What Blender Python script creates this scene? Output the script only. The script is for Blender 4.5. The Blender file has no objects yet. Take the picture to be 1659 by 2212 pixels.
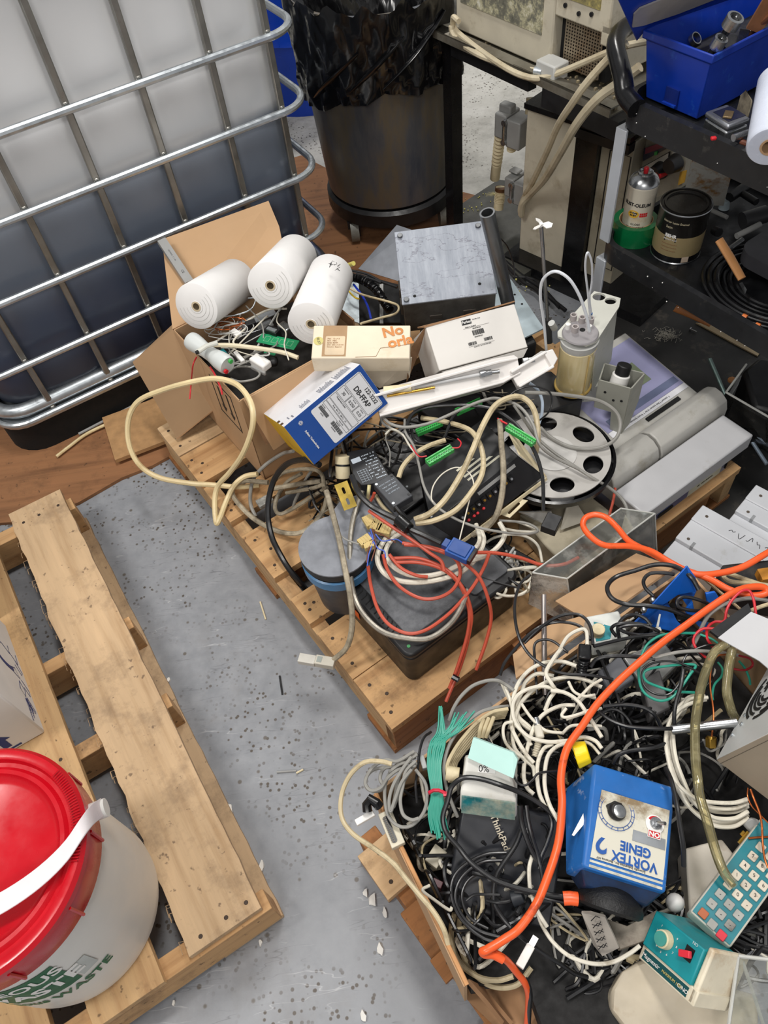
import bpy, bmesh, math, random
from mathutils import Vector, Matrix, Euler
random.seed(7)
SC = bpy.context.scene
COL = SC.collection

# ---------------------------------------------------------------- camera
FPX, CX, CY, EYE = 1670.0, 829.5, 1106.0, 1.6
_n = Vector((1012 - CX, 2350 - CY, FPX)).normalized()
_zc = Vector((0, 0, 1))
_Y = (_zc - _zc.dot(_n) * _n).normalized()
_Z = -_n
_X = _Y.cross(_Z)
RM = Matrix((_X, _Y, _Z))                      # world = RM @ camera vector (x right, y down, z forward)
cam = bpy.data.cameras.new('camera')
cam.sensor_fit = 'HORIZONTAL'
cam.sensor_width = 36
cam.lens = 36 * FPX / 1659
cam.clip_start = 0.02
camo = bpy.data.objects.new('camera', cam)
COL.objects.link(camo)
_r, _u, _b = RM @ Vector((1, 0, 0)), RM @ Vector((0, -1, 0)), RM @ Vector((0, 0, -1))
camo.matrix_world = Matrix(((_r.x, _u.x, _b.x, 0), (_r.y, _u.y, _b.y, 0), (_r.z, _u.z, _b.z, EYE), (0, 0, 0, 1)))
SC.camera = camo

# ---------------------------------------------------------------- light and exposure
w = bpy.data.worlds.new('world')
SC.world = w
w.use_nodes = True
w.node_tree.nodes['Background'].inputs[0].default_value = (0.97, 0.98, 1.0, 1)
w.node_tree.nodes['Background'].inputs[1].default_value = 0.30
def lamp(name, loc, rot, sx, sy, e, col=(1, 0.97, 0.93)):
    l = bpy.data.lights.new(name, 'AREA')
    l.shape = 'RECTANGLE'; l.size = sx; l.size_y = sy; l.energy = e; l.color = col
    o = bpy.data.objects.new(name, l); COL.objects.link(o)
    o.location = loc; o.rotation_euler = rot
    return o
lamp('ceiling_or_fill_light', (0.4, 0.9, 4.2), (0, 0, math.radians(-60)), 1.3, 0.35, 62)
lamp('ceiling_or_fill_light', (0.9, 4.6, 4.2), (math.radians(-12), 0, math.radians(30)), 1.3, 0.35, 80)
lamp('ceiling_or_fill_light', (-.6, -2.3, 3.4), (math.radians(40), 0, math.radians(-8)), 1.3, 0.5, 36)  # added fill lamp behind the camera, brightens the dark space under the cart shelf
lamp('ceiling_or_fill_light', (-2.2, 0.2, 4.2), (math.radians(8), math.radians(-25), math.radians(30)), 1.3, 0.35, 60)
vs = SC.view_settings
vs.view_transform = 'Standard'; vs.look = 'None'; vs.gamma = 1; vs.exposure = 0.22
vs.use_curve_mapping = False
SC.display_settings.display_device = 'sRGB'

# ---------------------------------------------------------------- geometry helpers
def W(px, py, z=0.0):
    v = RM @ Vector((px - CX, py - CY, FPX))
    return Vector((0, 0, EYE)) + v * ((z - EYE) / v.z)
def depth(p):
    return -((RM @ Vector((0, 0, -1))).dot(Vector(p) - Vector((0, 0, EYE))))
ZO = dict(A1=(0, 0, 2.304), A2=(600, 0, 3.318), A3=(920, 0, 3.456), A4=(1240, 0, 3.959), A5=(1240, 260, 3.959),
          A6=(0, 440, 3.352), B1=(260, 420, 3.19), B2=(720, 420, 3.19), B3=(1100, 460, 2.968), B4=(440, 740, 3.606),
          B5=(760, 800, 3.456), B6=(1100, 740, 2.968), C1=(580, 1060, 2.765), C2=(1080, 1040, 2.865), C3=(900, 1400, 4.1475),
          C4=(1259, 1240, 4.1475), C5=(720, 1560, 3.318), C6=(1160, 1600, 3.3246), C7=(0, 1060, 1.92), D1=(320, 860, 3.318),
          D2=(1259, 1500, 4.1475), D3=(1400, 1020, 5.822), D4=(0, 1320, 5.82), D5=(1400, 0, 6.143), D6=(1440, 400, 5.53), F=(0, 0, 1))
def P(k, x, y, z=0.0):
    a = ZO[k]
    return W(a[0] + x / a[2], a[1] + y / a[2], z)
def frame(o, px, py):
    o = Vector(o); x = (Vector(px) - o); lx = x.length; x.normalize()
    yv = Vector(py) - o
    z = x.cross(yv).normalized(); y = z.cross(x); ly = yv.dot(y)
    M = Matrix((x, y, z)).transposed().to_4x4(); M.translation = o
    return M, lx, ly
def pose(o, x, y):
    x = Vector(x).normalized(); y = Vector(y); z = x.cross(y).normalized(); y = z.cross(x)
    M = Matrix((x, y, z)).transposed().to_4x4(); M.translation = Vector(o)
    return M
def zrot(o, deg):
    M = Matrix.Rotation(math.radians(deg), 4, 'Z'); M.translation = Vector(o)
    return M
def TR(x=0, y=0, z=0, rx=0, ry=0, rz=0):
    M = Euler((math.radians(rx), math.radians(ry), math.radians(rz))).to_matrix().to_4x4()
    M.translation = (x, y, z)
    return M
def crom(pts, sub=8, closed=False):
    pts = [Vector(p) for p in pts]
    n = len(pts)
    if n < 3 and not closed:
        return pts
    out = []
    for i in range(n if closed else n - 1):
        if closed:
            a, b, c, d = pts[(i - 1) % n], pts[i], pts[(i + 1) % n], pts[(i + 2) % n]
        else:
            b, c = pts[i], pts[i + 1]
            a = pts[i - 1] if i else b * 2 - c
            d = pts[i + 2] if i + 2 < n else c * 2 - b
        for k in range(sub):
            t = k / sub
            out.append(0.5 * ((2 * b) + (c - a) * t + (2 * a - 5 * b + 4 * c - d) * t * t + (3 * b - a - 3 * c + d) * t ** 3))
    if not closed:
        out.append(pts[-1])
    return out

class B:
    def __init__(s, M=None):
        s.bm = bmesh.new(); s.M = M or Matrix(); s.mi = 0
    def m(s, i): s.mi = i; return s
    def at(s, M): s.M = M; return s
    def vs(s, pts): return [s.bm.verts.new(s.M @ Vector(p)) for p in pts]
    def f(s, v):
        try:
            q = s.bm.faces.new(v); q.material_index = s.mi; return q
        except ValueError:
            return None
    def poly(s, pts): s.f(s.vs(pts)); return s
    def box(s, x0, x1, y0, y1, z0, z1, fm=None):
        v = s.vs([(x, y, z) for z in (z0, z1) for y in (y0, y1) for x in (x0, x1)])
        for k, q in enumerate(((0, 2, 3, 1), (4, 5, 7, 6), (0, 1, 5, 4), (2, 6, 7, 3), (0, 4, 6, 2), (1, 3, 7, 5))):   # z0 z1 y0 y1 x0 x1
            g = s.f([v[i] for i in q])
            if fm and g: g.material_index = fm[k]
        return s
    def cbox(s, cx, cy, cz, sx, sy, sz): return s.box(cx - sx / 2, cx + sx / 2, cy - sy / 2, cy + sy / 2, cz - sz / 2, cz + sz / 2)
    def loft(s, rings, cap0=True, cap1=True, closed=True):
        R = [s.vs(r) for r in rings]
        for a, b in zip(R, R[1:]):
            n = len(a)
            for i in range(n if closed else n - 1):
                s.f([a[i], a[(i + 1) % n], b[(i + 1) % n], b[i]])
        if cap0: s.f(R[0][::-1])
        if cap1: s.f(R[-1])
        return s
    def prism(s, pts, z0, z1):
        a = sum(pts[i][0] * pts[(i + 1) % len(pts)][1] - pts[(i + 1) % len(pts)][0] * pts[i][1] for i in range(len(pts)))
        if a < 0: pts = pts[::-1]
        return s.loft([[(p[0], p[1], z0) for p in pts], [(p[0], p[1], z1) for p in pts]])
    def slab(s, pts, t):                                   # world polygon given thickness along its normal
        pts = [Vector(p) for p in pts]
        n = (pts[1] - pts[0]).cross(pts[2] - pts[0]).normalized() * t
        return s.loft([[p - n / 2 for p in pts], [p + n / 2 for p in pts]])
    def lathe(s, prof, n=32, c=(0, 0), cap0=True, cap1=True):
        return s.loft([[(c[0] + r * math.cos(2 * math.pi * i / n), c[1] + r * math.sin(2 * math.pi * i / n), z) for i in range(n)] for r, z in prof], cap0, cap1)
    def cyl(s, p0, p1, r0, r1=None, n=16, caps=True):
        return s.tube([p0, p1], r0, n, r1=r1, caps=caps)
    def tube(s, pts, r, n=8, closed=False, r1=None, caps=True, flat=1.0):
        pts = [Vector(p) for p in pts]; m = len(pts); rings = []
        t0 = (pts[1] - pts[0]).normalized()
        u = t0.orthogonal().normalized() if abs(t0.z) > 0.9 else Vector((0, 0, 1)).cross(t0).normalized()
        for i in range(m):
            if closed: t = pts[(i + 1) % m] - pts[i - 1]
            else: t = pts[min(i + 1, m - 1)] - pts[max(i - 1, 0)]
            if t.length < 1e-9: t = t0
            t.normalize(); u = (u - u.dot(t) * t)
            u = u.normalized() if u.length > 1e-6 else t.orthogonal().normalized()
            v = t.cross(u); rr = r if r1 is None else r + (r1 - r) * i / (m - 1)
            if callable(r): rr = r(i / (m - 1))
            rings.append([pts[i] + u * rr * math.cos(2 * math.pi * k / n) + v * rr * flat * math.sin(2 * math.pi * k / n) for k in range(n)])
        if closed: rings.append(rings[0]); 
        return s.loft(rings, caps and not closed, caps and not closed)
    def sph(s, c, r, n=12, sz=1.0):
        c = Vector(c)
        return s.loft([[c + Vector((r * math.sin(a) * math.cos(2 * math.pi * i / n), r * math.sin(a) * math.sin(2 * math.pi * i / n), -r * sz * math.cos(a))) for i in range(n)]
                       for a in [math.pi * (j + .03) / (n // 2 + .06) for j in range(n // 2 + 1)]])
    def go(s, name, mats, parent=None, bev=0, sharp=35, loc=None, seg=2, mods=None):
        bmesh.ops.remove_doubles(s.bm, verts=s.bm.verts, dist=1e-6)
        if loc is not None:
            for v in s.bm.verts: v.co -= Vector(loc)
        me = bpy.data.meshes.new(name); s.bm.normal_update(); s.bm.to_mesh(me); s.bm.free()
        for q in (mats if isinstance(mats, (list, tuple)) else [mats]): me.materials.append(q)
        me.shade_smooth(); me.set_sharp_from_angle(angle=math.radians(sharp))
        o = bpy.data.objects.new(name, me); COL.objects.link(o)
        if loc is not None: o.location = loc
        if parent is not None: o.parent = parent
        if bev:
            b = o.modifiers.new('bevel', 'BEVEL'); b.width = bev; b.segments = seg; b.limit_method = 'ANGLE'; b.angle_limit = math.radians(32)
        return o

def tag(o, label, cat, group=None):
    o['label'] = label; o['category'] = cat
    if group: o['group'] = group
    return o
def T(name, label, cat, M=None, group=None):
    o = bpy.data.objects.new(name, None); COL.objects.link(o)
    o.empty_display_size = 0.03
    o.matrix_world = M or Matrix()
    return tag(o, label, cat, group)
def ST(o): o['kind'] = 'structure'; return o
def text(parent, s, size, M, mat, name='lettering', sx=1.0, align='CENTER', ext=0.0002, bold=0.0, bend=None):
    cu = bpy.data.curves.new('t', 'FONT'); cu.body = s; cu.size = size; cu.align_x = align; cu.align_y = 'CENTER'
    cu.extrude = ext; cu.offset = bold * size; cu.resolution_u = 3
    t = bpy.data.objects.new('t', cu); COL.objects.link(t)
    bpy.context.view_layer.update()
    me = bpy.data.meshes.new_from_object(t.evaluated_get(bpy.context.evaluated_depsgraph_get()))
    bpy.data.objects.remove(t); bpy.data.curves.remove(cu)
    for v in me.vertices:
        c = Vector((v.co.x * sx, v.co.y, v.co.z))
        v.co = bend(M @ c) if bend else M @ c
    me.materials.clear(); me.materials.append(mat)
    o = bpy.data.objects.new(name, me); COL.objects.link(o); o.parent = parent
    return o

# ---------------------------------------------------------------- materials
def lin(c):
    return tuple(((x / 255) / 12.92 if x / 255 <= 0.04045 else ((x / 255 + 0.055) / 1.055) ** 2.4) for x in c[:3]) + (1,)
def N(nt, t, **k):
    n = nt.nodes.new(t)
    for a, b in k.items():
        if isinstance(b, bpy.types.NodeSocket): nt.links.new(b, n.inputs[a.replace('_', ' ')])
        elif a in n.inputs.keys() or a.replace('_', ' ') in n.inputs.keys(): n.inputs[a.replace('_', ' ')].default_value = b
        else: setattr(n, a, b)
    return n
def ramp(nt, fac, stops, interp='LINEAR'):
    n = nt.nodes.new('ShaderNodeValToRGB'); nt.links.new(fac, n.inputs[0]); n.color_ramp.interpolation = interp
    e = n.color_ramp.elements
    while len(e) > len(stops): e.remove(e[-1])
    while len(e) < len(stops): e.new(1.0)
    for i, (p, c) in enumerate(stops):
        e[i].position = p; e[i].color = c if len(c) == 4 else tuple(c) + (1,)
    return n.outputs[0]
def mixc(nt, fac, a, b, bt='MIX'):
    n = nt.nodes.new('ShaderNodeMix'); n.data_type = 'RGBA'; n.blend_type = bt
    for i, v in ((0, fac), (6, a), (7, b)):
        if isinstance(v, bpy.types.NodeSocket): nt.links.new(v, n.inputs[i])
        else: n.inputs[i].default_value = v
    return n.outputs[2]
def newmat(name):
    m = bpy.data.materials.new(name); m.use_nodes = True
    nt = m.node_tree; bs = nt.nodes['Principled BSDF']
    return m, nt, bs
def coord(nt, scale=(1, 1, 1), rand=True, kind='Object'):
    tc = nt.nodes.new('ShaderNodeTexCoord'); mp = nt.nodes.new('ShaderNodeMapping')
    nt.links.new(tc.outputs[kind], mp.inputs[0]); mp.inputs[3].default_value = scale
    if rand:
        oi = nt.nodes.new('ShaderNodeObjectInfo')
        mu = N(nt, 'ShaderNodeMath', operation='MULTIPLY'); nt.links.new(oi.outputs['Random'], mu.inputs[0]); mu.inputs[1].default_value = 17.0
        nt.links.new(mu.outputs[0], mp.inputs[1])
    return mp.outputs[0]
def noise(nt, v, s, d=4, r=0.55):
    n = nt.nodes.new('ShaderNodeTexNoise'); nt.links.new(v, n.inputs['Vector'])
    n.inputs['Scale'].default_value = s; n.inputs['Detail'].default_value = d; n.inputs['Roughness'].default_value = r
    return n.outputs['Fac']
def bump(nt, bs, h, st, dist=0.002):
    b = nt.nodes.new('ShaderNodeBump'); nt.links.new(h, b.inputs['Height']); b.inputs['Strength'].default_value = st; b.inputs['Distance'].default_value = dist
    nt.links.new(b.outputs[0], bs.inputs['Normal'])
_mc = {}
def M(c, rough=0.5, metal=0.0, var=0.12, sc=14, dirt=None, da=0.5, ds=9, bp=0.0, spec=0.5, sss=0, tr=0.0, key=None):
    """plain painted / plastic / metal surface with slight mottling and optional dirt patches"""
    k = (tuple(c), rough, metal, var, sc, tuple(dirt) if dirt else None, da, ds, bp, spec, sss, tr)
    if k in _mc: return _mc[k]
    m, nt, bs = newmat('surface')
    v = coord(nt); n1 = noise(nt, v, sc, 5)
    base = lin(c)
    lo = tuple(x * (1 - var * 1.6) for x in base[:3]) + (1,); hi = tuple(min(1, x * (1 + var)) for x in base[:3]) + (1,)
    col = ramp(nt, n1, [(0.3, lo), (0.7, hi)])
    if dirt:
        n2 = noise(nt, v, ds, 8, 0.7)
        fac = ramp(nt, n2, [(0.62 - da * 0.3, (0, 0, 0)), (0.72, (0.9, 0.9, 0.9))])
        col = mixc(nt, fac, col, lin(dirt))
    nt.links.new(col, bs.inputs['Base Color'])
    bs.inputs['Metallic'].default_value = metal; bs.inputs['Specular IOR Level'].default_value = spec
    rr = ramp(nt, noise(nt, v, sc * 2.3, 6), [(0.3, (max(0, rough - .1),) * 3), (0.7, (min(1, rough + .1),) * 3)])
    nt.links.new(rr, bs.inputs['Roughness'])
    if sss:
        bs.inputs['Subsurface Weight'].default_value = sss; bs.inputs['Subsurface Radius'].default_value = (0.01, 0.01, 0.01); bs.inputs['Subsurface Scale'].default_value = 1
    if tr: bs.inputs['Transmission Weight'].default_value = tr
    if bp: bump(nt, bs, noise(nt, v, sc * 6, 5), bp)
    _mc[k] = m
    return m
def wood(c1, c2, along='x', dirt=0.5, dark=(70, 48, 30)):
    k = ('w', c1, c2, along, dirt)
    if k in _mc: return _mc[k]
    m, nt, bs = newmat('wood')
    s = (1.2, 16, 16) if along == 'x' else (16, 1.2, 16)
    v = coord(nt, s)
    n1 = noise(nt, v, 2.2, 6, 0.6)
    n3 = noise(nt, coord(nt, (s[0] * 5, s[1] * 5, s[2] * 5)), 2.0, 3)
    col = ramp(nt, n1, [(0.25, lin(c2)), (0.5, lin(c1)), (0.75, tuple(min(1, x * 1.15) for x in lin(c1)[:3]))])
    col = mixc(nt, 0.25, col, ramp(nt, n3, [(0.35, lin(c2)), (0.65, lin(c1))]), 'MULTIPLY')
    v2 = coord(nt); n2 = noise(nt, v2, 7, 9, 0.72)
    f = ramp(nt, n2, [(0.60 - dirt * 0.12, (0, 0, 0)), (0.78, (0.85, 0.85, 0.85))])
    col = mixc(nt, f, col, lin(dark))
    f2 = ramp(nt, noise(nt, v2, 60, 3), [(0.66, (0, 0, 0)), (0.72, (0.7, 0.7, 0.7))])
    col = mixc(nt, f2, col, lin(dark))
    nt.links.new(col, bs.inputs['Base Color']); bs.inputs['Roughness'].default_value = 0.75
    bump(nt, bs, n1, 0.35, 0.003)
    _mc[k] = m
    return m
def clear(tint=(0.96, 0.98, 0.97), rough=0.03, dust=0.25, name='clear', dc=(200, 198, 190), flat=0.0):
    m, nt, bs = newmat(name)
    v = coord(nt); bs.inputs['Base Color'].default_value = tuple(tint) + (1,); bs.inputs['Roughness'].default_value = rough
    tr = N(nt, 'ShaderNodeBsdfTransparent'); tr.inputs[0].default_value = tuple(tint) + (1,)
    gl = N(nt, 'ShaderNodeBsdfGlossy'); gl.inputs['Roughness'].default_value = rough
    df = N(nt, 'ShaderNodeBsdfDiffuse'); df.inputs[0].default_value = lin(dc)
    fr = N(nt, 'ShaderNodeFresnel'); fr.inputs[0].default_value = 1.45
    mx = N(nt, 'ShaderNodeMixShader'); nt.links.new(fr.outputs[0], mx.inputs[0]); nt.links.new(tr.outputs[0], mx.inputs[1]); nt.links.new(gl.outputs[0], mx.inputs[2])
    f = ramp(nt, noise(nt, v, 18, 10, 0.75), [(0.5, (max(flat, dust * .25),) * 3), (0.66, (dust,) * 3), (0.75, (min(1, dust * 2.5),) * 3)])
    m2 = N(nt, 'ShaderNodeMixShader'); nt.links.new(f, m2.inputs[0]); nt.links.new(mx.outputs[0], m2.inputs[1]); nt.links.new(df.outputs[0], m2.inputs[2])
    nt.links.new(m2.outputs[0], nt.nodes['Material Output'].inputs[0])
    return m

def floor_mat():
    m, nt, bs = newmat('painted_concrete')
    v = coord(nt, rand=False)
    n1 = noise(nt, v, 2.2, 6, 0.6); n2 = noise(nt, v, 26, 7, 0.65)
    col = ramp(nt, n1, [(0.3, lin((126, 129, 134))), (0.7, lin((152, 155, 160)))])
    col = mixc(nt, 0.35, col, ramp(nt, n2, [(0.3, lin((112, 115, 120))), (0.7, lin((160, 162, 166)))]))
    # bare lighter concrete further back
    sx = N(nt, 'ShaderNodeSeparateXYZ'); nt.links.new(v, sx.inputs[0])
    far = N(nt, 'ShaderNodeMapRange'); nt.links.new(sx.outputs['Y'], far.inputs[0]); far.inputs[1].default_value = 2.2; far.inputs[2].default_value = 2.5
    n5 = noise(nt, v, 3.5, 9, 0.7)
    col = mixc(nt, far.outputs[0], col, ramp(nt, n5, [(0.35, lin((150, 148, 140))), (0.5, lin((190, 188, 180))), (0.65, lin((205, 203, 196)))]))
    # brown specks, clustered
    vo = N(nt, 'ShaderNodeTexVoronoi'); nt.links.new(v, vo.inputs['Vector']); vo.inputs['Scale'].default_value = 75
    sp = ramp(nt, vo.outputs['Distance'], [(0.20, (1, 1, 1)), (0.30, (0, 0, 0))])
    msk = ramp(nt, noise(nt, v, 5, 3), [(0.46, (0, 0, 0)), (0.58, (1, 1, 1))])
    f = mixc(nt, 1.0, sp, msk, 'MULTIPLY')
    col = mixc(nt, f, col, lin((82, 74, 66)))
    vb = N(nt, 'ShaderNodeTexVoronoi'); nt.links.new(v, vb.inputs['Vector']); vb.inputs['Scale'].default_value = 22
    f2 = ramp(nt, vb.outputs['Distance'], [(0.07, (.9, .9, .9)), (0.12, (0, 0, 0))])
    col = mixc(nt, f2, col, lin((95, 88, 80)))
    # scratches: thin lines from stretched noise in three directions
    for ang, th in ((15, 0.508), (75, 0.506), (130, 0.507)):
        tc = nt.nodes.new('ShaderNodeTexCoord'); mp = nt.nodes.new('ShaderNodeMapping'); nt.links.new(tc.outputs['Object'], mp.inputs[0])
        mp.inputs[2].default_value = (0, 0, math.radians(ang)); mp.inputs[3].default_value = (1.3, 9, 1)
        nn = noise(nt, mp.outputs[0], 2.4, 3, 0.5)
        line = ramp(nt, nn, [(0.499, (0, 0, 0)), (0.5035, (0.55, 0.55, 0.55)), (th, (0, 0, 0))])
        ms = ramp(nt, noise(nt, v, 6 + ang * 0.05, 2), [(0.5, (0, 0, 0)), (0.6, (1, 1, 1))])
        col = mixc(nt, mixc(nt, 1.0, line, ms, 'MULTIPLY'), col, lin((84, 84, 88) if ang != 75 else (205, 206, 208)))
    st = ramp(nt, noise(nt, v, 1.4, 8, 0.75), [(0.52, (0, 0, 0)), (0.72, (0.55, 0.55, 0.55))])
    col = mixc(nt, st, col, lin((118, 112, 106)))
    nt.links.new(col, bs.inputs['Base Color'])
    nt.links.new(ramp(nt, n2, [(0.3, (.32,) * 3), (0.7, (.55,) * 3)]), bs.inputs['Roughness'])
    bump(nt, bs, n2, 0.15, 0.002)
    return m
def tank_mat():
    m, nt, bs = newmat('translucent_tank')
    tc = nt.nodes.new('ShaderNodeTexCoord'); sx = N(nt, 'ShaderNodeSeparateXYZ'); nt.links.new(tc.outputs['Object'], sx.inputs[0])
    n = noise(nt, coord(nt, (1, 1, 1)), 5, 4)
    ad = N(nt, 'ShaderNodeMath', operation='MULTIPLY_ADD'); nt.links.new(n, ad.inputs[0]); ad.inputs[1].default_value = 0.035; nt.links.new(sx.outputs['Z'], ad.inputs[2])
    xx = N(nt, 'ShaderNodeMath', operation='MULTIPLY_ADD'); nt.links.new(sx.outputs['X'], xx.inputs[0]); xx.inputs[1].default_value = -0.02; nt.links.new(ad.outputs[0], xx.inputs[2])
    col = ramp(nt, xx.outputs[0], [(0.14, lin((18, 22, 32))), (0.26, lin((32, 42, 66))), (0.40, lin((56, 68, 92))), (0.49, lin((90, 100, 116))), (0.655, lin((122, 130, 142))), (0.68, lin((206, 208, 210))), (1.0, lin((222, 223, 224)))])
    # clearer spots where a dent touches the liquid
    f = ramp(nt, noise(nt, coord(nt), 3.0, 3), [(0.4, (0, 0, 0)), (0.7, (0.10, 0.10, 0.10))])
    col = mixc(nt, f, col, lin((170, 174, 180)))
    nt.links.new(col, bs.inputs['Base Color']); bs.inputs['Roughness'].default_value = 0.33
    bs.inputs['Subsurface Weight'].default_value = 0.15; bs.inputs['Subsurface Radius'].default_value = (.03, .03, .03)
    return m

WD1 = wood((214, 184, 144), (184, 150, 108)); WD1y = wood((206, 178, 142), (176, 144, 106), 'y', 0.85, (92, 72, 56))
WD2 = wood((206, 168, 120), (166, 124, 80)); WD2y = wood((206, 172, 126), (170, 130, 88), 'y')
WDD = wood((170, 118, 70), (120, 78, 42)); WDDy = wood((170, 118, 70), (120, 78, 42), 'y', 0.6)
CARD = M((192, 156, 118), 0.85, var=0.05, sc=5, bp=0.1); CARDD = M((156, 118, 84), 0.9, var=0.1, sc=8, dirt=(110, 80, 56), da=0.3)
GALV = M((196, 202, 206), 0.35, 0.85, var=0.12, sc=30); STEEL = M((176, 178, 180), 0.28, 0.95, var=0.12, sc=25)
WHITE = M((232, 230, 226), 0.5, var=0.03); BLACK = M((24, 24, 26), 0.45, var=0.3, sc=20); BLACKG = M((16, 16, 18), 0.25, var=0.2)
RUB = M((30, 30, 32), 0.38, var=0.2, sc=30); DK = M((10, 10, 11), 0.8, var=0.2)
BEIGE = M((204, 196, 176), 0.5, var=0.06, dirt=(150, 136, 110), da=0.3); CREAM = M((222, 208, 172), 0.5, var=0.06, dirt=(176, 156, 112), da=0.3)
BRASS = M((196, 156, 70), 0.3, 0.9, var=0.1); COPPER = M((196, 110, 62), 0.3, 0.9, var=0.1)
GREENC = M((64, 176, 84), 0.4, var=0.1, sc=40); TEAL = M((24, 140, 148), 0.4, var=0.12, dirt=(90, 110, 80), da=0.2)
BLU = M((22, 78, 160), 0.42, var=0.12); RED = M((200, 30, 40), 0.4, var=0.08)
GREY = M((150, 150, 148), 0.45, var=0.08); LGREY = M((196, 196, 192), 0.45, var=0.04, dirt=(160, 150, 130), da=0.1); INK = M((28, 28, 30), 0.6, var=0.05)
CBW = M((222, 216, 200), 0.5, var=0.08, sc=20, dirt=(150, 138, 116), da=0.3, ds=30)      # cable jackets
CBB = M((202, 186, 150), 0.5, var=0.1, sc=20, dirt=(130, 112, 82), da=0.4, ds=24)
CBG = M((146, 144, 138), 0.5, var=0.1, sc=20); CBK = M((26, 26, 28), 0.35, var=0.2, sc=20, spec=0.6)
CBD = M((188, 176, 152), 0.6, var=0.15, sc=22, dirt=(70, 60, 46), da=1.0, ds=30)
CRED = M((196, 84, 62), 0.4, var=0.08); CORG = M((244, 96, 42), 0.36, var=0.05, dirt=(90, 40, 24), da=0.12, ds=14); CTEAL = M((40, 150, 128), 0.4, var=0.08); CRD2 = M((206, 40, 50), 0.4, var=0.06)

# ---------------------------------------------------------------- cables
def rpx(p, d): return max(0.0006, d * 0.5 * depth(p) / FPX)
def path(k, pts, z=0.3):
    out = []; n = len(pts)
    for i, q in enumerate(pts):
        zz = q[2] if len(q) > 2 else (z if not isinstance(z, tuple) else z[0] + (z[1] - z[0]) * i / (n - 1))
        out.append(P(k, q[0], q[1], zz))
    return out
def cab(label, k, pts, d, mat, z=0.3, name='cable', cat='cable', group=None, closed=False, n=8, sub=7, parent=None, pname=None, w=None):
    """one flexible cable, hose or wire through measured points; d is its width in image pixels"""
    pp = w or path(k, pts, z)
    r = d if w else rpx(pp[len(pp) // 2], d)
    b = B(); b.tube(crom(pp, sub, closed), r, n, closed)
    if parent is not None:
        return b.go(pname or name, mat, parent)
    o = b.go(name, mat, loc=pp[0])
    return tag(o, label, cat, group)
def inworld(o, parent):       # parent a mesh built in world space under a thing
    o.parent = parent; o.matrix_parent_inverse = parent.matrix_basis.inverted(); return o

# ================================================================ setting
b = B(); b.box(-5, 5, -2.5, 8, -0.05, 0); ST(b.go('floor', floor_mat()))
wm = M((196, 196, 192), 0.8, var=0.04)
b = B(); b.box(-5, 5, 8, 8.1, 0, 4.4); ST(b.go('wall_back', wm))
b = B(); b.box(-5.1, -5, -2.5, 8, 0, 4.4); ST(b.go('wall_left', wm))

# flattened brown board under the tote and the bin
b = B(); b.slab([W(0, 1130, .006) + Vector((-1.2, -.6, 0)), W(0, 1132, .006), W(60, 1128, .006), W(150, 1095, .006), W(170, 1088, .006), W(262, 1035, .006), W(330, 1008, .006), W(372, 985, .006), Vector((0.25, 1.9, .006)),
                 Vector((.5, 2.25, .006)), Vector((.55, 2.52, .006)), Vector((.3, 2.72, .006)), Vector((.0, 2.86, .006)), Vector((-.12, 3.02, .006)), Vector((-2.3, 2.4, .006))], .01)
tag(b.go('hardboard_sheet', wood((158, 112, 74), (120, 82, 52), dirt=0.6)), 'large brown hardboard sheet lying on the floor under the caged tank', 'board')
b = B(); b.slab([W(222, 905, .03), W(250, 997, .03), W(372, 950, .03), W(372, 850, .03)], .012)
tag(b.go('cardboard_offcut', M((176, 136, 92), .85, var=.12, sc=40)), 'loose tan corrugated piece sticking out between tank and pallet', 'board')
ch = M((226, 224, 218), .8)
for i, (x, y, s) in enumerate([(493, 1758, .02), (497, 1770, .015), (562, 1905, .013), (568, 1925, .016), (805, 1945, .016), (822, 2052, .013), (365, 1468, .007), (790, 1930, .01), (832, 1972, .011), (785, 2196, .011), (563, 2036, .007), (375, 2168, .006), (566, 1870, .012)]):
    b = B(); p = W(x, y, .0035); rr = random.Random(i)
    b.loft([[p + Vector((s * .6 * rr.uniform(.4, 1) * math.cos(a * .9), s * 1.1 * rr.uniform(.4, 1) * math.sin(a * .9), zz)) for a in range(7)] for zz in (-.0035, .003)])
    tag(b.go('paint_chip', ch, loc=p), 'small white paint chip lying on the grey floor', 'debris', 'white chips scattered on the floor')
for x, y, x2, y2, c in [(562, 1300, 574, 1338, CREAM), (640, 1670, 655, 1662, CREAM), (598, 1668, 640, 1665, GREY), (604, 1460, 610, 1500, BLACK)]:
    b = B(); p = W(x, y, .003); q = W(x2, y2, .003); b.cyl(p, q, .0022, n=6)
    tag(b.go('wire_offcut', c, loc=p), {562: 'short curved cream wire offcut on the grey floor beside the middle pallet', 640: 'tiny straw coloured sliver on the floor left of the right box', 598: 'thin grey wire scrap on the floor left of the right box', 604: 'little black scrap on the floor below the two flat grey pallets gap'}[x] if x != 604 else 'little black scrap on the floor below the pale connector', 'debris')

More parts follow.
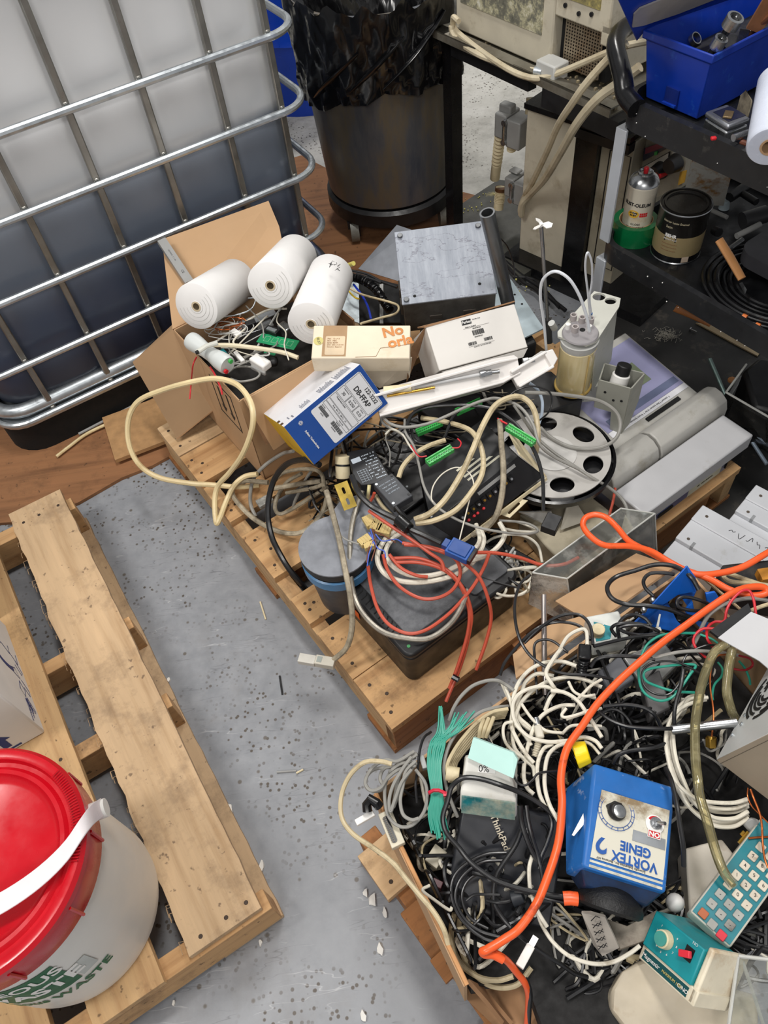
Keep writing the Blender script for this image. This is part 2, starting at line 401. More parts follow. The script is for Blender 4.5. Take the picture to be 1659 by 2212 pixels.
# ================================================================ left pallet
def nails(b, pts, z):
    b.m(1)
    for x, y in pts: b.cyl((x, y, z - .001), (x, y, z + .0006), .0042, n=8)
    b.m(0)
NAIL = M((70, 56, 46), .6, .3)
P1 = zrot((-.303, .297, 0), 25.7)
pl = T('wooden_pallet', 'weathered wooden pallet at the left edge carrying the red-lidded bucket', 'pallet', P1)
rr = random.Random(3)
def rough_board(x0, x1, y0, y1, z0, z1, name, mat, par, step=.03, amp=.0035, nl=()):
    b = B(); ys = [y0 + (y1 - y0) * i / 36 for i in range(37)]
    Lx = [x0 + rr.uniform(-amp, amp) for _ in ys]; Rx = [x1 + rr.uniform(-amp, amp) * .4 for _ in ys]
    b.loft([[(Lx[i], y, z0), (Rx[i], y, z0), (Rx[i], y, z1), (Lx[i], y, z1)] for i, y in enumerate(ys)])
    nails(b, nl, z1); return b.go(name, [mat, NAIL], par, bev=.001)
for y0, y1 in ((-.008, .03), (.447, .482), (.672, .705), (1.085, 1.125)):
    b = B(); b.box(-1.05, .003, y0, y1, .018, .112); b.go('stringer', WD2, pl, bev=.0015)
o1 = rough_board(-.148, -.010, -.002, 1.15, .112, .131, 'deck_board', WD1y, pl, nl=[(-.03, .02), (-.07, .018), (-.12, .016), (-.03, 1.1), (-.08, 1.1), (-.12, 1.1)])
o1['label'] = 'wide worn board with knots and tyre marks'
for x0, x1 in ((-.325, -.2), (-.5, -.385), (-.68, -.56), (-.86, -.74), (-1.05, -.92)):
    rough_board(x0, x1, -.012, 1.2, .112, .131, 'deck_board', WD2y, pl, amp=.001, nl=[(x0 + .03, .46), (x1 - .03, .46)])
for x0, x1 in ((-.12, .006), (-.62, -.5), (-1.05, -.93)):
    rough_board(x0, x1, -.005, 1.13, 0, .018, 'bottom_board', WD1y, pl)
b = B()
for i in range(46):           # splinters along the sawn edges
    y = rr.uniform(0, 1.1); s = rr.uniform(.004, .016)
    b.tube([(-.147, y, .125), (-.150 - s * .5, y + s * .3, .122), (-.151 - s * .6, y - s, .117)], .0006, 4)
o = b.go('splinters', WD1y, pl); o['kind'] = 'stuff'

# ---- printed white carton on the left pallet
cm = zrot(W(98, 1582, .131), 25.7)
ct = T('printed_carton', 'white carton with blue line drawing and arrows standing on the left pallet', 'box', cm)
b = B(); b.box(-.42, 0, 0, .3, 0, .26); b.go('carton_body', M((222, 221, 220), .7, var=.03), ct, bev=.004)
NAVY = M((40, 58, 118), .6, var=.08)
b = B(); Mx = TR(.0006, 0, 0, 90, 0, 90)      # right-hand face: local x -> +y, y -> +z
b.at(Mx)
ring = [(.165 + .034 * math.cos(a), .085 + .05 * math.sin(a)) for a in [i * .33 for i in range(12)]]
b.tube([(x, y, 0) for x, y in ring], .0055, 6, flat=.1)
for seg in ([(.13, .09), (.145, .05), (.12, .04), (.128, .068), (.13, .09)], [(.11, .05), (.09, .035), (.07, .045), (.085, .06), (.11, .05)], [(.16, .04), (.14, .02), (.15, .012), (.175, .03)], [(.07, .04), (.045, .016), (.038, .02), (.06, .045)],
            [(.19, .05), (.17, .02), (.2, .015)], [(.12, .035), (.1, .01), (.085, .015), (.1, .035)], [(.2, .08), (.185, .05), (.21, .045)]):
    b.tube([(x, y, 0) for x, y in seg], .0014, 5, flat=.15)
b.go('blue_drawing', NAVY, ct)
b = B(); b.at(TR(0, -.0006, 0, 90, 0, 0))
for dx in (0, -.055):
    b.poly([(-.075 + dx, .02, 0), (-.06 + dx, .02, 0), (-.06 + dx, .05, 0), (-.05 + dx, .05, 0), (-.0675 + dx, .075, 0), (-.085 + dx, .05, 0), (-.075 + dx, .05, 0)])
b.poly([(-.14, .008, 0), (-.045, .008, 0), (-.045, .014, 0), (-.14, .014, 0)])
b.go('arrow_print', NAVY, ct)
for i in range(5):
    text(ct, ['PICKUP ONLY HERE', 'THIS SIDE UP', 'HANDLE', 'WITH CARE', 'KEEP DRY'][i], .0065, TR(.0008, .035 + (i % 3) * .01, .03 - i * .004 + .02, 90, 0, 90) @ TR(0, 0, 0), NAVY, 'small_print')
b = B(); b.at(zrot(W(2, 1335, .131), 25.7)); b.box(-.3, 0.0, 0, .2, 0, .17)
tag(b.go('plain_carton', M((206, 204, 196), .7), bev=.003), 'corner of a pale plain carton behind the printed carton at the left edge', 'box')

# ---- bucket
BC = (-.64, .33)
bk = T('plastic_bucket', 'white plastic waste bucket with bright red lid and translucent handle', 'bucket', TR(BC[0], BC[1], .131))
WPL = M((224, 222, 216), .38, var=.02, sss=.15)
b = B(); b.lathe([(.128, 0), (.146, .004), (.150, .03), (.1505, .31), (.150, .335), (.152, .337), (.152, .352)], 72); b.go('bucket_body', WPL, bk)
REDP = M((192, 10, 28), .25, var=.05)
b = B(); b.lathe([(.140, .3), (.156, .3), (.159, .305), (.158, .352), (.161, .354), (.161, .366), (.156, .372), (.149, .373), (.143, .37), (.140, .362), (.134, .361), (.129, .366), (.123, .366), (.119, .358), (.110, .353), (.02, .352)], 90)
for i in range(90):
    pass
for i in range(34):
    a = math.radians(-8 + i * 1.6); u = Vector((math.cos(a), math.sin(a), 0))
    b.tube([u * .1425 + Vector((0, 0, .3745)), u * .157 + Vector((0, 0, .3755))], .0011, 4)
for i in range(10):
    a = math.radians(i * 36 + 8); u = Vector((math.cos(a), math.sin(a), 0)); b.tube([u * .1595 + Vector((0, 0, .302)), u * .1605 + Vector((0, 0, .352))], .0025, 5)
b.go('lid', REDP, bk)
b = B(); hp = []
for i in range(15):
    t = i / 14; a = math.pi * t
    hp.append(Vector((.174 * math.cos(a), .02, .33)) + Vector((0, -.10 * math.sin(a), .052 * min(1, 3.2 * math.sin(a)))))
R3 = Matrix.Rotation(math.radians(14), 3, 'Z')
rings = []
for i, p in enumerate(crom(hp, 3)):
    rings.append([R3 @ (p + Vector(q)) for q in ((0, -.014, 0), (0, .014, .0), (0, .014, .003), (0, -.014, .003))])
b.loft(rings); b.go('handle', M((226, 220, 222), .35, var=.02, sss=.3), bk, bev=.001)
for sgn in (1, -1):
    b = B(); b.cyl(R3 @ Vector((sgn * .150, .02, .325)), R3 @ Vector((sgn * .178, .02, .325)), .014, n=20); b.go('handle_boss', WPL, bk)
rb = lambda z: .1502
def bend(v):      # x along the circumference, y up
    a = math.radians(-57) + v.x / .152; r = rb(v.y) + .0012 + v.z
    return Vector((r * math.cos(a), r * math.sin(a), v.y))
GRN = M((22, 96, 58), .5)
b = B()
for i in range(10):
    x0, x1 = -.20 + i * .02, -.18 + i * .02
    b.poly([bend(Vector((x0, .145, 0))), bend(Vector((x1, .145, 0))), bend(Vector((x1, .262, 0))), bend(Vector((x0, .262, 0)))])
b.go('green_label', GRN, bk)
text(bk, 'AQUEOUS', .038, TR(-.085, .235, .0004), WHITE, bend=bend, bold=.02); text(bk, 'WASTE', .048, TR(-.062, .185, .0004), WHITE, bend=bend, bold=.03)
b = B(); b.poly([bend(Vector((.004, .148, .0003))), bend(Vector((.030, .148, .0003))), bend(Vector((.030, .205, .0003))), bend(Vector((.004, .205, .0003)))]); b.go('small_label', M((196, 200, 196), .6), bk)
text(bk, 'Aqueous WASTE', .030, TR(-.065, .12, 0), GRN, bend=bend, bold=.02)

# ================================================================ caged tank
IM = zrot((-.864, 1.622, 0), 26.2)
ib = T('caged_tank', 'large white intermediate bulk tank half full of dark liquid in a silver cage', 'tank', IM)
X0, X1, Y0, Y1 = -.150, .932, 0.0, .96
def rrect(x0, x1, y0, y1, r, n=6):
    o = []
    for cx, cy, a0 in ((x1 - r, y1 - r, 0), (x0 + r, y1 - r, 90), (x0 + r, y0 + r, 180), (x1 - r, y0 + r, 270)):
        for i in range(n + 1):
            a = math.radians(a0 + 90 * i / n); o.append((cx + r * math.cos(a), cy + r * math.sin(a)))
    return o
cols = [-.0, .173, .35, .522, .697, .848]
rows = [.13, .300, .485, .665, .84, 1.12]
def tankring(x0, x1, y0, y1, r, z, nx=60):
    pts = []
    base = rrect(x0, x1, y0, y1, r, 8)
    # densify long edges and bulge between the bars
    n = len(base)
    for i in range(n):
        a, c = base[i], base[(i + 1) % n]; L = math.hypot(c[0] - a[0], c[1] - a[1]); k = 44 if L > .3 else 1
        for j in range(k):
            t = j / k; x = a[0] + (c[0] - a[0]) * t; y = a[1] + (c[1] - a[1]) * t
            if L > .3:
                dz = min(abs(z - q) for q in rows); 
                if abs(a[1] - c[1]) < 1e-6:
                    dx = min(abs(x - q) for q in cols + [-.173, 1.02]); nn = 1 if a[1] < .5 else -1
                    g = min(1, dx / .045) ; h = min(1, dz / .05); q_ = g * g * (3 - 2 * g) * h * h * (3 - 2 * h)
                    y += -nn * .006 * q_
                else:
                    h = min(1, dz / .05); x += (1 if a[0] > .4 else -1) * .010 * h
            pts.append((x, y, z))
    return pts
b = B(); zs = [.128, .135, .15] + [.17 + .0165 * i for i in range(57)] + [1.12, 1.14]
rings = []
for z in zs:
    ins = 0 if z > .16 else (.16 - z) * 1.2
    if z > 1.1: ins = (z - 1.1) * 1.2
    rings.append(tankring(X0 + .035 + ins, X1 - .045 - ins, Y0 + .034 + ins, Y1 - .03 - ins, .085, z))
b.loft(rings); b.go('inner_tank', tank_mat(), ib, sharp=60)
for z in rows:
    b = B(); b.tube([(x, y, z) for x, y in rrect(X0, X1, Y0, Y1, .085, 8)], .0095, 10, closed=True)
    b.go('cage_hoop', GALV, ib)
for i, x in enumerate(cols):
    b = B(); b.box(x - .0085, x + .0085, .006, .020, .125, 1.13)
    for z in rows: b.cbox(x, .006, z + .012, .012, .008, .006)
    b.go('cage_upright', M((150, 148, 142), .35, .85, var=.15), ib, bev=.003)
for y in (.34, .5, .66, .82):
    b = B(); b.box(X1 - .020, X1 - .006, y - .0085, y + .0085, .125, 1.13); b.go('cage_upright', M((150, 148, 142), .35, .85, var=.15), ib, bev=.003)
b = B(); b.tube([(x, y, .155) for x, y in rrect(X0 + .012, X1 - .012, Y0 + .024, Y1 - .012, .09, 8)], .02, 12, closed=True); b.go('base_tube', GALV, ib)
b = B(); b.prism(rrect(X0 + .0, X1 - .01, Y0 + .01, Y1 - .01, .1), .0, .128); b.go('pallet_base', DK, ib, bev=.006)
b = B(); b.prism(rrect(X0 - .004, X1 + .004, Y0 - .004, Y1, .09), .116, .13); b.go('base_rim', GALV, ib, bev=.002)

# ---- blue drum behind
b = B(); b.lathe([(.28, 0), (.285, .02), (.285, .26), (.295, .28), (.285, .3), (.285, .56), (.295, .58), (.285, .6), (.285, .86), (.27, .88), (.05, .88)], 48)
tag(b.go('plastic_drum', M((10, 66, 190), .35, var=.06), loc=(0, 0, 0)), 'bright blue plastic drum standing behind the caged tank', 'drum').location = (-.05, 3.63, 0)

# ================================================================ bin on dolly
TC = (.19, 2.53)
dl = T('bin_dolly', 'black round dolly on casters under the rubbish bin', 'dolly', TR(TC[0], TC[1], .011))
b = B(); b.lathe([(.05, .075), (.215, .075), (.222, .082), (.222, .125), (.21, .135), (.05, .135)], 48); b.go('dolly_ring', BLACK, dl)
for a in (222, 325, 85, 150):
    a = math.radians(a); c = Vector((.20 * math.cos(a), .20 * math.sin(a), .040)); d = Vector((-math.sin(a), math.cos(a), 0)) if a else 0
    b = B(); b.cyl(c - Vector((.014, 0, 0)), c + Vector((.014, 0, 0)), .040, n=24)
    k = b.go('caster', M((120, 120, 112), .5, dirt=(60, 50, 40), da=.4), dl)
    b = B(); b.box(c.x - .022, c.x + .022, c.y - .018, c.y + .018, .055, .08); b.box(c.x + .016, c.x + .02, c.y - .012, c.y + .012, .02, .06); b.go('caster_fork', BLACK, k)
m, nt, bs = newmat('bin_metal')
v = coord(nt, (3, 3, .8)); n1 = noise(nt, v, 3, 8, .65)
nt.links.new(ramp(nt, n1, [(.3, lin((64, 70, 82))), (.46, lin((92, 92, 94))), (.56, lin((106, 97, 82))), (.7, lin((84, 88, 94)))]), bs.inputs['Base Color'])
bs.inputs['Metallic'].default_value = .3; nt.links.new(ramp(nt, noise(nt, v, 9, 6), [(.3, (.32,) * 3), (.7, (.5,) * 3)]), bs.inputs['Roughness'])
bn = T('rubbish_bin', 'tall dark stained metal rubbish bin standing on the dolly', 'bin', TR(TC[0], TC[1], .147))
b = B(); b.lathe([(.20, 0), (.212, .01), (.214, .03), (.252, .59), (.258, .595), (.258, .60), (.246, .60), (.2, .05), (.05, .045)], 64); b.go('bin_body', m, bn)
# liner bag with a wavy hem
m, nt, bs = newmat('bag_film'); bs.inputs['Base Color'].default_value = lin((14, 14, 16)); bs.inputs['Roughness'].default_value = .16; bs.inputs['Specular IOR Level'].default_value = .8
bump(nt, bs, noise(nt, coord(nt, (1, 1, 1)), 4.5, 2, .45), .8, .035)
bg = T('bin_liner', 'glossy black plastic liner bag folded over the rim of the bin', 'bag', TR(TC[0], TC[1], .5))
b = B(); n = 120; rings = []
rr = random.Random(5)
def hem(a):
    d = math.degrees(a) % 360
    base = -.02 + .045 * math.sin(a - math.radians(200)) + .012 * math.sin(3 * a) + .006 * math.sin(11 * a)
    return base
def wr(a, z): return .006 * math.sin(9 * a + 14 * z) + .004 * math.sin(23 * a - 30 * z) + .003 * math.sin(41 * a + 60 * z)
for j in range(22):
    t = j / 21
    ring = []
    for i in range(n):
        a = 2 * math.pi * i / n; z0 = hem(a); z = z0 + (.262 - z0) * t
        rad = .2 + (z + .35) * .085 + .016 + .007 * (1 - t) + wr(a, z) * (.6 + .8 * (1 - t))
        if j == 21: z += .012 * math.sin(17 * a) + .006 * math.sin(31 * a)
        ring.append((rad * math.cos(a), rad * math.sin(a), z))
    rings.append(ring)
for j in range(1, 12):
    rings.append([((.232 - .012 * j + wr(2 * math.pi * i / n, j) * 1.5) * math.cos(2 * math.pi * i / n), (.232 - .012 * j + wr(2 * math.pi * i / n, j) * 1.5) * math.sin(2 * math.pi * i / n), (.255 - .04 * j)) for i in range(n)])
b.loft(rings, False, True); b.go('bag_film', m, bg, sharp=50)
b = B()
for s in range(3):
    p = []
    a0 = math.radians(210 + s * 28)
    for i in range(9):
        t = i / 8; a = a0 + t * .75; z = -.0 + .16 * t + s * .03
        rad = .2 + (z + .35) * .085 + .024
        p.append((rad * math.cos(a), rad * math.sin(a), z))
    b.tube(crom(p, 4), lambda t: .004 + .012 * math.sin(math.pi * t), 8, flat=.45)
b.go('bag_fold', m, bg, sharp=60)

# ================================================================ drip-tray bench, machine, chiller cabinet
tb = T('drip_tray_bench', 'narrow bench with a shallow steel drip tray on black legs beside the bin', 'bench', Matrix())
tz = .665; a_, b_ = W(930, 75, tz), W(1235, 215, tz); dx = (b_ - a_).normalized(); dn = Vector((-dx.y, dx.x, 0))
FM = pose(a_, dx, dn); L = (b_ - a_).length
TRM = M((150, 146, 134), .4, .6, var=.15, dirt=(96, 82, 60), da=.6)
tbm = T
b = B(FM); b.box(0, L + .12, 0, .34, -.004, 0); b.box(0, L + .12, 0, .004, 0, .018); b.box(0, L + .12, -.0, .034, .014, .018); b.box(0, .004, 0, .34, 0, .018); b.box(0, .06, 0, .34, .014, .018); b.go('drip_tray', TRM, tb)
b = B(FM); b.box(.012, .05, .03, .07, -tz, -.004); b.go('leg', BLACKG, tb)
b = B(FM); b.box(.01, .36, .03, .06, -.05, -.004); b.box(L - .1, L + .15, .0, .3, -.05, -.004); b.go('top_frame', BLACK, tb)
b = B(FM)
rr = random.Random(9)
for i in range(120):
    x = rr.uniform(L - .1, L + .12) if i > 50 else rr.uniform(.12, .5); y = rr.uniform(.03, .15); s = rr.uniform(.002, .006); b.cbox(x, y, .003, s, s * 1.5, s)
o = b.go('loose_debris', M((170, 156, 126), .9, var=.3)); tag(o, 'yellowish crumbs and grit scattered over the steel drip tray', 'debris'); o['kind'] = 'stuff'
mc = T('old_machine', 'cream machine with scratched window panels and a perforated grille on the tray', 'machine', Matrix())
# machine sits in the tray, its front runs parallel to the tray edge
mp = W(985, 62, tz + .012); mq = W(1340, 185, tz + .012)
MM = pose(mp, dx, dn)
def inM(k, x, y, d=0.0):      # pixel onto the machine front plane -> local coordinates
    v = RM @ Vector((ZO[k][0] + x / ZO[k][2] - CX, ZO[k][1] + y / ZO[k][2] - CY, FPX)); e = Vector((0, 0, EYE)); nn = -dn
    t = ((mp - e) - nn * d).dot(nn) / v.dot(nn); return MM.inverted() @ (e + v * t)
q = [inM('A3', *p) for p in ((225, 150), (880, 395), (1280, 520), (870, 330), (265, 110), (885, 20), (925, 440), (1000, 145), (1275, 235), (965, 430), (1240, 580), (1365, 210), (1280, 330), (950, 110))]
b = B(MM); gx0 = q[6].x + .004; gx1 = q[12].x
b.box(q[0].x, gx0, 0, .5, 0, .55); b.box(gx0, gx1 + .03, .0, .5, q[13].z, .55); b.box(gx0, gx1 + .03, .06, .5, .02, q[13].z)
b.box(gx1 + .006, gx1 + .03, -.0, .5, q[12].z, q[13].z + .02)
b.go('machine_body', BEIGE, mc, bev=.004)
b = B(MM); b.box(q[4].x, q[3].x - .004, -.003, .0, q[3].z + .02, .5)
scr, nt, bs = newmat('scratched_window'); v = coord(nt, (1, 1, 1)); nn = noise(nt, v, 14, 12, .8)
nt.links.new(ramp(nt, nn, [(.38, lin((84, 84, 76))), (.5, lin((128, 126, 112))), (.56, lin((190, 184, 150))), (.64, lin((226, 224, 214)))]), bs.inputs['Base Color']); bs.inputs['Roughness'].default_value = .3
b.go('window_panel', scr, mc)
b = B(MM); b.box(q[3].x + .02, q[11].x - .03, -.003, 0, q[13].z + .045, .5)
scr2, nt, bs = newmat('yellowed_window'); v = coord(nt, (1, 1, 1)); nn = noise(nt, v, 16, 12, .8)
nt.links.new(ramp(nt, nn, [(.4, lin((96, 92, 74))), (.52, lin((150, 140, 92))), (.6, lin((206, 190, 110)))]), bs.inputs['Base Color'])
b.go('window_panel', scr2, mc)
# grille with real holes: a lattice of strips
gz1 = inM('A3', 1000, 145, -.012).z; gxa, gxb = inM('A3', 995, 300).x, inM('A3', 1262, 400).x
b = B(MM @ TR(gxa, .02, .012)); gw, gh = gxb - gxa, gz1 - .005
nx, nz = 14, 17
for i in range(nx + 1): b.box(i * gw / nx - gw / nx * .22, i * gw / nx + gw / nx * .22, 0, .002, 0, gh)
for j in range(nz + 1): b.box(0, gw, .0002, .0018, j * gh / nz - gh / nz * .22, j * gh / nz + gh / nz * .22)
b.go('perforated_grille', M((170, 156, 134), .4, .6, var=.15, dirt=(120, 90, 60), da=.4), mc)
b = B(MM); b.box(gx0, gx1 + .01, .03, .05, .005, q[13].z); b.go('dark_bay', DK, mc)
for x, y in ((1045, 38), (1145, 100), (1240, 105)):
    p = inM('A3', x, y); b = B(MM); b.cyl((p.x, -.004, p.z), (p.x, .001, p.z), .005, n=12); b.go('key_slot', BLACK, mc)
# fat hoses over the tray
HOSE = M((206, 194, 166), .55, var=.08, dirt=(160, 140, 106), da=.4)
cab('thick cream hose arching from the tray behind the machine to the cart', 'A3', [(245, 160, 0.722), (205, 130, 0.722), (215, 215, 0.692), (330, 320, 0.682), (480, 430, 0.677), (640, 530, 0.677), (780, 580, 0.677), (900, 575, 0.682), (1100, 500, 0.722), (1370, 385, 0.782), (1500, 340, 0.802), (1700, 300, 0.802)], 13, HOSE, name='hose', cat='hose')
cab('second cream hose lying inside the drip tray up to the silver fitting', 'A3', [(190, 190, 0.702), (200, 240, 0.687), (260, 320, 0.672), (400, 410, 0.672), (560, 470, 0.672), (700, 510, 0.674), (830, 535, 0.677)], 13, HOSE, name='hose', cat='hose')
b = B(); p = P('A3', 880, 520, .685); b.at(pose(p, dx, dn)); b.box(-.01, .055, -.02, .03, -.012, .028); o = b.go('connector_block', LGREY, bev=.004)
tag(o, 'grey square connector block at the end of the hose in the tray', 'connector')
b = B(); b.cyl(P('A3', 815, 530, .685), P('A3', 870, 540, .685), .013, n=20); inworld(b.go('silver_collar', GALV), o)

# chiller cabinet
c0, c1 = Vector((.567, 2.17, .04)), Vector((.675, 2.04, .04)); cx = (c1 - c0).normalized(); cn = Vector((-cx.y, cx.x, 0)); CM = pose(c0, cx, cn); LW = (c1 - c0).length
cb = T('chiller_cabinet', 'cream steel equipment cabinet on a black frame under the bench', 'cabinet', CM)
b = B(); b.box(0, LW, 0, .5, 0, .46); b.go('cabinet_panel', BEIGE, cb, bev=.003)
b = B(); b.box(LW + .0, LW + .07, .0, .5, 0, .455); b.box(-.02, .5, -.06, .6, -.04, 0.002); b.box(-.005, LW + .17, -.01, .5, .46, .475); b.go('black_frame', BLACKG, cb)
b = B(); b.box(LW + .07, LW + .17, .02, .48, .0, .45); b.go('side_panel', M((168, 160, 140), .5, dirt=(120, 108, 86), da=.3), cb, bev=.003)
b = B(); b.at(TR(LW + .1, .0185, .05)); b.tube([(0, 0, 0), (.0, 0, .36), (.065, 0, .36), (.065, 0, 0)], .0015, 4, closed=True); b.go('panel_seam', DK, cb)
b = B(); b.at(TR(LW + .07, .01, .0)); b.box(-.07, .1, -.02, .01, .43, .455); b.go('upper_rail', BLACK, cb)
def onC(k, x, y, off):
    v = RM @ Vector((ZO[k][0] + x / ZO[k][2] - CX, ZO[k][1] + y / ZO[k][2] - CY, FPX)); e = Vector((0, 0, EYE)); t = ((c0 - cn * off - e).dot(cn)) / v.dot(cn); return e + v * t
cab('left thin cream hose hanging over the tray down in front of the chiller cabinet', 'A3', None, .0085, HOSE, name='hose', cat='hose', w=[onC('A3', *p) for p in ((1500, 320, .27), (1370, 430, .28), (1200, 620, .29), (1100, 760, .28), (990, 930, .22), (900, 1140, .14), (800, 1350, .07), (730, 1480, .02), (705, 1560, .02), (715, 1612, .012))])
cab('right thick cream hose looping down before the chiller cabinet', 'A3', None, .0105, HOSE, name='hose', cat='hose', w=[onC('A3', *p) for p in ((1600, 500, .27), (1440, 620, .28), (1280, 740, .29), (1130, 920, .27), (1010, 1130, .2), (890, 1330, .11), (780, 1450, .04), (722, 1515, .03), (712, 1600, .015))])
# pneumatic units with bellows hoses
for k, (x, y, s, zz, lab) in enumerate([(490, 740, 1.0, .40, 'upper'), (565, 1190, .78, .22, 'lower')]):
    p = P('A3', x + 20, y + 150, zz); u = T('latched_connector', lab + ' grey heavy-duty plug with metal latch beside the chiller cabinet', 'connector', pose(p + Vector((0, .0, -.035)), cx * 1, cn))
    b = B(); b.box(-.0, .045 * s, 0, .07, -.02, .055 * s); b.prism([(-.0, .02), (.045 * s, .02), (.045 * s, .05), (0, .05)], .05, .075 * s); b.go('plug_shell', GREY, u, bev=.005)
    b = B(); b.box(.048 * s, .1 * s, -.004, .07, -.035, .05 * s); b.go('socket_shell', GREY, u, bev=.004)
    b = B(); b.tube([(.046 * s, -.008, -.02), (.048 * s, -.012, .0), (.046 * s, -.008, .04)], .006, 8); b.cyl((.046 * s, -.014, .04 * s), (.046 * s, .0, .04 * s), .009, n=14); b.cyl((.046 * s, -.014, -.02), (.046 * s, .0, -.02), .009, n=14); b.go('latch', STEEL, u)
    cs = [(560, 960, 515, 1330), (560, 1400, 540, 1560)][k]
    h = T('bellows_hose', ['long ribbed cream hose hanging from the upper latched plug', 'short ribbed cream boot under the lower latched plug'][k], 'hose', Matrix())
    p0, p1 = P('A3', cs[0], cs[1], zz - .05), P('A3', cs[2], cs[3], zz - .05 - (.2 if k == 0 else .07)); nseg = 60
    b = B(); b.tube([p0.lerp(p1, i / nseg) for i in range(nseg + 1)], lambda t: .0165 + .0018 * math.sin(t * 90) * (1 if t < .7 else 0), 16); b.go('corrugated_sleeve', CREAM, h)
    b = B(); b.cyl(p0, p0.lerp(p1, .06 if k == 0 else .15), .019, n=18); b.go('copper_ring', M((120, 84, 56), .4, .6), h)
b = B(); b.cyl(P('A3', 800, 850, .43), P('A3', 810, 730, .47), .024, n=22); tag(b.go('hose_plug', CREAM), 'cream round cap on the cabinet behind the upper plug', 'cap')
b = B(); pts = [P('A3', 640, 1040, .32), P('A3', 640, 1120, .28)]; b.tube([pts[0].lerp(pts[1], i / 30) for i in range(31)], lambda t: .014 + .002 * math.sin(t * 55), 14); tag(b.go('bellows_hose', CREAM), 'ribbed hose stub between the two latched plugs', 'hose')

# black base plate with spilled crumbs
b = B(); b.slab([P('A3', 130, 1640, .02), P('A3', 540, 1370, .02), P('A3', 800, 1400, .02), P('A3', 1000, 1900, .02), P('A3', 700, 2100, .02), P('A3', 420, 1800, .02)], .03)
tag(b.go('base_plate', M((66, 66, 60), .55, var=.2, dirt=(150, 140, 90), da=.0)), 'dark oily steel plate on the floor under the chiller cabinet', 'plate')
b = B(); rr = random.Random(12)
for i in range(46):
    p = P('A3', rr.uniform(230, 540), rr.uniform(1440, 1600), .038) if i < 30 else P('B2', rr.uniform(1250, 1500), rr.uniform(400, 700), .03)
    b.sph(p, rr.uniform(.0015, .0035), 6)
o = b.go('spilled_crumbs', M((196, 190, 110), .7)); tag(o, 'yellow crumbs spilled on the dark plate and floor', 'debris'); o['kind'] = 'stuff'
# black rubber mat region on the right
b = B(); b.slab([Vector((.42, 2.2, .005)), Vector((.74, 1.9, .005)), Vector((.62, 1.75, .005)), Vector((.52, 1.2, .005)), Vector((.70, .75, .005)), Vector((.9, .3, .005)), Vector((2.4, .5, .005)), Vector((2.4, 2.2, .005)), Vector((1.5, 3.2, .005)), Vector((.8, 2.6, .005))], .008)
tag(b.go('rubber_mat', M((38, 37, 36), .6, var=.35, sc=6, dirt=(80, 74, 66), da=.25, ds=14)), 'large dirty black rubber mat on the floor under the cart', 'mat')

# ================================================================ middle pallet
P2 = zrot((-.045, .575, 0), 29.6)
pm = T('wooden_pallet', 'clean pine pallet in the middle loaded with a heap of electronics scrap', 'pallet', P2)
for i, (y0, y1) in enumerate(((0, .134), (.136, .27), (.30, .38), (.45, .60), (.655, .735), (.81, .925), (.93, 1.06))):
    b = B(); b.box(-.002, 1.03, y0, y1, .108, .13); nails(b, [(.018, y0 + .03), (.018, y1 - .03), (.035, (y0 + y1) / 2), (.5, y0 + .03), (.5, y1 - .03), (1.0, y0 + .03)], .13)
    b.go('deck_board', [WD2 if i != 6 else WD1, NAIL], pm, bev=.0015)
for x0, x1 in ((0, .035), (.49, .525), (.99, 1.026)):
    b = B(); b.box(x0, x1, .002, 1.055, .02, .108); b.go('stringer', WD2y, pm, bev=.0015)
for y0, y1 in ((.0, .1), (.48, .58), (.96, 1.06)):
    b = B(); b.box(-.006, 1.035, y0, y1, 0, .02); b.go('bottom_board', WDD, pm, bev=.001)
b = B(); b.box(.0, .45, .0, .03, .022, .106); b.box(.62, .93, .0, .03, .022, .106); b.go('front_block', WDD, pm, bev=.001)

# ---- open cardboard box
BX = zrot((-.282, 1.26, .131), 30)
cb = T('cardboard_box', 'open brown cardboard box full of scrap parts with its flaps spread', 'box', BX)
th = .004; HB = .275; LX, LY = .335, .325
b = B()
b.box(0, LX, 0, LY, 0, th); b.box(0, LX, 0, th, 0, HB); b.box(0, LX, LY - th, LY, 0, HB); b.box(0, th, 0, LY, 0, HB); b.box(LX - th, LX, 0, LY, 0, HB)
b.go('box_walls', CARD, cb, bev=.001)
BXi = BX.inverted()
def flap(name, pts, mat, par=None, t=.004):
    par = par or cb; Mi = par.matrix_basis.inverted()
    b = B(); b.slab([Mi @ Vector(p) for p in pts], t); return b.go(name, mat, par)
g = lambda x, y, z: BX @ Vector((x, y, z))
flap('rear_flap', [g(0, LY, HB), g(LX, LY, HB), W(606, 502, .44), W(603, 490, .46), W(580, 435, .5), W(350, 518, .5)], CARD)
flap('left_flap', [g(0, 0, HB), g(0, LY, HB), W(388, 688, .40), W(287, 783, .30), W(383, 948, .145), W(479, 872, .2)], CARD)
flap('front_flap', [g(0.01, -.003, HB), g(LX, -.003, HB), g(LX - .01, -.035, HB - .13), g(.03, -.04, HB - .15)], CARD)
b = B(); b.box(LX - .006, LX - .002, .02, LY - .02, HB, HB + .03); b.go('right_flap', CARDD, cb)
b = B(TR(-.0008, 0, 0)); 
for y0, y1, z0, z1 in ((.05, .054, .13, .25), (.15, .154, .13, .25), (.05, .154, .13, .134), (.05, .154, .246, .25)): b.box(0, .0006, y0, y1, z0, z1)
for y in (.08, .12): b.poly([(0, y - .012, .17), (0, y + .012, .17), (0, y, .15)][::-1]); b.box(0, .0006, y - .004, y + .004, .17, .235)
b.go('arrow_print', INK, cb)
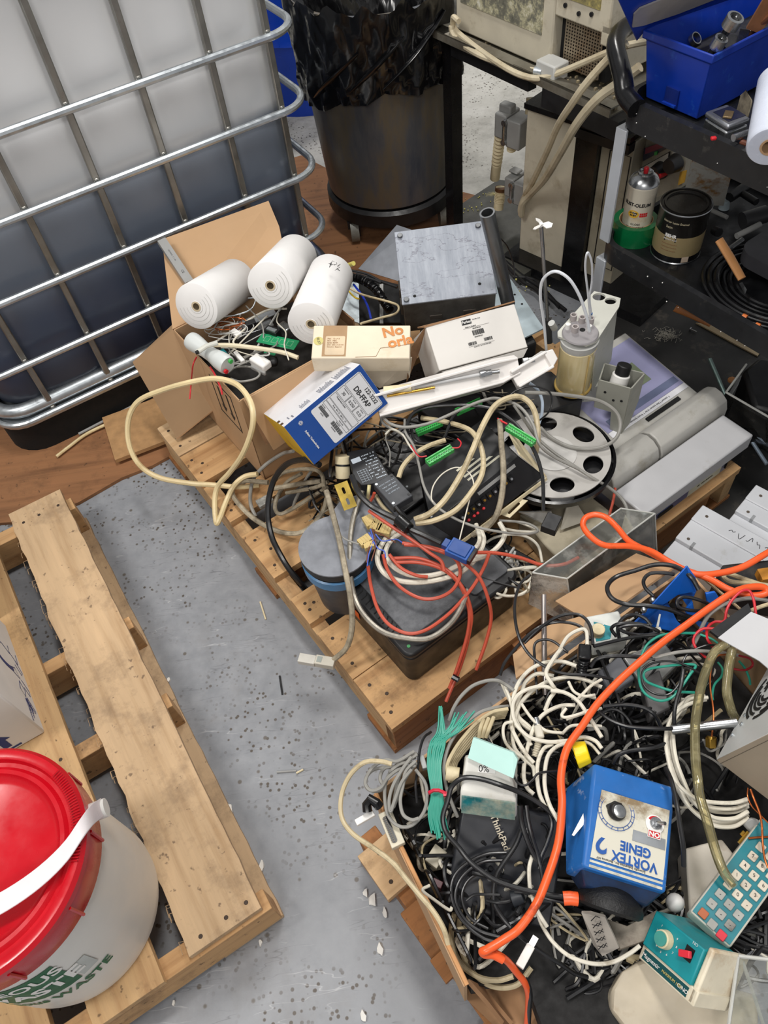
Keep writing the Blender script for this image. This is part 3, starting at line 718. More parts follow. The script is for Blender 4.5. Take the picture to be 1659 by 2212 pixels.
b = B(); b.slab([W(548, 905, .33), W(575, 960, .25), W(600, 948, .27), W(600, 905, .33)], .004); inworld(b.go('torn_tab', CARDD), cb)

# ---- three white rolls
ROLLM = M((232, 230, 228), .75, var=.02)
def roll(label, a, c, za, zc, r):
    p, q = W(a[0], a[1], za), W(c[0], c[1], zc)
    d = (q - p).normalized(); Mx = pose(p, d.orthogonal(), d.cross(d.orthogonal())); L = (q - p).length
    o = T('filter_roll', label, 'roll', Mx, 'white rolls lying in the open box')
    b = B(); pr = [(.012, -.001), (.0125, 0), (r - .001, 0), (r, .001), (r, L - .003), (r - .003, L), (.01, L)]
    b.lathe(pr, 48, cap0=False); b.go('roll_body', ROLLM, o, sharp=50)
    b = B(); b.lathe([(.008, -.001), (.012, -.001), (.012, .05), (.008, .05)], 20, cap0=False, cap1=False); b.go('core', M((196, 180, 150), .7), o)
    b = B(); 
    for k in range(4): b.tube([((r * (.3 + .17 * k)) * math.cos(t * .2), (r * (.3 + .17 * k)) * math.sin(t * .2), -.0004) for t in range(20)], .0004, 4)
    b.go('winding_lines', M((190, 188, 184), .8), o)
    return o
r1 = roll('left white roll, end with yellowish core facing the camera, lying flattest', (424, 662), (512, 606), .50, .43, .054)
r2 = roll('middle white roll behind the other two, stamped grey print on its end', (584, 617), (640, 553), .525, .45, .054)
r3 = roll('right white roll nearest the kraft carton with black scribble at its far end', (672, 700), (716, 592), .50, .47, .053)
b = B()
PM = M((150, 150, 152), .8)
text(r2, 'SALTECH', .014, r2.matrix_basis.inverted() @ pose(W(560, 622, .492), W(565, 650, .49) - W(545, 590, .49), W(600, 600, .52) - W(560, 622, .492)), PM, 'end_stamp') if 0 else None
rr = random.Random(4); b = B(); pr = None
for k in range(7):
    a = math.radians(rr.uniform(-10, 30)); b0 = W(722 + rr.uniform(-6, 8), 572 + rr.uniform(-10, 12), .567); b.tube([b0, b0 + Vector((rr.uniform(-.01, .01), rr.uniform(-.01, .01), -.001)), b0 + Vector((rr.uniform(-.01, .01), rr.uniform(-.01, .01), -.001))], .0006, 4)
inworld(b.go('marker_scribble', INK), r3)

# ---- grey trunking strip leaning on the flap
b = B(); M1, l1, l2 = frame(W(340, 521, .52), W(400, 612, .46), W(360, 512, .52)); b.at(M1); w_ = .02
b.box(0, l1, 0, .022, 0, .0015); b.box(0, l1, 0, .0015, -.012, 0); b.box(0, l1, .0205, .022, -.012, 0)
o = b.go('trunking_cover', GREY); tag(o, 'grey plastic trunking strip propped on the raised cardboard flap', 'strip')
text(o, 'CE', .008, M1 @ TR(l1 - .03, .011, .0018), INK); text(o, 'SIEMENS  5 1 40', .005, M1 @ TR(.05, .011, .0018), M((110, 112, 114)))

# ---- light grey hand grip with buttons
hg = T('hand_grip', 'pale grey hand grip with green and red buttons hanging over the box corner', 'controller', Matrix())
p0, p1 = W(412, 735, .45), W(492, 790, .44)
d = (p1 - p0)
b = B(); prof = [(0, .020), (.06, .022), (.2, .0205), (.4, .0165), (.6, .017), (.8, .0215), (.95, .0225), (1.0, .0205)]
def pr(t):
    for (a, ra), (c, rc) in zip(prof, prof[1:]):
        if t <= c: return ra + (rc - ra) * (t - a) / (c - a)
    return .02
b.tube([p0 + d * (i / 24) for i in range(25)], pr, 20); b.go('grip_body', M((204, 208, 206), .4, var=.02), hg, sharp=50)
e = p1 + d.normalized() * .0008
GN = frame(e, e + Vector((.02, .01, .01)), e + Vector((0, .01, .03)))
uu = d.normalized().orthogonal(); vv = d.normalized().cross(uu)
for c, ang, nm in ((GREENC, 60, 'green_button'), (RED, 200, 'red_button')):
    q = W(499, 781, .455) if nm[0] == 'g' else W(489, 803, .435)
    b = B(); b.cyl(q - d.normalized() * .004, q + d.normalized() * .0015, .0052, n=16); b.go(nm, c, hg)
b = B(); b.tube([W(424, 762, .475), W(445, 748, .475), W(470, 740, .475)], .0065, 12, flat=.8); b.go('clip', M((206, 206, 196), .4), hg)
b = B(); b.cyl(W(424, 762, .482), W(428, 760, .484), .0045, n=14); b.go('clip_hole', BLACK, hg)

# ---- loose parts inside the box
BOARD = M((30, 150, 96), .4, var=.15, sc=60)
def part_box(name, label, cat, k, c, x, y, z, zt, mat, bev=.001, extra=None):
    p = P(k, *c, z); Mx, lx, ly = frame(p, P(k, *x, z), P(k, *y, z)); b = B(Mx); b.box(0, lx, 0, ly, -zt, 0); o = b.go(name, mat, bev=bev); tag(o, label, cat); return o, Mx, lx, ly
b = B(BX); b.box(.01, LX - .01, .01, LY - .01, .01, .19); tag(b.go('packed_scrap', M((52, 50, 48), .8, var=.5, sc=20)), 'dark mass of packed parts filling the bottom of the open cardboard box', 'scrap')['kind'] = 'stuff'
o, Mx, lx, ly = part_box('circuit_board', 'green circuit board with white outlines in the open box', 'circuit board', 'B1', (935, 1015), (1195, 1070), (1010, 960), .415, .002, BOARD)
b = B(Mx); rr = random.Random(2)
for x in (.15, .35, .55, .75):
    X = lx * x; b.tube([(X, ly * .25, .0004), (X + lx * .13, ly * .25, .0004), (X + lx * .13, ly * .75, .0004), (X, ly * .75, .0004)], .0005, 4, closed=True)
inworld(b.go('silkscreen', M((180, 220, 190))), o)
o, Mx, lx, ly = part_box('circuit_board', 'small second green board piece half buried below the larger one', 'circuit board', 'B1', (985, 1090), (1060, 1110), (980, 1060), .41, .002, BOARD)
o, Mx, lx, ly = part_box('metal_bracket', 'long folded steel bracket lying under the rolls in the box', 'bracket', 'B1', (840, 920), (1080, 820), (830, 870), .405, .003, GALV)
o, Mx, lx, ly = part_box('metal_bracket', 'flat steel mounting plate with cutouts behind the green board', 'bracket', 'B1', (790, 990), (1060, 900), (790, 935), .40, .012, STEEL)
b = B(Mx); b.box(lx * .35, lx * .6, ly * .2, ly * .8, .0, .02); inworld(b.go('black_relay', BLACK, bev=.001), o)
b = B(Mx); b.cyl((lx * .15, ly * .5, 0), (lx * .15, ly * .5, .014), .011, n=20); inworld(b.go('steel_knob', STEEL, bev=.001), o)
o, Mx, lx, ly = part_box('connector_module', 'black and silver connector module between plate and right roll', 'connector', 'B1', (985, 930), (1070, 960), (1000, 890), .425, .02, BLACK)
b = B(Mx); b.box(lx * .2, lx * .9, ly * .1, ly * .6, 0, .003); inworld(b.go('silver_insert', GALV), o)
o, Mx, lx, ly = part_box('square_cap', 'off-white plastic cap in the open box next to the ribbed hose', 'cap', 'B1', (880, 1130), (980, 1190), (930, 1080), .42, .02, WHITE, .004)
o, Mx, lx, ly = part_box('connector_module', 'small white plug beside the grey grip in the box', 'connector', 'B1', (775, 1085), (830, 1150), (800, 1070), .42, .012, WHITE, .002)
o, Mx, lx, ly = part_box('connector_module', 'white terminal lying against the copper wire bundle', 'connector', 'B1', (750, 940), (800, 975), (770, 905), .42, .012, WHITE, .002)
o, Mx, lx, ly = part_box('angular_plug', 'grey angular plug against the front wall of the open box', 'plug', 'B1', (890, 1180), (990, 1230), (870, 1150), .405, .012, GREY, .003)
o, Mx, lx, ly = part_box('black_plug', 'round black rubber plug against the front wall of the open box', 'plug', 'B1', (990, 1160), (1080, 1150), (1000, 1110), .41, .02, BLACK, .008)
o, Mx, lx, ly = part_box('motor_block', 'small silver motor block left of the right roll', 'motor', 'B1', (1075, 900), (1140, 940), (1100, 850), .425, .03, STEEL, .003)
o, Mx, lx, ly = part_box('teal_clip', 'teal plastic piece under the grey grip', 'plastic part', 'B1', (680, 1075), (730, 1130), (710, 1060), .405, .01, TEAL, .001)
rr = random.Random(21)
def lump(c, spread, r, n, rz, seed):
    q = random.Random(seed); return [c + Vector((q.uniform(-1, 1) * spread[0], q.uniform(-1, 1) * spread[1], q.uniform(-1, 1) * rz)) for _ in range(n)]
for i in range(9):
    c = P('B1', 760 + rr.uniform(-90, 90), 900 + rr.uniform(-40, 50), .415); R_ = rr.uniform(.025, .04)
    pts = [c + Vector((R_ * math.cos(a) * 1.2, R_ * .6 * math.sin(a), rr.uniform(-.004, .006))) for a in [k * .785 for k in range(8)]]
    cab(('fine copper wire loop' if i % 2 else 'thin grey wire loop') + ' between the rolls in the open box', 'F', None, .0011, COPPER if i % 2 else LGREY, group='fine copper loops' if i % 2 else 'fine grey loops', name='wire', cat='wire', w=pts, closed=True, n=6)
for i in range(14):
    a = P('B1', rr.uniform(620, 1150), rr.uniform(740, 1180), .41); c = P('B1', rr.uniform(620, 1100), rr.uniform(1000, 1220), .405)
    mid = (a + c) / 2 + Vector((rr.uniform(-.05, .05), rr.uniform(-.05, .05), rr.uniform(0, .03)))
    cab('short loose wire among the parts in the open box', 'F', None, rr.choice([.0012, .0018, .0025]), [CBG, CBW, LGREY][i % 3], group='loose wires in the open box', name='wire', cat='wire', w=[a, mid, c], n=6)
cab('ribbed cream hose across the front of the open box', 'B1', [(630, 1040, .43), (760, 1040, .435), (960, 1062, .43), (1120, 1090, .425), (1225, 1125, .42)], 10, M((226, 214, 184), .5, bp=.3), name='hose', cat='hose')
cab('curved silvery wire rising beside the left roll', 'B1', [(640, 930), (700, 850), (800, 830), (900, 790), (930, 720), (880, 715)], 3, GALV, .43, name='wire', cat='wire')
cab('grey coiled lead in the front corner of the open box', 'B1', [(760, 1270), (830, 1290), (930, 1270), (960, 1230), (900, 1190), (800, 1190), (740, 1230)], 5, CBG, .40)
cab('white lead hanging between right roll and green board', 'B1', [(1090, 820), (1080, 880), (1140, 950), (1130, 1040), (1160, 1140)], 3, CBW, .43)
cab('long red wire hanging over the left cardboard flap', 'B1', [(525, 1120, .41), (500, 1180, .40), (488, 1300, .33), (478, 1410, .30)], 3, CRD2, name='wire', cat='wire')
cab('short red wire at the front corner of the open box', 'B1', [(620, 1190, .42), (650, 1240, .43), (690, 1330, .42), (702, 1380, .41)], 4, CRD2, name='wire', cat='wire')
CRT = M((226, 206, 160), .4, var=.06, dirt=(190, 164, 112), da=.3, sss=.1)
cab('stiff cream tube looping beside the open box and kinked over the pallet edge', 'F', [(560, 1048, .15), (515, 1052, .15), (455, 1047, .15), (410, 1044, .16), (345, 1032, .19), (302, 1005, .22), (279, 960, .26), (278, 905, .31), (300, 866, .35), (350, 843, .39), (410, 826, .42), (465, 818, .43), (510, 830, .435), (538, 862, .43), (547, 900, .41), (541, 940, .37), (522, 985, .31), (495, 1022, .24), (472, 1048, .19), (464, 1080, .16), (467, 1128, .135), (474, 1122, .14), (488, 1085, .15), (505, 1050, .17), (528, 1030, .18), (556, 1024, .19)], 13, CRT, name='tube', cat='tube')
cab('thin pale tube lying on the hardboard in front of the caged tank', 'A6', [(410, 1830, .02), (500, 1760, .02), (640, 1660, .02), (860, 1560, .025), (1080, 1475, .03)], 7, CRT, name='tube', cat='tube')
cab('slim grey rod lying beside the pale tube near the tank', 'A6', [(570, 1668, .022), (720, 1590, .022), (1000, 1445, .03)], 6, GREY, name='rod', cat='rod')

# ---- blue, white and yellow column carton
CMx = pose((-.176, 1.1009, .47), (.8413, .4874, .2336), (.4516, -.3964, -.7994))
cc = T('column_carton', 'blue, white and yellow carton lettered DB-FFAP tipped on its corner', 'box', CMx)
X_, Y_, Z_ = .2036, .1033, .235
BLF = M((18, 66, 138), .4, var=.04); YEL = M((226, 182, 24), .5, var=.05, dirt=(180, 130, 20), da=.2)
b = B(); b.box(0, X_, 0, Y_, 0, Z_, fm=[1, 3, 0, 3, 2, 0]); b.go('carton_body', [M((228, 228, 232), .45, var=.01), BLF, YEL, CARDD], cc, bev=.0012)
FT = Matrix(((0, 1, 0, 0), (1, 0, 0, 0), (0, 0, -1, -.0006), (0, 0, 0, 1)))      # text x -> +Y, text y -> +X
b = B(FT); b.prism(rrect(.010, .097, .062, .194, .005, 4), 0, .0003); lbl = b.go('white_label', M((206, 206, 208), .5, var=.02), cc)
def ft(x, y): return FT @ TR(x, y, .0008)
text(cc, '122-3232', .0125, ft(.066, .183), INK, sx=.85, bold=.012); text(cc, 'DB-FFAP', .0165, ft(.056, .166), INK, sx=.82, bold=.02)
b = B(FT)
def fr(x0, x1, y0, y1, t=.0005):
    for a in ((x0, x1, y0, y0 + t), (x0, x1, y1 - t, y1), (x0, x0 + t, y0, y1), (x1 - t, x1, y0, y1)): b.box(a[0], a[1], a[2], a[3], .0005, .0008)
fr(.012, .040, .130, .151); fr(.041, .066, .130, .151); fr(.067, .092, .130, .151); fr(.012, .094, .112, .128); fr(.012, .094, .103, .111); fr(.012, .094, .094, .102); fr(.012, .095, .153, .192)
for i in range(26): b.box(.014 + i * .0011, .014 + i * .0011 + (.0007 if i % 3 else .0004), .08, .088, .0005, .0008); b.box(.056 + i * .0013, .056 + i * .0013 + (.0008 if i % 4 else .0004), .08, .089, .0005, .0008)
b.go('label_print', INK, cc)
for s, x, y, z in (('30', .026, .139, .0095), ('0.250', .0535, .139, .009), ('0.25', .080, .139, .009), ('Length (meters)', .026, .1475, .003), ('I.D. (mm)', .0535, .1475, .003), ('Film (um)', .080, .1475, .003), ('Temperature Limits', .036, .1245, .0045), ('From   40 C To   250 C (    ) C', .053, .107, .0042), ('Part No.', .02, .0905, .0038), ('Serial No.', .068, .0915, .0038), ('122-3232', .03, .077, .003), ('US1234567H', .07, .077, .003), ('Made in USA', .07, .098, .003)):
    text(cc, s, z, ft(x, y), INK, 'small_print', sx=.85)
text(cc, 'Agilent Technologies', .0062, ft(.058, .030), WHITE, bold=.02, sx=.9)
b = B(FT)
for k in range(12):
    a = k * math.pi / 6; b.tube([(.016 + .0015 * math.cos(a), .032 + .0015 * math.sin(a), .0006), (.016 + .005 * math.cos(a), .032 + .005 * math.sin(a), .0006)], .0004, 4)
b.go('star_mark', WHITE, cc)
WT = Matrix(((1, 0, 0, 0), (0, 0, -1, -.0006), (0, 1, 0, 0), (0, 0, 0, 1)))
WT2 = Matrix(((0, 1, 0, 0), (0, 0, -1, -.0006), (-1, 0, 0, 0), (0, 0, 0, 1))); WT2 = Matrix(((0, 1, 0, 0), (0, 0, 0, -.0006), (1, 0, 0, 0), (0, 0, 0, 1)))
GP = M((120, 124, 140), .6)
rr = random.Random(8); b = B()
for cx0, n_, w_ in ((.055, 9, .035), (.105, 14, .045), (.15, 14, .045)):
    for i in range(n_): b.box(cx0 + i * .0028, cx0 + i * .0028 + .0009, -.0008, -.0002, .022, .022 + w_ * rr.uniform(.6, 1))
b.box(.02, .022, -.0008, -.0002, .02, .04); b.box(.028, .031, -.0008, -.0002, .012, .03)
b.go('text_lines', GP, cc)
b = B(); 
for z in (.02, .052): b.box(.0, .006, -.0012, 0, z, z + .012)
b.go('locking_slots', M((74, 52, 34)), cc)
b = B(); b.slab([Vector((.06, -.003, .11)), Vector((.2, -.003, .1)), Vector((.2, -.012, .135)), Vector((.06, -.03, .15))], .0015); b.bm.free()

# ---- long cream and brown carton
K1, lx, ly = frame(W(672, 774, .50), W(885, 774, .49), W(672, 703, .52)); K1 = K1
kc = T('slim_carton', 'long cream carton with brown end label and orange lettering', 'box', K1)
KM = M((226, 212, 188), .6, var=.05, dirt=(200, 176, 138), da=.3)
b = B(); b.box(0, lx, 0, ly, -.05, 0); b.go('carton_body', KM, kc, bev=.002)
b = B(); b.box(.022, lx * .35, .005, ly - .001, -.001, .0006); b.go('brown_end_label', M((172, 138, 100), .6), kc)
b = B(); b.prism(rrect(.028, lx * .335, .008, ly * .66, .003, 3), .0004, .0011); b.go('paper_label', M((218, 196, 164), .6), kc)
for i, s in enumerate(('Matl   10 x 4.6', 'Part   MBC', 'Serial  82/84', 'Dim  250 x 4.6 mm', 'Column  Separon')): text(kc, s, .0045, TR(.032, ly * .58 - i * .0052, .0014), CARDD, 'small_print', align='LEFT')
b = B(TR(.013, ly * .52, .0006)); b.lathe([(.001, 0), (.0105, 0), (.0105, .0003), (.001, .0003)], 24); b.go('round_sticker', M((196, 186, 116), .6), kc)
text(kc, '0137', .008, TR(.013, ly * .52, .0012, rz=-75), INK, 'handwriting')
OR = M((206, 132, 66), .6)
text(kc, 'No', .034, TR(lx * .82, ly * .80, .0012, rz=14), OR, bold=.03); text(kc, 'orla', .034, TR(lx * .90, ly * .50, .0012, rz=14), OR, bold=.03)
b = B(); b.tube([(lx * .45, ly * .03, .0006), (lx * .66, ly * .06, .0006), (lx * .70, ly * .3, .0006), (lx * .99, ly * .42, .0006)], .0005, 4); b.go('flap_seam', CARDD, kc)

# ---- white valve carton
VX = pose((.1399, 1.2938, .3505), (.9587, .2656, -.1015), (-.1551, .7877, .5962))
vc = T('valve_carton', 'white carton with barcode label leaning open beside the steel enclosure', 'box', VX)
b = B(); b.box(0, .218, 0, .1017, 0, .1); b.go('carton_body', M((226, 222, 216), .55, var=.02), vc, bev=.002)
PT = lambda x, y: TR(x, y, .1008)
b = B(TR(0, 0, .1003)); b.box(.082, .105, .083, .094, 0, .0004)
b.go('logo_block', INK, vc)
text(vc, 'Parker', .0085, TR(.0935, .0885, .1012), WHITE, bold=.02); text(vc, 'Hannifin Corp', .0034, PT(.118, .091), INK, 'small_print'); text(vc, 'Made in England', .004, PT(.1, .077), INK, 'small_print')
text(vc, '004070N33', .0042, PT(.113, .071), INK, 'small_print'); text(vc, '004070N33', .0042, PT(.112, .052), INK, 'small_print'); text(vc, 'Serial No. 3617210 006 0001', .0036, PT(.115, .031), INK, 'small_print')
b = B(TR(0, 0, .1003)); rr = random.Random(1)
for x0, x1, y0, y1 in ((.1, .127, .056, .067), (.083, .101, .036, .043), (.122, .142, .038, .045)):
    x = x0
    while x < x1:
        w_ = rr.choice([.0005, .001, .0015]); b.box(x, x + w_, y0, y1, 0, .0004); x += w_ + rr.choice([.0005, .0009])
for y in (.0745, .0335): b.box(.082, .145, y, y + .0003, 0, .0004)
b.go('barcodes', INK, vc)
b = B(); b.slab([Vector((-.004, .1, .102)), Vector((.22, .107, .1)), Vector((.22, .112, .06)), Vector((-.004, .112, .06))], .003); b.go('brown_back_flap', CARDD, vc)
b = B(); b.slab([VX.inverted() @ W(878, 826, .40), VX.inverted() @ W(890, 750, .45), VX.inverted() @ W(921, 703, .49), VX.inverted() @ W(905, 760, .42)], .003); b.go('brown_side_flap', CARDD, vc)
b = B(); b.slab([VX.inverted() @ W(952, 804, .43), VX.inverted() @ W(1140, 752, .407), VX.inverted() @ W(1130, 772, .40), VX.inverted() @ W(975, 806, .42)], .0015); b.go('bottom_flap', M((200, 196, 190), .6), vc)
b = B(); b.slab([W(720, 776, .47), W(890, 772, .45), W(885, 815, .40), W(820, 838, .39)], .003); tag(b.go('carton_piece', M((220, 206, 184), .6)), 'open cream carton half showing between the column carton and the white carton', 'box')
# ---- white moulded tray arm with fittings
AM = frame(W(832, 905, .40), W(1125, 825, .42), W(832, 868, .43))[0]
ta = T('moulded_tray', 'long white moulded tray holding tubes and steel fittings across the heap', 'tray', AM)
ai = AM.inverted(); L_ = lambda p: ai @ p
def lp(k, x, y, z): q = ai @ P(k, x, y, z); return q
q0, q1, q2, q3 = lp('B5', 250, 240, .43), lp('B5', 1100, 20, .45), lp('B5', 1060, 180, .40), lp('B5', 20, 470, .36)
b = B()
yb = .06; Lt = .30
b.loft([[(-.01, -.002, -.02), (-.01, .012, .02), (-.01, .016, .02), (-.01, .018, .008), (-.01, .052, .008), (-.01, .055, .02), (-.01, .06, .02), (-.01, .06, -.02)],
        [(Lt - .04, -.002, -.02), (Lt - .04, .012, .02), (Lt - .04, .016, .02), (Lt - .04, .018, .008), (Lt - .04, .052, .008), (Lt - .04, .055, .02), (Lt - .04, .06, .02), (Lt - .04, .06, -.02)],
        [(Lt, .016, -.01), (Lt, .022, .018), (Lt, .024, .019), (Lt, .026, .016), (Lt, .05, .016), (Lt, .053, .019), (Lt, .056, .018), (Lt, .058, -.01)]])
b.go('tray_body', M((234, 230, 226), .4, var=.01), ta, bev=.002)
b = B(); p = AM.inverted() @ W(1128, 828, .42); 
b.at(AM.inverted() @ frame(W(1122, 838, .43), W(1195, 795, .45), W(1122, 808, .45))[0]); b.box(0, .085, 0, .006, -.03, .004); b.box(0, .085, .034, .04, -.03, .004); b.box(0, .085, 0, .04, -.03, -.008); b.prism([(.08, 0), (.1, .012), (.1, .035), (.08, .04)], -.03, .002); b.go('end_cup', M((234, 230, 226), .4, var=.01), ta, bev=.002)
b = B(); b.cyl(lp('B2', 350, 1350, .45), lp('B2', 540, 1330, .455), .0085, n=20); b.go('cream_tube', CREAM, ta)
b = B(); b.cyl(lp('B2', 560, 1330, .452), lp('B2', 1015, 1240, .455), .0042, n=14); b.go('grey_rod', M((190, 190, 190), .4), ta)
b = B(); b.cyl(lp('B2', 370, 1390, .445), lp('B2', 700, 1330, .45), .003, n=12); b.go('tan_rod', BRASS, ta)
for a_, c_, r_ in (((1010, 1245), (1050, 1235), .009), ((1050, 1235), (1090, 1228), .0075), ((1090, 1228), (1145, 1220), .0045), ((1305, 1155), (1345, 1148), .008), ((1345, 1148), (1385, 1140), .007), ((1385, 1140), (1400, 1138), .004)):
    b = B(); b.cyl(lp('B2', *a_, .458), lp('B2', *c_, .458), r_, n=6 if r_ > .006 else 14); b.go('steel_fitting', STEEL, ta, bev=.0006)

# ---- steel enclosure, pipe, plates
SX = pose((.1173, 1.482, .3439), (.998, -.0601, .0198), (.0536, .9693, .2398))
se = T('steel_enclosure', 'scratched galvanised steel enclosure box tilted at the back of the heap', 'enclosure', SX)
m, nt, bs = newmat('scratched_steel'); v = coord(nt, (1, 1, 1)); n1 = noise(nt, coord(nt, (22, 3, 3)), 3, 6, .7); n2 = noise(nt, coord(nt, (1, 2.2, 1)), 9, 4, .6)
col = ramp(nt, n1, [(.3, lin((128, 134, 144))), (.7, lin((160, 165, 174)))]); f = ramp(nt, n2, [(.535, (0, 0, 0)), (.545, (.75, .75, .75)), (.555, (0, 0, 0))])
col = mixc(nt, f, col, lin((90, 88, 100))); col = mixc(nt, ramp(nt, noise(nt, v, 6, 6, .7), [(.55, (0, 0, 0)), (.8, (.6, .6, .6))]), col, lin((120, 122, 132)))
nt.links.new(col, bs.inputs['Base Color']); bs.inputs['Metallic'].default_value = .25; bs.inputs['Roughness'].default_value = .5
SCRM = m
b = B(); b.box(0, .216, 0, .2135, 0, .105); b.go('enclosure_body', M((120, 118, 114), .4, .6, var=.3, sc=12, dirt=(70, 64, 58), da=.7), se, bev=.002)
b = B(); b.box(-.002, .218, -.002, .2155, .1052, .1093); b.go('cover_plate', SCRM, se, bev=.0008)
for x, y in ((.009, .009), (.011, .2), (.2, .2)):
    b = B(); b.cyl((x, y, .109), (x, y, .1145), .0065, n=18); b.go('screw_head', M((120, 122, 124), .4, .8), se, bev=.001)
for x, y in ((.029, .018), (.182, .03)):
    b = B(); b.cyl((x, y, .1088), (x, y, .1098), .0038, n=16); b.go('screw_hole', DK, se)
for q in ((.06, .09, -.003, 0, .04, .055), (.14, .17, -.003, 0, .03, .06), (-.006, 0, .08, .11, .03, .06), (-.006, 0, .03, .05, .03, .07)): b = B(); b.box(*q); b.go('knockout', M((90, 84, 78), .5, .5), se, bev=.001)
pp0, pp1 = P('B2', 1060, 125, .66), P('B2', 1205, 755, .40)
dd = (pp1 - pp0).normalized(); b = B(); uo = dd.orthogonal()
Mx = pose(pp0, uo, dd.cross(uo)); L = (pp1 - pp0).length; b.at(Mx); b.lathe([(.0125, .02), (.0125, 0), (.0165, 0), (.0165, L), (.0125, L), (.0125, L - .05)], 28, cap0=False, cap1=False)
tag(b.go('steel_pipe', M((120, 122, 124), .35, .85, var=.1)), 'grey steel pipe standing up against the enclosure', 'pipe')
b = B(); b.slab([P('B2', 440, 212, .30), P('B2', 540, 245, .31), P('B2', 520, 620, .24), P('B2', 175, 515, .22)], .004); tag(b.go('metal_plate', M((160, 164, 172), .4, .5)), 'dull grey metal plate behind the left side of the enclosure', 'plate')
b = B(); b.slab([P('B2', 1060, 600, .34), P('B2', 1225, 590, .34), P('B2', 1450, 925, .34), P('B2', 1300, 1000, .34), P('B2', 1070, 900, .34)], .004)
o = tag(b.go('metal_plate', M((190, 206, 214), .35, .4)), 'pale bluish metal plate with small holes right of the steel pipe', 'plate')
for x, y in ((1250, 690), (1300, 755)):
    b = B(); p = P('B2', x, y, .3425); b.cyl(p, p + Vector((0, 0, .0006)), .003, n=10); inworld(b.go('plate_hole', DK), o)
b = B(); b.slab([P('B2', 100, 545, .30), P('B2', 175, 560, .30), P('B2', 180, 890, .30), P('B2', 60, 850, .30), P('B2', 60, 600, .3)], .004); tag(b.go('bright_sheet', M((214, 226, 232), .3, .3)), 'bright bluish white sheet wedged right of the open box', 'plate')
b = B(); b.slab([P('B2', 175, 560, .28), P('B2', 470, 640, .3), P('B2', 480, 900, .26), P('B2', 180, 900, .26)], .03); o = tag(b.go('black_case', DK), 'flat black case under the cables left of the enclosure', 'case')
b = B(); b.slab([P('B2', 320, 620, .31), P('B2', 345, 620, .31), P('B2', 345, 890, .3), P('B2', 320, 890, .3)], .004); inworld(b.go('grey_stripe', GREY), o)
pts = path('B2', [(100, 570), (200, 590), (290, 650), (350, 740), (390, 800)], (.36, .34)); cp = crom(pts, 24)
b = B(); b.tube(cp, lambda t: .0105 + .0018 * math.sin(t * 230), 12); tag(b.go('corrugated_conduit', BLACKG, sharp=60), 'black corrugated conduit curving left of the steel enclosure', 'conduit')
for a_ in ([(105, 545), (250, 580), (330, 610)], [(100, 520), (230, 550), (330, 600), (440, 640)]):
    cab('black cable beside the corrugated conduit', 'B2', a_, 6, CBK, .36, group='black cables by the conduit')
cab('blue wire left of the enclosure', 'B2', [(140, 620), (200, 700), (240, 780), (260, 860)], 5, M((20, 50, 170), .4), .34, name='wire', cat='wire')
cab('yellow wire left of the enclosure', 'B2', [(90, 620), (110, 670), (150, 710), (180, 720)], 4, M((220, 190, 60), .4), .34, name='wire', cat='wire')
cab('grey lead curling up to the kraft carton beside the enclosure', 'B2', [(100, 640, .36), (200, 690, .36), (400, 745, .38), (450, 775, .4), (430, 820, .42), (330, 850, .44), (190, 890, .48)], 5, CBB)
cab('black lead behind the steel pipe', 'B2', [(1140, 290, .35), (1200, 360, .3), (1240, 470, .25), (1250, 570, .22)], 3, CBK)
b = B(); b.cyl(P('B2', 100, 490, .33), P('B2', 140, 475, .35), .006, n=12); tag(b.go('tube_end', M((232, 220, 120), .4)), 'short yellow tube end beside the right white roll', 'tube')
# black cables on the floor behind the heap
for i, a_ in enumerate(([(1170, 450), (1300, 560), (1420, 640), (1500, 720), (1600, 800)], [(1180, 480), (1300, 600), (1400, 660), (1480, 760)], [(1240, 570), (1380, 590), (1480, 690), (1560, 780)])):
    cab('black cable lying on the dark floor behind the heap', 'B2', a_, 9, CBK, .03, group='black cables behind the heap')
# propeller stirrer
ps = T('stirrer_rod', 'thin steel stirrer shaft with a little white three-blade propeller on top', 'stirrer', Matrix())
s0, s1 = P('B3', 205, 80, .62), P('B3', 245, 680, .40)
b = B(); b.cyl(s0, s1, .0042, n=12); b.go('shaft', M((160, 160, 160), .3, .9), ps)
s2 = P('B3', 255, 830, .34); b = B(); b.cyl(s1, s2, .0085, n=14); b.go('sleeve', M((70, 70, 70), .4, .6), ps)
for k in range(3):
    a = math.radians(100 + 120 * k); b = B(); c = s0 + Vector((0, 0, .002)); e = Vector((math.cos(a), math.sin(a), 0)); n_ = Vector((-e.y, e.x, .45)).normalized()
    b.loft([[c + e * .003 - n_ * .003, c + e * .012 - n_ * .009, c + e * .022 - n_ * .006, c + e * .024 + n_ * .003, c + e * .014 + n_ * .007, c + e * .004 + n_ * .003], [x + Vector((0, 0, .0015)) for x in [c + e * .003 - n_ * .003, c + e * .012 - n_ * .009, c + e * .022 - n_ * .006, c + e * .024 + n_ * .003, c + e * .014 + n_ * .007, c + e * .004 + n_ * .003]]])
    b.go('propeller_blade', WHITE, ps)
b = B(); b.cyl(s0 - Vector((0, 0, .004)), s0 + Vector((0, 0, .005)), .0045, n=14); b.go('hub', WHITE, ps)

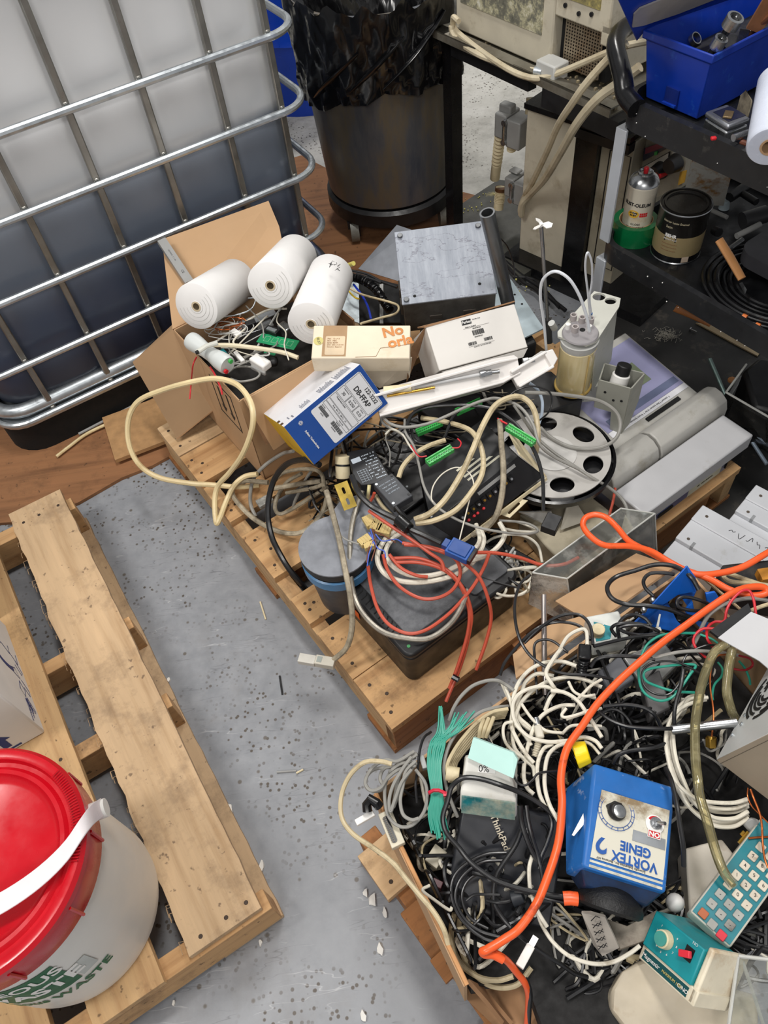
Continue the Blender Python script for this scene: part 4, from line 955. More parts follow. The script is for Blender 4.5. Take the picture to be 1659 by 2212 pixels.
# ================================================================ lower part of the heap
def zof(px, py, p):
    v = RM @ Vector((px - CX, py - CY, FPX)); t = (v.x * p[0] + v.y * p[1]) / (v.x ** 2 + v.y ** 2); return EYE + t * v.z
def cutplate(name, outer, holes, t, mat, parent=None, Mx=None):
    cu = bpy.data.curves.new('c', 'CURVE'); cu.dimensions = '2D'; cu.fill_mode = 'BOTH'; cu.extrude = t / 2
    for lp_ in [outer] + holes:
        s = cu.splines.new('POLY'); s.points.add(len(lp_) - 1); s.use_cyclic_u = True
        for i, p in enumerate(lp_): s.points[i].co = (p[0], p[1], 0, 1)
    o = bpy.data.objects.new('c', cu); COL.objects.link(o); bpy.context.view_layer.update()
    me = bpy.data.meshes.new_from_object(o.evaluated_get(bpy.context.evaluated_depsgraph_get()))
    bpy.data.objects.remove(o); bpy.data.curves.remove(cu)
    if Mx: me.transform(Mx)
    me.materials.clear(); me.materials.append(mat)
    q = bpy.data.objects.new(name, me); COL.objects.link(q); q.parent = parent
    return q
def circ(cx, cy, r, n=24, ry=None, a0=0, a1=360):
    return [(cx + r * math.cos(math.radians(a0 + (a1 - a0) * i / n)), cy + (ry or r) * math.sin(math.radians(a0 + (a1 - a0) * i / n))) for i in range(n)]
m, nt, bs = newmat('dusty_black'); v = coord(nt); n1 = noise(nt, v, 9, 9, .75)
nt.links.new(ramp(nt, n1, [(.32, lin((50, 51, 54))), (.5, lin((92, 94, 98))), (.68, lin((122, 124, 128)))]), bs.inputs['Base Color']); bs.inputs['Roughness'].default_value = .55
DUSTY = m
# ---- power supply unit with dusty top
UM = zrot((.006, .662, .131), 31)
up = T('backup_power_unit', 'black battery backup unit with dusty top on the near corner of the middle pallet', 'power unit', UM)
b = B(); b.prism(rrect(0, .29, 0, .27, .02), 0, .098); b.go('lower_shell', M((22, 22, 24), .4, var=.2), up, bev=.004)
b = B(); b.prism(rrect(-.002, .292, -.002, .272, .022), .1, .118); b.go('top_shell', M((26, 26, 28), .4, var=.2), up, bev=.006)
b = B(); b.prism(rrect(.028, .175, .03, .25, .012), .116, .121); b.go('dusty_lid', DUSTY, up, bev=.002)
b = B()
for i in range(13): b.tube([(.008, .05 + i * .014, .1185), (.022, .052 + i * .014, .1185), (.026, .056 + i * .014, .1185)], .0012, 5)
b.go('vent_slots', DK, up)
b = B(); b.prism(rrect(.185, .28, .02, .25, .01), .117, .122); b.go('outlet_panel', M((88, 90, 94), .5, dirt=(40, 40, 42), da=.4), up, bev=.001)
b = B(); b.cyl((.016, .02, .1175), (.016, .02, .1192), .0035, n=14); b.go('green_dot', M((70, 150, 90), .5), up)
b = B(); b.box(-.0025, -.0015, .17, .20, .035, .06); b.go('orange_sticker', M((220, 96, 30), .6), up)
# ---- round grey topped bin
q = Vector((-.108, .90, .131)); dbn = T('small_bin', 'dark grey tub with blue inner rim and flat grey lid between cables and power unit', 'tub', TR(q.x, q.y, q.z))
b = B(); b.lathe([(.052, 0), (.058, .004), (.07, .16), (.066, .16), (.05, .006)], 40, cap1=False); b.go('tub_body', M((62, 66, 72), .5, var=.15), dbn)
b = B(); b.lathe([(.0715, .128), (.0745, .13), (.0755, .155), (.0715, .157)], 40, cap0=False, cap1=False); b.go('blue_rim', M((70, 128, 176), .35), dbn)
hull = circ(0, 0, .075, 30, a0=95, a1=335) + [(.07, -.03), (.15, .06), (.10, .13), (.02, .11)]
b = B(); b.prism(hull, .166, .184); b.go('dark_collar', M((36, 38, 40), .5), dbn, bev=.002)
b = B(); b.prism([(x * 1.0, y * 1.0) for x, y in hull], .1845, .188); b.go('grey_lid', M((128, 131, 138), .5, var=.15, sc=30, dirt=(100, 102, 108), da=.4), dbn)
# ---- motor driver
DMx = frame(W(931, 1132, .34), W(1119, 985, .37), W(903, 1012, .33))[0]
md = T('motor_drive', 'black motor drive unit with terminal strip and cream side plate', 'electronics', DMx)
DI = DMx.inverted(); l = lambda x, y, z: DI @ W(x, y, z)
tp = [l(931, 1132, .34), l(1119, 985, .37), l(1040, 905, .37), l(903, 1012, .34)]
fp = [l(931, 1132, .34), l(1119, 985, .37), l(1176, 1028, .32), l(991, 1170, .29)]
b = B(); b.loft([[tp[0], tp[1], tp[2], tp[3]], [fp[3], fp[2], fp[2] + Vector((-.02, .12, -.03)), fp[3] + Vector((0, .12, -.03))]]); b.go('drive_housing', M((20, 20, 22), .4, var=.2, dirt=(50, 50, 52), da=.2), md, bev=.0015)
sp = [l(1112, 940, .385), l(1119, 985, .372), l(1178, 1030, .318), l(1150, 990, .33)]
b = B(); b.slab([l(1100, 938, .38), l(1122, 982, .375), l(1180, 1030, .32), l(1112, 940, .36)], .003); b.go('cream_side_plate', CREAM, md)
b = B(); b.slab([l(991, 1172, .287), l(1180, 1031, .317), l(1182, 1036, .31), l(993, 1178, .28)], .003); b.go('cream_edge', CREAM, md)
FX = frame(fp[0], fp[1], fp[3]); Fm = FX[0]; fw = FX[1]; fh = FX[2]
nrm = Fm.to_3x3() @ Vector((0, 0, 1)); sg = 1
b = B(Fm); up_ = -1 if nrm.z > 0 and False else 1
def fb(x0, x1, y0, y1, h, nm, mt):
    b = B(Fm); b.box(fw * x0, fw * x1, fh * y0, fh * y1, -h, h); return b.go(nm, mt, md)
fb(.50, .93, .12, .22, .002, 'grey_strip', GREY)
for i in range(10):
    x = .24 + i * .063
    if .5 < x < .53: continue
    k = fb(x, x + .045, .32, .52, .006, 'terminal', BLACKG)
    b = B(Fm); b.cyl((fw * (x + .022), fh * .42, -.008), (fw * (x + .022), fh * .42, .008), .0028, n=10); b.go('terminal_screw', BRASS if i % 3 else GALV, k)
for i, x in enumerate((.30, .36, .40, .47)):
    b = B(Fm); b.cyl((fw * x, fh * .6, -.008), (fw * x, fh * .72, .010), .0028, n=10); b.cyl((fw * x, fh * .6, .0), (fw * x, fh * .72, .012), .0028, n=10); b.go('red_crimp', RED, md)
for sgn in (1, -1):
    text(md, 'POWER MOTOR THERMAL', .006, Fm @ TR(fw * .75, fh * .7, .0006 * sgn + (.0), 0 if sgn > 0 else 180, 0, 0), WHITE, 'panel_print')
TMx = frame(tp[0], tp[1], tp[3]); tw, tl = TMx[1], TMx[2]
for i in range(4):
    b = B(TMx[0]); b.box(tw * .52, tw * .97, tl * (.2 + .09 * i), tl * (.24 + .09 * i), .0, .0006); b.go('light_strip', M((200, 196, 176), .5), md)
for x, y in ((.04, .92), (.1, .84), (.05, .1)):
    b = B(TMx[0]); b.cyl((tw * x, tl * y, 0), (tw * x, tl * y, .0015), .0026, n=12); b.go('housing_screw', GALV, md)
o = cutplate('mounting_ear', [(0, 0), (.05, 0), (.06, .018), (.008, .018)], [rrect(.012, .045, .006, .012, .0029, 4)], .003, CREAM, None, frame(P('B5', 1115, 1080, .28), P('B5', 1260, 940, .30), P('B5', 1180, 1110, .28))[0]); o.parent = md; o.matrix_parent_inverse = md.matrix_basis.inverted()

# dark underlay cases so the heap rests on something
for k, (pts, z0, z1, lab) in enumerate([([(720, 1010), (900, 900), (1010, 1010), (840, 1130)], .131, .24, 'flat black case buried under the tangled cables of the middle heap'), ([(880, 1200), (1000, 1120), (1160, 1210), (1060, 1300)], .131, .2, 'dark case under the white cable coil right of the power unit'), ([(900, 880), (1190, 800), (1260, 860), (1010, 960)], .131, .30, 'dark instrument buried under the moulded tray')]):
    b = B(); q = [W(x, y, z1) for x, y in pts]; b.loft([[Vector((p.x, p.y, z0)) for p in q], q]); tag(b.go('dark_case', BLACK, bev=.004), lab, 'case')
b = B(); q = [W(x, y, .33) for x, y in ((905, 690), (1100, 640), (1160, 740), (960, 820))]; b.loft([[Vector((p.x, p.y, .131)) for p in q], q]); tag(b.go('dark_case', BLACK, bev=.004), 'dark cabinet supporting the steel enclosure and white carton', 'case')

# ---- black label modules
def lmod(name, label, cat, px, z, t, mat, bev=.002):
    Mx, lx, ly = frame(W(*px[0], z), W(*px[1], z), W(*px[2], z)); o = T(name, label, cat, Mx); b = B()
    Mi = Mx.inverted(); q = [Mi @ W(*p, z) for p in px[3]] if len(px) > 3 else [(0, 0, 0), (lx, 0, 0), (lx, ly, 0), (0, ly, 0)]
    b.prism([(p[0], p[1]) for p in q], -t, 0); b.go('module_body', mat, o, bev=bev); return o, lx, ly
GTX = M((186, 196, 206), .5)
o, lx, ly = lmod('label_module', 'black module densely printed with white switch tables', 'electronics', [(782, 1050), (839, 1028), (748, 976), [(748, 976), (805, 965), (842, 1028), (836, 1040), (779, 1048), (762, 1030), (760, 1014)]], .36, .03, M((30, 31, 34), .4))
b = B(TR(0, 0, .0003)); rr = random.Random(6)
for i in range(9):
    for j in range(9):
        if rr.random() < .75: b.box(lx * (.48 + .055 * j), lx * (.48 + .055 * j) + .0016 + rr.random() * .001, ly * (.04 + .085 * i), ly * (.04 + .085 * i) + .0026, 0, .0003)
b.box(lx * .08, lx * .42, ly * .62, ly * .75, 0, .0003) 
for i in range(6): b.box(lx * .08, lx * .42, ly * (.08 + .06 * i), ly * (.08 + .06 * i) + .0006, 0, .0003)
for x in (.08, .2, .32, .42): b.box(lx * x, lx * x + .0005, ly * .06, ly * .4, 0, .0003)
b.go('white_print', GTX, o)
o, lx, ly = lmod('power_adapter', 'small dark grey adapter box with white print and corner screws', 'adapter', [(850, 1095), (892, 1070), (811, 1042)], .365, .02, M((60, 62, 66), .5))
for i, s in enumerate(('AC/DC MODEL 10-1', 'INPUT 120V 60Hz', 'OUTPUT 9VDC', 'UL LISTED 32 F')): text(o, s, .0042, TR(lx * .5, ly * (.8 - i * .12), .0005), GTX, 'small_print')
for x, y in ((.1, .1), (.9, .1), (.1, .92), (.9, .92)): b = B(); b.cyl((lx * x, ly * y, 0), (lx * x, ly * y, .001), .003, n=12); b.go('screw', GALV if x < .5 else BLACK, o)
cab('', 'B4', [(1490, 1270, .36), (1540, 1330, .35), (1600, 1390, .34)], 12, CBK, parent=None) and None
bpy.data.objects[-1] if False else None
o2 = [q for q in COL.objects if q.name.startswith('cable')][-1]; tag(o2, 'thick black lead leaving the small grey adapter box', 'cable')
o = cutplate('mounting_rail', [(0, 0), (.028, 0), (.028, .056), (0, .056)], [rrect(.011, .017, .008, .022, .0029, 4), rrect(.011, .017, .032, .046, .0029, 4)], .0015, M((206, 176, 86), .3, .8, var=.1), None, frame(P('B4', 1095, 1310, .35), P('B4', 1195, 1272, .35), P('B4', 1030, 1112, .38))[0])
tag(o, 'gold coloured slotted mounting rail piece', 'rail')
b = B(frame(P('B4', 1095, 1310, .35), P('B4', 1195, 1272, .35), P('B4', 1030, 1112, .38))[0]); b.box(0, .002, 0, .056, -.006, 0); b.box(.026, .028, 0, .056, -.006, 0); k = b.go('rail_lip', BRASS); k.parent = o
b = B(); b.cyl(P('B4', 1085, 1050, .32), P('B4', 1080, 880, .36), .016, n=24); o = tag(b.go('round_component', CREAM, bev=.001), 'cream cylindrical component beside the gold rail', 'component')
b = B(); b.cyl(P('B4', 1083, 945, .3445), P('B4', 1083, 960, .3415), .0167, n=24); inworld(b.go('dark_ring', BLACK), o)
TAN = M((206, 182, 120), .5, dirt=(150, 124, 76), da=.3)
for i, (x, y, w_, h_, a) in enumerate([(600, 185, .02, .026, 20), (650, 205, .022, .03, -30), (690, 235, .03, .022, -25), (575, 300, .026, .018, 30), (600, 330, .02, .014, 10)]):
    b = B(zrot(P('C1', x, y, .335), a)); b.box(-w_ / 2, w_ / 2, -h_ / 2, h_ / 2, -.006, .006)
    for j in range(4): b.box(-w_ / 2 + .002 + j * w_ / 4.5, -w_ / 2 + .004 + j * w_ / 4.5, -h_ / 2, h_ / 2, .006, .0068)
    tag(b.go('terminal_plug', TAN, bev=.0006), ['tan multi-pin plug, upper left of the cluster above the tub', 'tan multi-pin plug in the middle of the cluster above the tub', 'tan multi-pin plug, right side of the cluster above the tub', 'tan multi-pin plug, lower left of the cluster above the tub', 'smallest tan plug at the bottom of the cluster above the tub'][i], 'connector')
BLW = M((70, 96, 190), .4); BRW = M((110, 62, 44), .5)
for i, a_ in enumerate(([(610, 230), (625, 300), (600, 380), (590, 450)], [(620, 220), (640, 320), (615, 420)], [(640, 260), (680, 300), (760, 290), (800, 310)], [(630, 240), (690, 270), (760, 310)], [(600, 250), (650, 340), (690, 360), (700, 400)], [(640, 280), (600, 340), (585, 430)])):
    cab(('blue' if i % 2 == 0 else 'brown') + ' thin wire from the tan plugs', 'C1', a_, 3, BLW if i % 2 == 0 else BRW, .34, name='wire', cat='wire', group='blue plug wires' if i % 2 == 0 else 'brown plug wires', n=6)

# ---- carousel disc
dc = W(1195, 980, .30)
dk = T('carousel_disc', 'grey autosampler carousel with round cutouts over a black disc', 'disc', zrot(dc, 20))
b = B(); b.lathe([(.02, -.03), (.122, -.03), (.132, -.022), (.134, -.006), (.128, -.004), (.126, -.018), (.02, -.018)], 64); b.go('black_disc', BLACKG, dk)
PLT = M((176, 173, 168), .45, var=.06, dirt=(140, 136, 130), da=.2)
outer = []
for k in range(6):
    a = k * 60
    outer += [(.108 * math.cos(math.radians(a - 24)), .108 * math.sin(math.radians(a - 24)))]
    outer += [(.121 * math.cos(math.radians(a - 15)), .121 * math.sin(math.radians(a - 15))), (.124 * math.cos(math.radians(a)), .124 * math.sin(math.radians(a))), (.121 * math.cos(math.radians(a + 15)), .121 * math.sin(math.radians(a + 15)))]
outer = circ(0, 0, .122, 72)
holes = []
for k, s in enumerate((.026, .027, .028, .03, .026, .026)):
    a = math.radians(k * 60 + 8); cx_, cy_ = .088 * math.cos(a), .088 * math.sin(a)
    holes.append([(cx_ + s * math.cos(t) * math.cos(a) * .8 - s * math.sin(t) * math.sin(a), cy_ + s * math.cos(t) * math.sin(a) * .8 + s * math.sin(t) * math.cos(a)) for t in [j * math.pi / 14 for j in range(28)]])
cutplate('slotted_plate', outer, holes, .003, PLT, dk)
b = B(); b.lathe([(.002, .0016), (.048, .0016), (.05, .003), (.044, .0045), (.002, .0045)], 48); b.go('center_boss', M((196, 194, 190), .45), dk)
b = B(); b.cyl((.0, .0, -.16), (0, 0, -.018), .05, n=24); b.go('drive_hub', BLACK, dk)

# ---- beige case under the disc
b = B(); q = [W(x, y, .20) for x, y in ((1122, 1110), (1278, 1072), (1388, 1158), (1370, 1190), (1235, 1235), (1180, 1180))]; b.loft([[Vector((p.x, p.y, .131)) for p in q], q]); tag(b.go('beige_case', M((188, 178, 154), .55, dirt=(150, 138, 112), da=.3), bev=.004), 'dirty beige plastic case below the carousel disc', 'case')
b = B(); b.slab([P('B6', 60, 1085, .24), P('B6', 270, 1080, .25), P('B6', 300, 1195, .21), P('B6', 110, 1110, .21)], .004); tag(b.go('pale_panel', LGREY), 'pale angular panel jutting out below the black disc', 'panel')
b = B(); b.slab([P('B6', 420, 1010, .25), P('B6', 370, 1040, .25), P('B6', 330, 1200, .212), P('B6', 500, 1140, .212)], .003); tag(b.go('pale_panel', M((190, 184, 170), .5)), 'grey striped panel standing under the disc edge', 'panel')

# ---- benchtop instrument with display and roller
ins = T('bench_instrument', 'light grey bench instrument with lavender display panel, roller and long front cover', 'instrument', P2 @ TR(0, 0, .131))
INB = M((178, 176, 170), .45, var=.04, dirt=(150, 145, 132), da=.15)
b = B(); b.box(.70, 1.045, .02, .42, .0, .045); b.go('base', M((110, 116, 136), .5), ins, bev=.003)
b = B(); b.prism([(.695, .012), (1.05, .012), (1.05, .098), (.695, .098)], .045, .089); b.go('front_cover', M((188, 188, 190), .45, var=.03, dirt=(160, 156, 148), da=.1), ins, bev=.004)
prof = [(.104, .04), (.104, .085), (.112, .108), (.130, .120), (.150, .122), (.168, .112), (.178, .098), (.178, .04)]
for x0, x1, nm, s in ((.70, .845, 'left_roller_cover', .0), (.852, 1.075, 'roller_cover', .0)):
    b = B(); b.loft([[(x, y, z + s) for y, z in prof] for x in (x0, x1)]); b.go(nm, INB, ins, bev=.003, sharp=60)
b = B(); b.loft([[(x, .178, .04), (x, .178, .09), (x, .42, .125), (x, .42, .04)] for x in (.66, 1.06)]); b.go('deck', INB, ins, bev=.003)
b = B(); b.loft([[(x, .19, .0935), (x, .19, .0965), (x, .20, .0975), (x, .20, .094)] for x in (.9, 1.01)]); b.go('paper_slot', DK, ins)
LAV = M((150, 150, 184), .4, var=.03)
def onplane(y): return .09 + (y - .178) * (.125 - .09) / (.42 - .178)
b = B(); b.poly([(.80, .222, onplane(.222) + .001), (1.055, .222, onplane(.222) + .001), (1.055, .40, onplane(.4) + .001), (.80, .40, onplane(.4) + .001)]); b.go('lavender_overlay', LAV, ins)
b = B(); b.poly([(.80, .206, onplane(.206) + .0015), (1.055, .206, onplane(.206) + .0015), (1.055, .221, onplane(.221) + .0015), (.80, .221, onplane(.221) + .0015)]); b.go('white_strip', M((222, 222, 226), .5), ins)
Mt = TR(.93, .2135, onplane(.2135) + .002, 8, 0, 180); text(ins, "1 paper! Use paper tray 1 from bypass", .0085, Mt, INK)
b = B(); b.poly([(.82, .232, onplane(.232) + .0015), (1.05, .232, onplane(.232) + .0015), (1.05, .25, onplane(.25) + .0015), (.82, .25, onplane(.25) + .0015)]); b.go('blue_grey_bar', M((104, 112, 140), .4), ins)
b = B(); b.poly([(.9, .275, onplane(.275) + .002), (1.0, .275, onplane(.275) + .002), (1.0, .34, onplane(.34) + .002), (.9, .34, onplane(.34) + .002)]); b.go('display_screen', M((120, 130, 108), .2), ins)
b = B(); b.box(.73, .86, .0185, .0195, .008, .038); b.go('socket_panel', M((84, 92, 130), .5), ins)
b = B(); b.box(.86, .97, .018, .0195, .008, .04); b.go('rating_label', M((196, 196, 176), .6), ins)
text(ins, 'CE  120V 50/60Hz', .007, TR(.915, .0175, .024, 90), INK); 
b = B(); b.prism(rrect(.76, .81, .012, .026, .006), 0, .001); b2 = b.go('port_opening', DK, ins); b2.data.transform(TR(0, .0175, 0, 90))
b = B(); b.box(.985, 1.04, .015, .0195, .015, .04); b.go('black_sockets', BLACKG, ins)

# ---- filter vessel with tubes
fc = W(1237, 832, .31); zt = zof(1250, 722, fc) + .0
fv = T('filter_vessel', 'yellowed cylindrical filter vessel on a white housing with tube fittings on top', 'instrument', TR(fc.x, fc.y, fc.z))
hh = zt - fc.z
YV, nt, bs = newmat('yellowed_acrylic'); nt.links.new(ramp(nt, noise(nt, coord(nt), 8, 4), [(.3, lin((206, 186, 132))), (.7, lin((228, 214, 172)))]), bs.inputs['Base Color']); bs.inputs['Roughness'].default_value = .15; bs.inputs['Subsurface Weight'].default_value = .3; bs.inputs['Subsurface Radius'].default_value = (.02, .015, .008)
bs.inputs['Coat Weight'].default_value = .6
b = B(); b.lathe([(.036, 0), (.039, .004), (.040, hh - .03), (.038, hh - .028)], 40); b.go('yellow_cylinder', YV, fv)
b = B(); b.lathe([(.0415, -.003), (.0425, 0), (.0425, .004), (.041, .006)], 40); b.go('bottom_ring', M((190, 160, 90), .4), fv)
b = B(); b.tube([(.014, -.039, .0), (.014, -.0395, hh - .03)], .0015, 6); b.go('seam_rib', M((196, 170, 110), .4), fv)
b = B(); b.lathe([(.038, hh - .03), (.0395, hh - .026), (.040, hh - .012), (.042, hh - .01)], 40); b.go('neck', LGREY, fv)
Fi = TR(fc.x, fc.y, fc.z).inverted()
WHH = M((206, 206, 196), .45, var=.04, dirt=(150, 150, 140), da=.15)
tpl = [Fi @ P('B3', *p, zt) for p in ((545, 500), (615, 515), (715, 545), (705, 600), (560, 820), (495, 845), (312, 790), (310, 760), (480, 570))]
hol = [Fi @ P('B3', *p, zt) for p in ((530, 520), (610, 530), (640, 540), (690, 570))]
def hole3(cx, cy, rx, ry, n=18): return [(lambda q: (q.x, q.y))(Fi @ P('B3', cx + rx * math.cos(2 * math.pi * i / n), cy + ry * math.sin(2 * math.pi * i / n), zt)) for i in range(n)]
o = cutplate('top_plate', [(p.x, p.y) for p in tpl], [hole3(576, 536, 42, 24), hole3(650, 563, 38, 21)], .005, WHH, fv, TR(0, 0, hh - .003))
b = B(); b.lathe([(.005, hh), (.0365, hh), (.039, hh + .003), (.037, hh + .006), (.005, hh + .006)], 40); b.go('grey_cap', M((150, 146, 148), .45), fv)
for x, y, c in ((410, 680, 0), (465, 695, 0), (375, 735, 1), (420, 755, 0), (470, 745, 2), (520, 700, 0), (510, 745, 1)):
    q = Fi @ P('B3', x, y, zt + .008); b = B()
    if c == 2: b.cyl((q.x, q.y, hh + .006), (q.x, q.y, hh + .0068), .006, n=16); b.go('port_hole', DK, fv); continue
    if c == 1: b.lathe([(.001, hh + .006), (.006, hh + .006), (.0055, hh + .018), (.001, hh + .019)], 16, c=(q.x, q.y))
    else: b.lathe([(.0075, hh + .006), (.0075, hh + .02), (.0048, hh + .02), (.0048, hh + .008)], 18, c=(q.x, q.y), cap0=False)
    b.go('port_fitting', WHITE if c else M((176, 168, 166), .5), fv)
q = Fi @ P('B3', 520, 665, zt + .006); b = B(); b.cyl((q.x, q.y, hh), (q.x, q.y, hh + .016), .004, n=12); b.go('blue_plug', M((40, 90, 150), .4), fv)
hs = [Fi @ P('B3', *p, zt - .006) for p in ((560, 815), (645, 690), (700, 600), (600, 570), (480, 690))]
b = B(); b.loft([[Vector((p.x * .99 + .012, p.y + .006, -.02)) for p in hs], [Vector((p.x * .99, p.y, hh - .006)) for p in hs]]); b.go('housing', WHH, fv, bev=.002)
b = B(); b.box(.0, .07, .005, .04, -.16, -.02); b.go('housing_leg', WHH, fv, bev=.002)
b = B(); b.box(-.03, .03, -.01, .03, -.05, -.004); b.go('grey_foot', GREY, fv, bev=.003)
TUBEM = M((222, 226, 232), .25, var=.02, sss=.3)
cab('white tube arching left from the vessel down to the cables', 'B3', [(515, 760, .49), (495, 660, .53), (450, 530, .58), (380, 420, .62), (290, 375, .63), (215, 430, .60), (200, 540, .55), (222, 700, .47), (238, 880, .39)], 7, TUBEM, name='tube', cat='tube')
cab('tall narrow white tube loop standing above the vessel', 'B3', [(520, 680, .50), (505, 520, .58), (488, 360, .66), (495, 270, .70), (510, 260, .70), (530, 330, .67), (530, 440, .61), (515, 540, .56), (525, 640, .51)], 5, TUBEM, name='tube', cat='tube')
b = B(); b.cyl(P('B3', 290, 740, .40), P('B3', 270, 705, .42), .008, n=16); tag(b.go('grey_spigot', LGREY), 'short grey spigot left of the filter vessel', 'fitting')
# ---- open bracket box holding a knob
bt = T('sheet_bracket', 'grey folded sheet metal bracket box behind the carousel disc', 'bracket', Matrix())
zb = .37; A_, B_, C_, D_ = [P('B6', *p, zb) for p in ((578, 238), (782, 294), (868, 197), (612, 134))]
dn_ = Vector((0, 0, -.085)); BRK = M((158, 158, 148), .5, .1, var=.05)
b = B(); b.slab([A_, B_, B_ + dn_, A_ + dn_], .003); b.slab([B_, C_, C_ + dn_, B_ + dn_], .003); b.slab([D_, A_, A_ + dn_, D_ + dn_], .003); b.slab([C_, D_, D_ + dn_, C_ + dn_], .003)
b.go('bracket_walls', BRK, bt)
b = B(); b.slab([A_ + (B_ - A_) * .55 + dn_, B_ + dn_, B_ + dn_ * 2.0, A_ + (B_ - A_) * .68 + dn_ * 2.0], .003); b.slab([B_ + dn_, C_ + dn_, B_ + (C_ - B_) * .3 + dn_ * 2.2, B_ + dn_ * 2.0], .003); b.go('bracket_leg', BRK, bt)
for t_, s_ in ((.25, .35), (.55, .55), (.8, .5)):
    q = A_ + (B_ - A_) * t_ + dn_ * s_; nn = (B_ - A_).cross(dn_).normalized(); b = B(); b.cyl(q - nn * .003, q + nn * .003, .003, n=12); b.go('bracket_hole', DK, bt)
b = B(); c = (A_ + B_ + C_ + D_) / 4 + Vector((.01, .015, 0)); b.cyl(c + Vector((-.01, -.01, -.05)), c + Vector((0, 0, -.01)), .02, n=24); o = tag(b.go('control_dial', WHITE, bev=.002), 'white knob with a black cap inside the sheet metal bracket', 'knob')
b = B(); b.cyl(c + Vector((0, 0, -.012)), c + Vector((.006, .006, .012)), .016, n=24); inworld(b.go('black_cap', BLACK, bev=.002), o)

# ---- green terminal blocks
def gblock(lab, k, a_, c_, e_, z, n_=10):
    Mx, lx, ly = frame(P(k, *a_, z), P(k, *c_, z), P(k, *e_, z)); o = T('terminal_block', lab, 'connector', Mx); b = B(); b.box(0, lx, 0, ly, -.009, 0)
    for i in range(n_ + 1): b.box(lx * i / n_ - .0004, lx * i / n_ + .0004, 0, ly, 0, .001)
    b.box(0, lx, ly * .8, ly, 0, .003); b.go('green_housing', GREENC, o)
    b = B()
    for i in range(n_): b.cyl((lx * (i + .5) / n_, ly * .4, -.001), (lx * (i + .5) / n_, ly * .4, .0004), min(.0017, ly * .25), n=8)
    b.go('wire_entries', M((20, 70, 34), .5), o)
gblock('green terminal block, nearest one left of the thick beige cables', 'B5', (580, 700), (765, 590), (560, 660), .41)
gblock('green terminal block resting over the cream edge of the motor drive', 'B5', (1145, 430), (1345, 552), (1160, 390), .42, 12)
gblock('green terminal block half hidden under the black leads below the moulded tray', 'B5', (495, 475), (680, 395), (480, 445), .385, 12)
gblock('green terminal block tucked right under the moulded tray rim', 'B5', (790, 320), (975, 235), (775, 290), .39, 10)
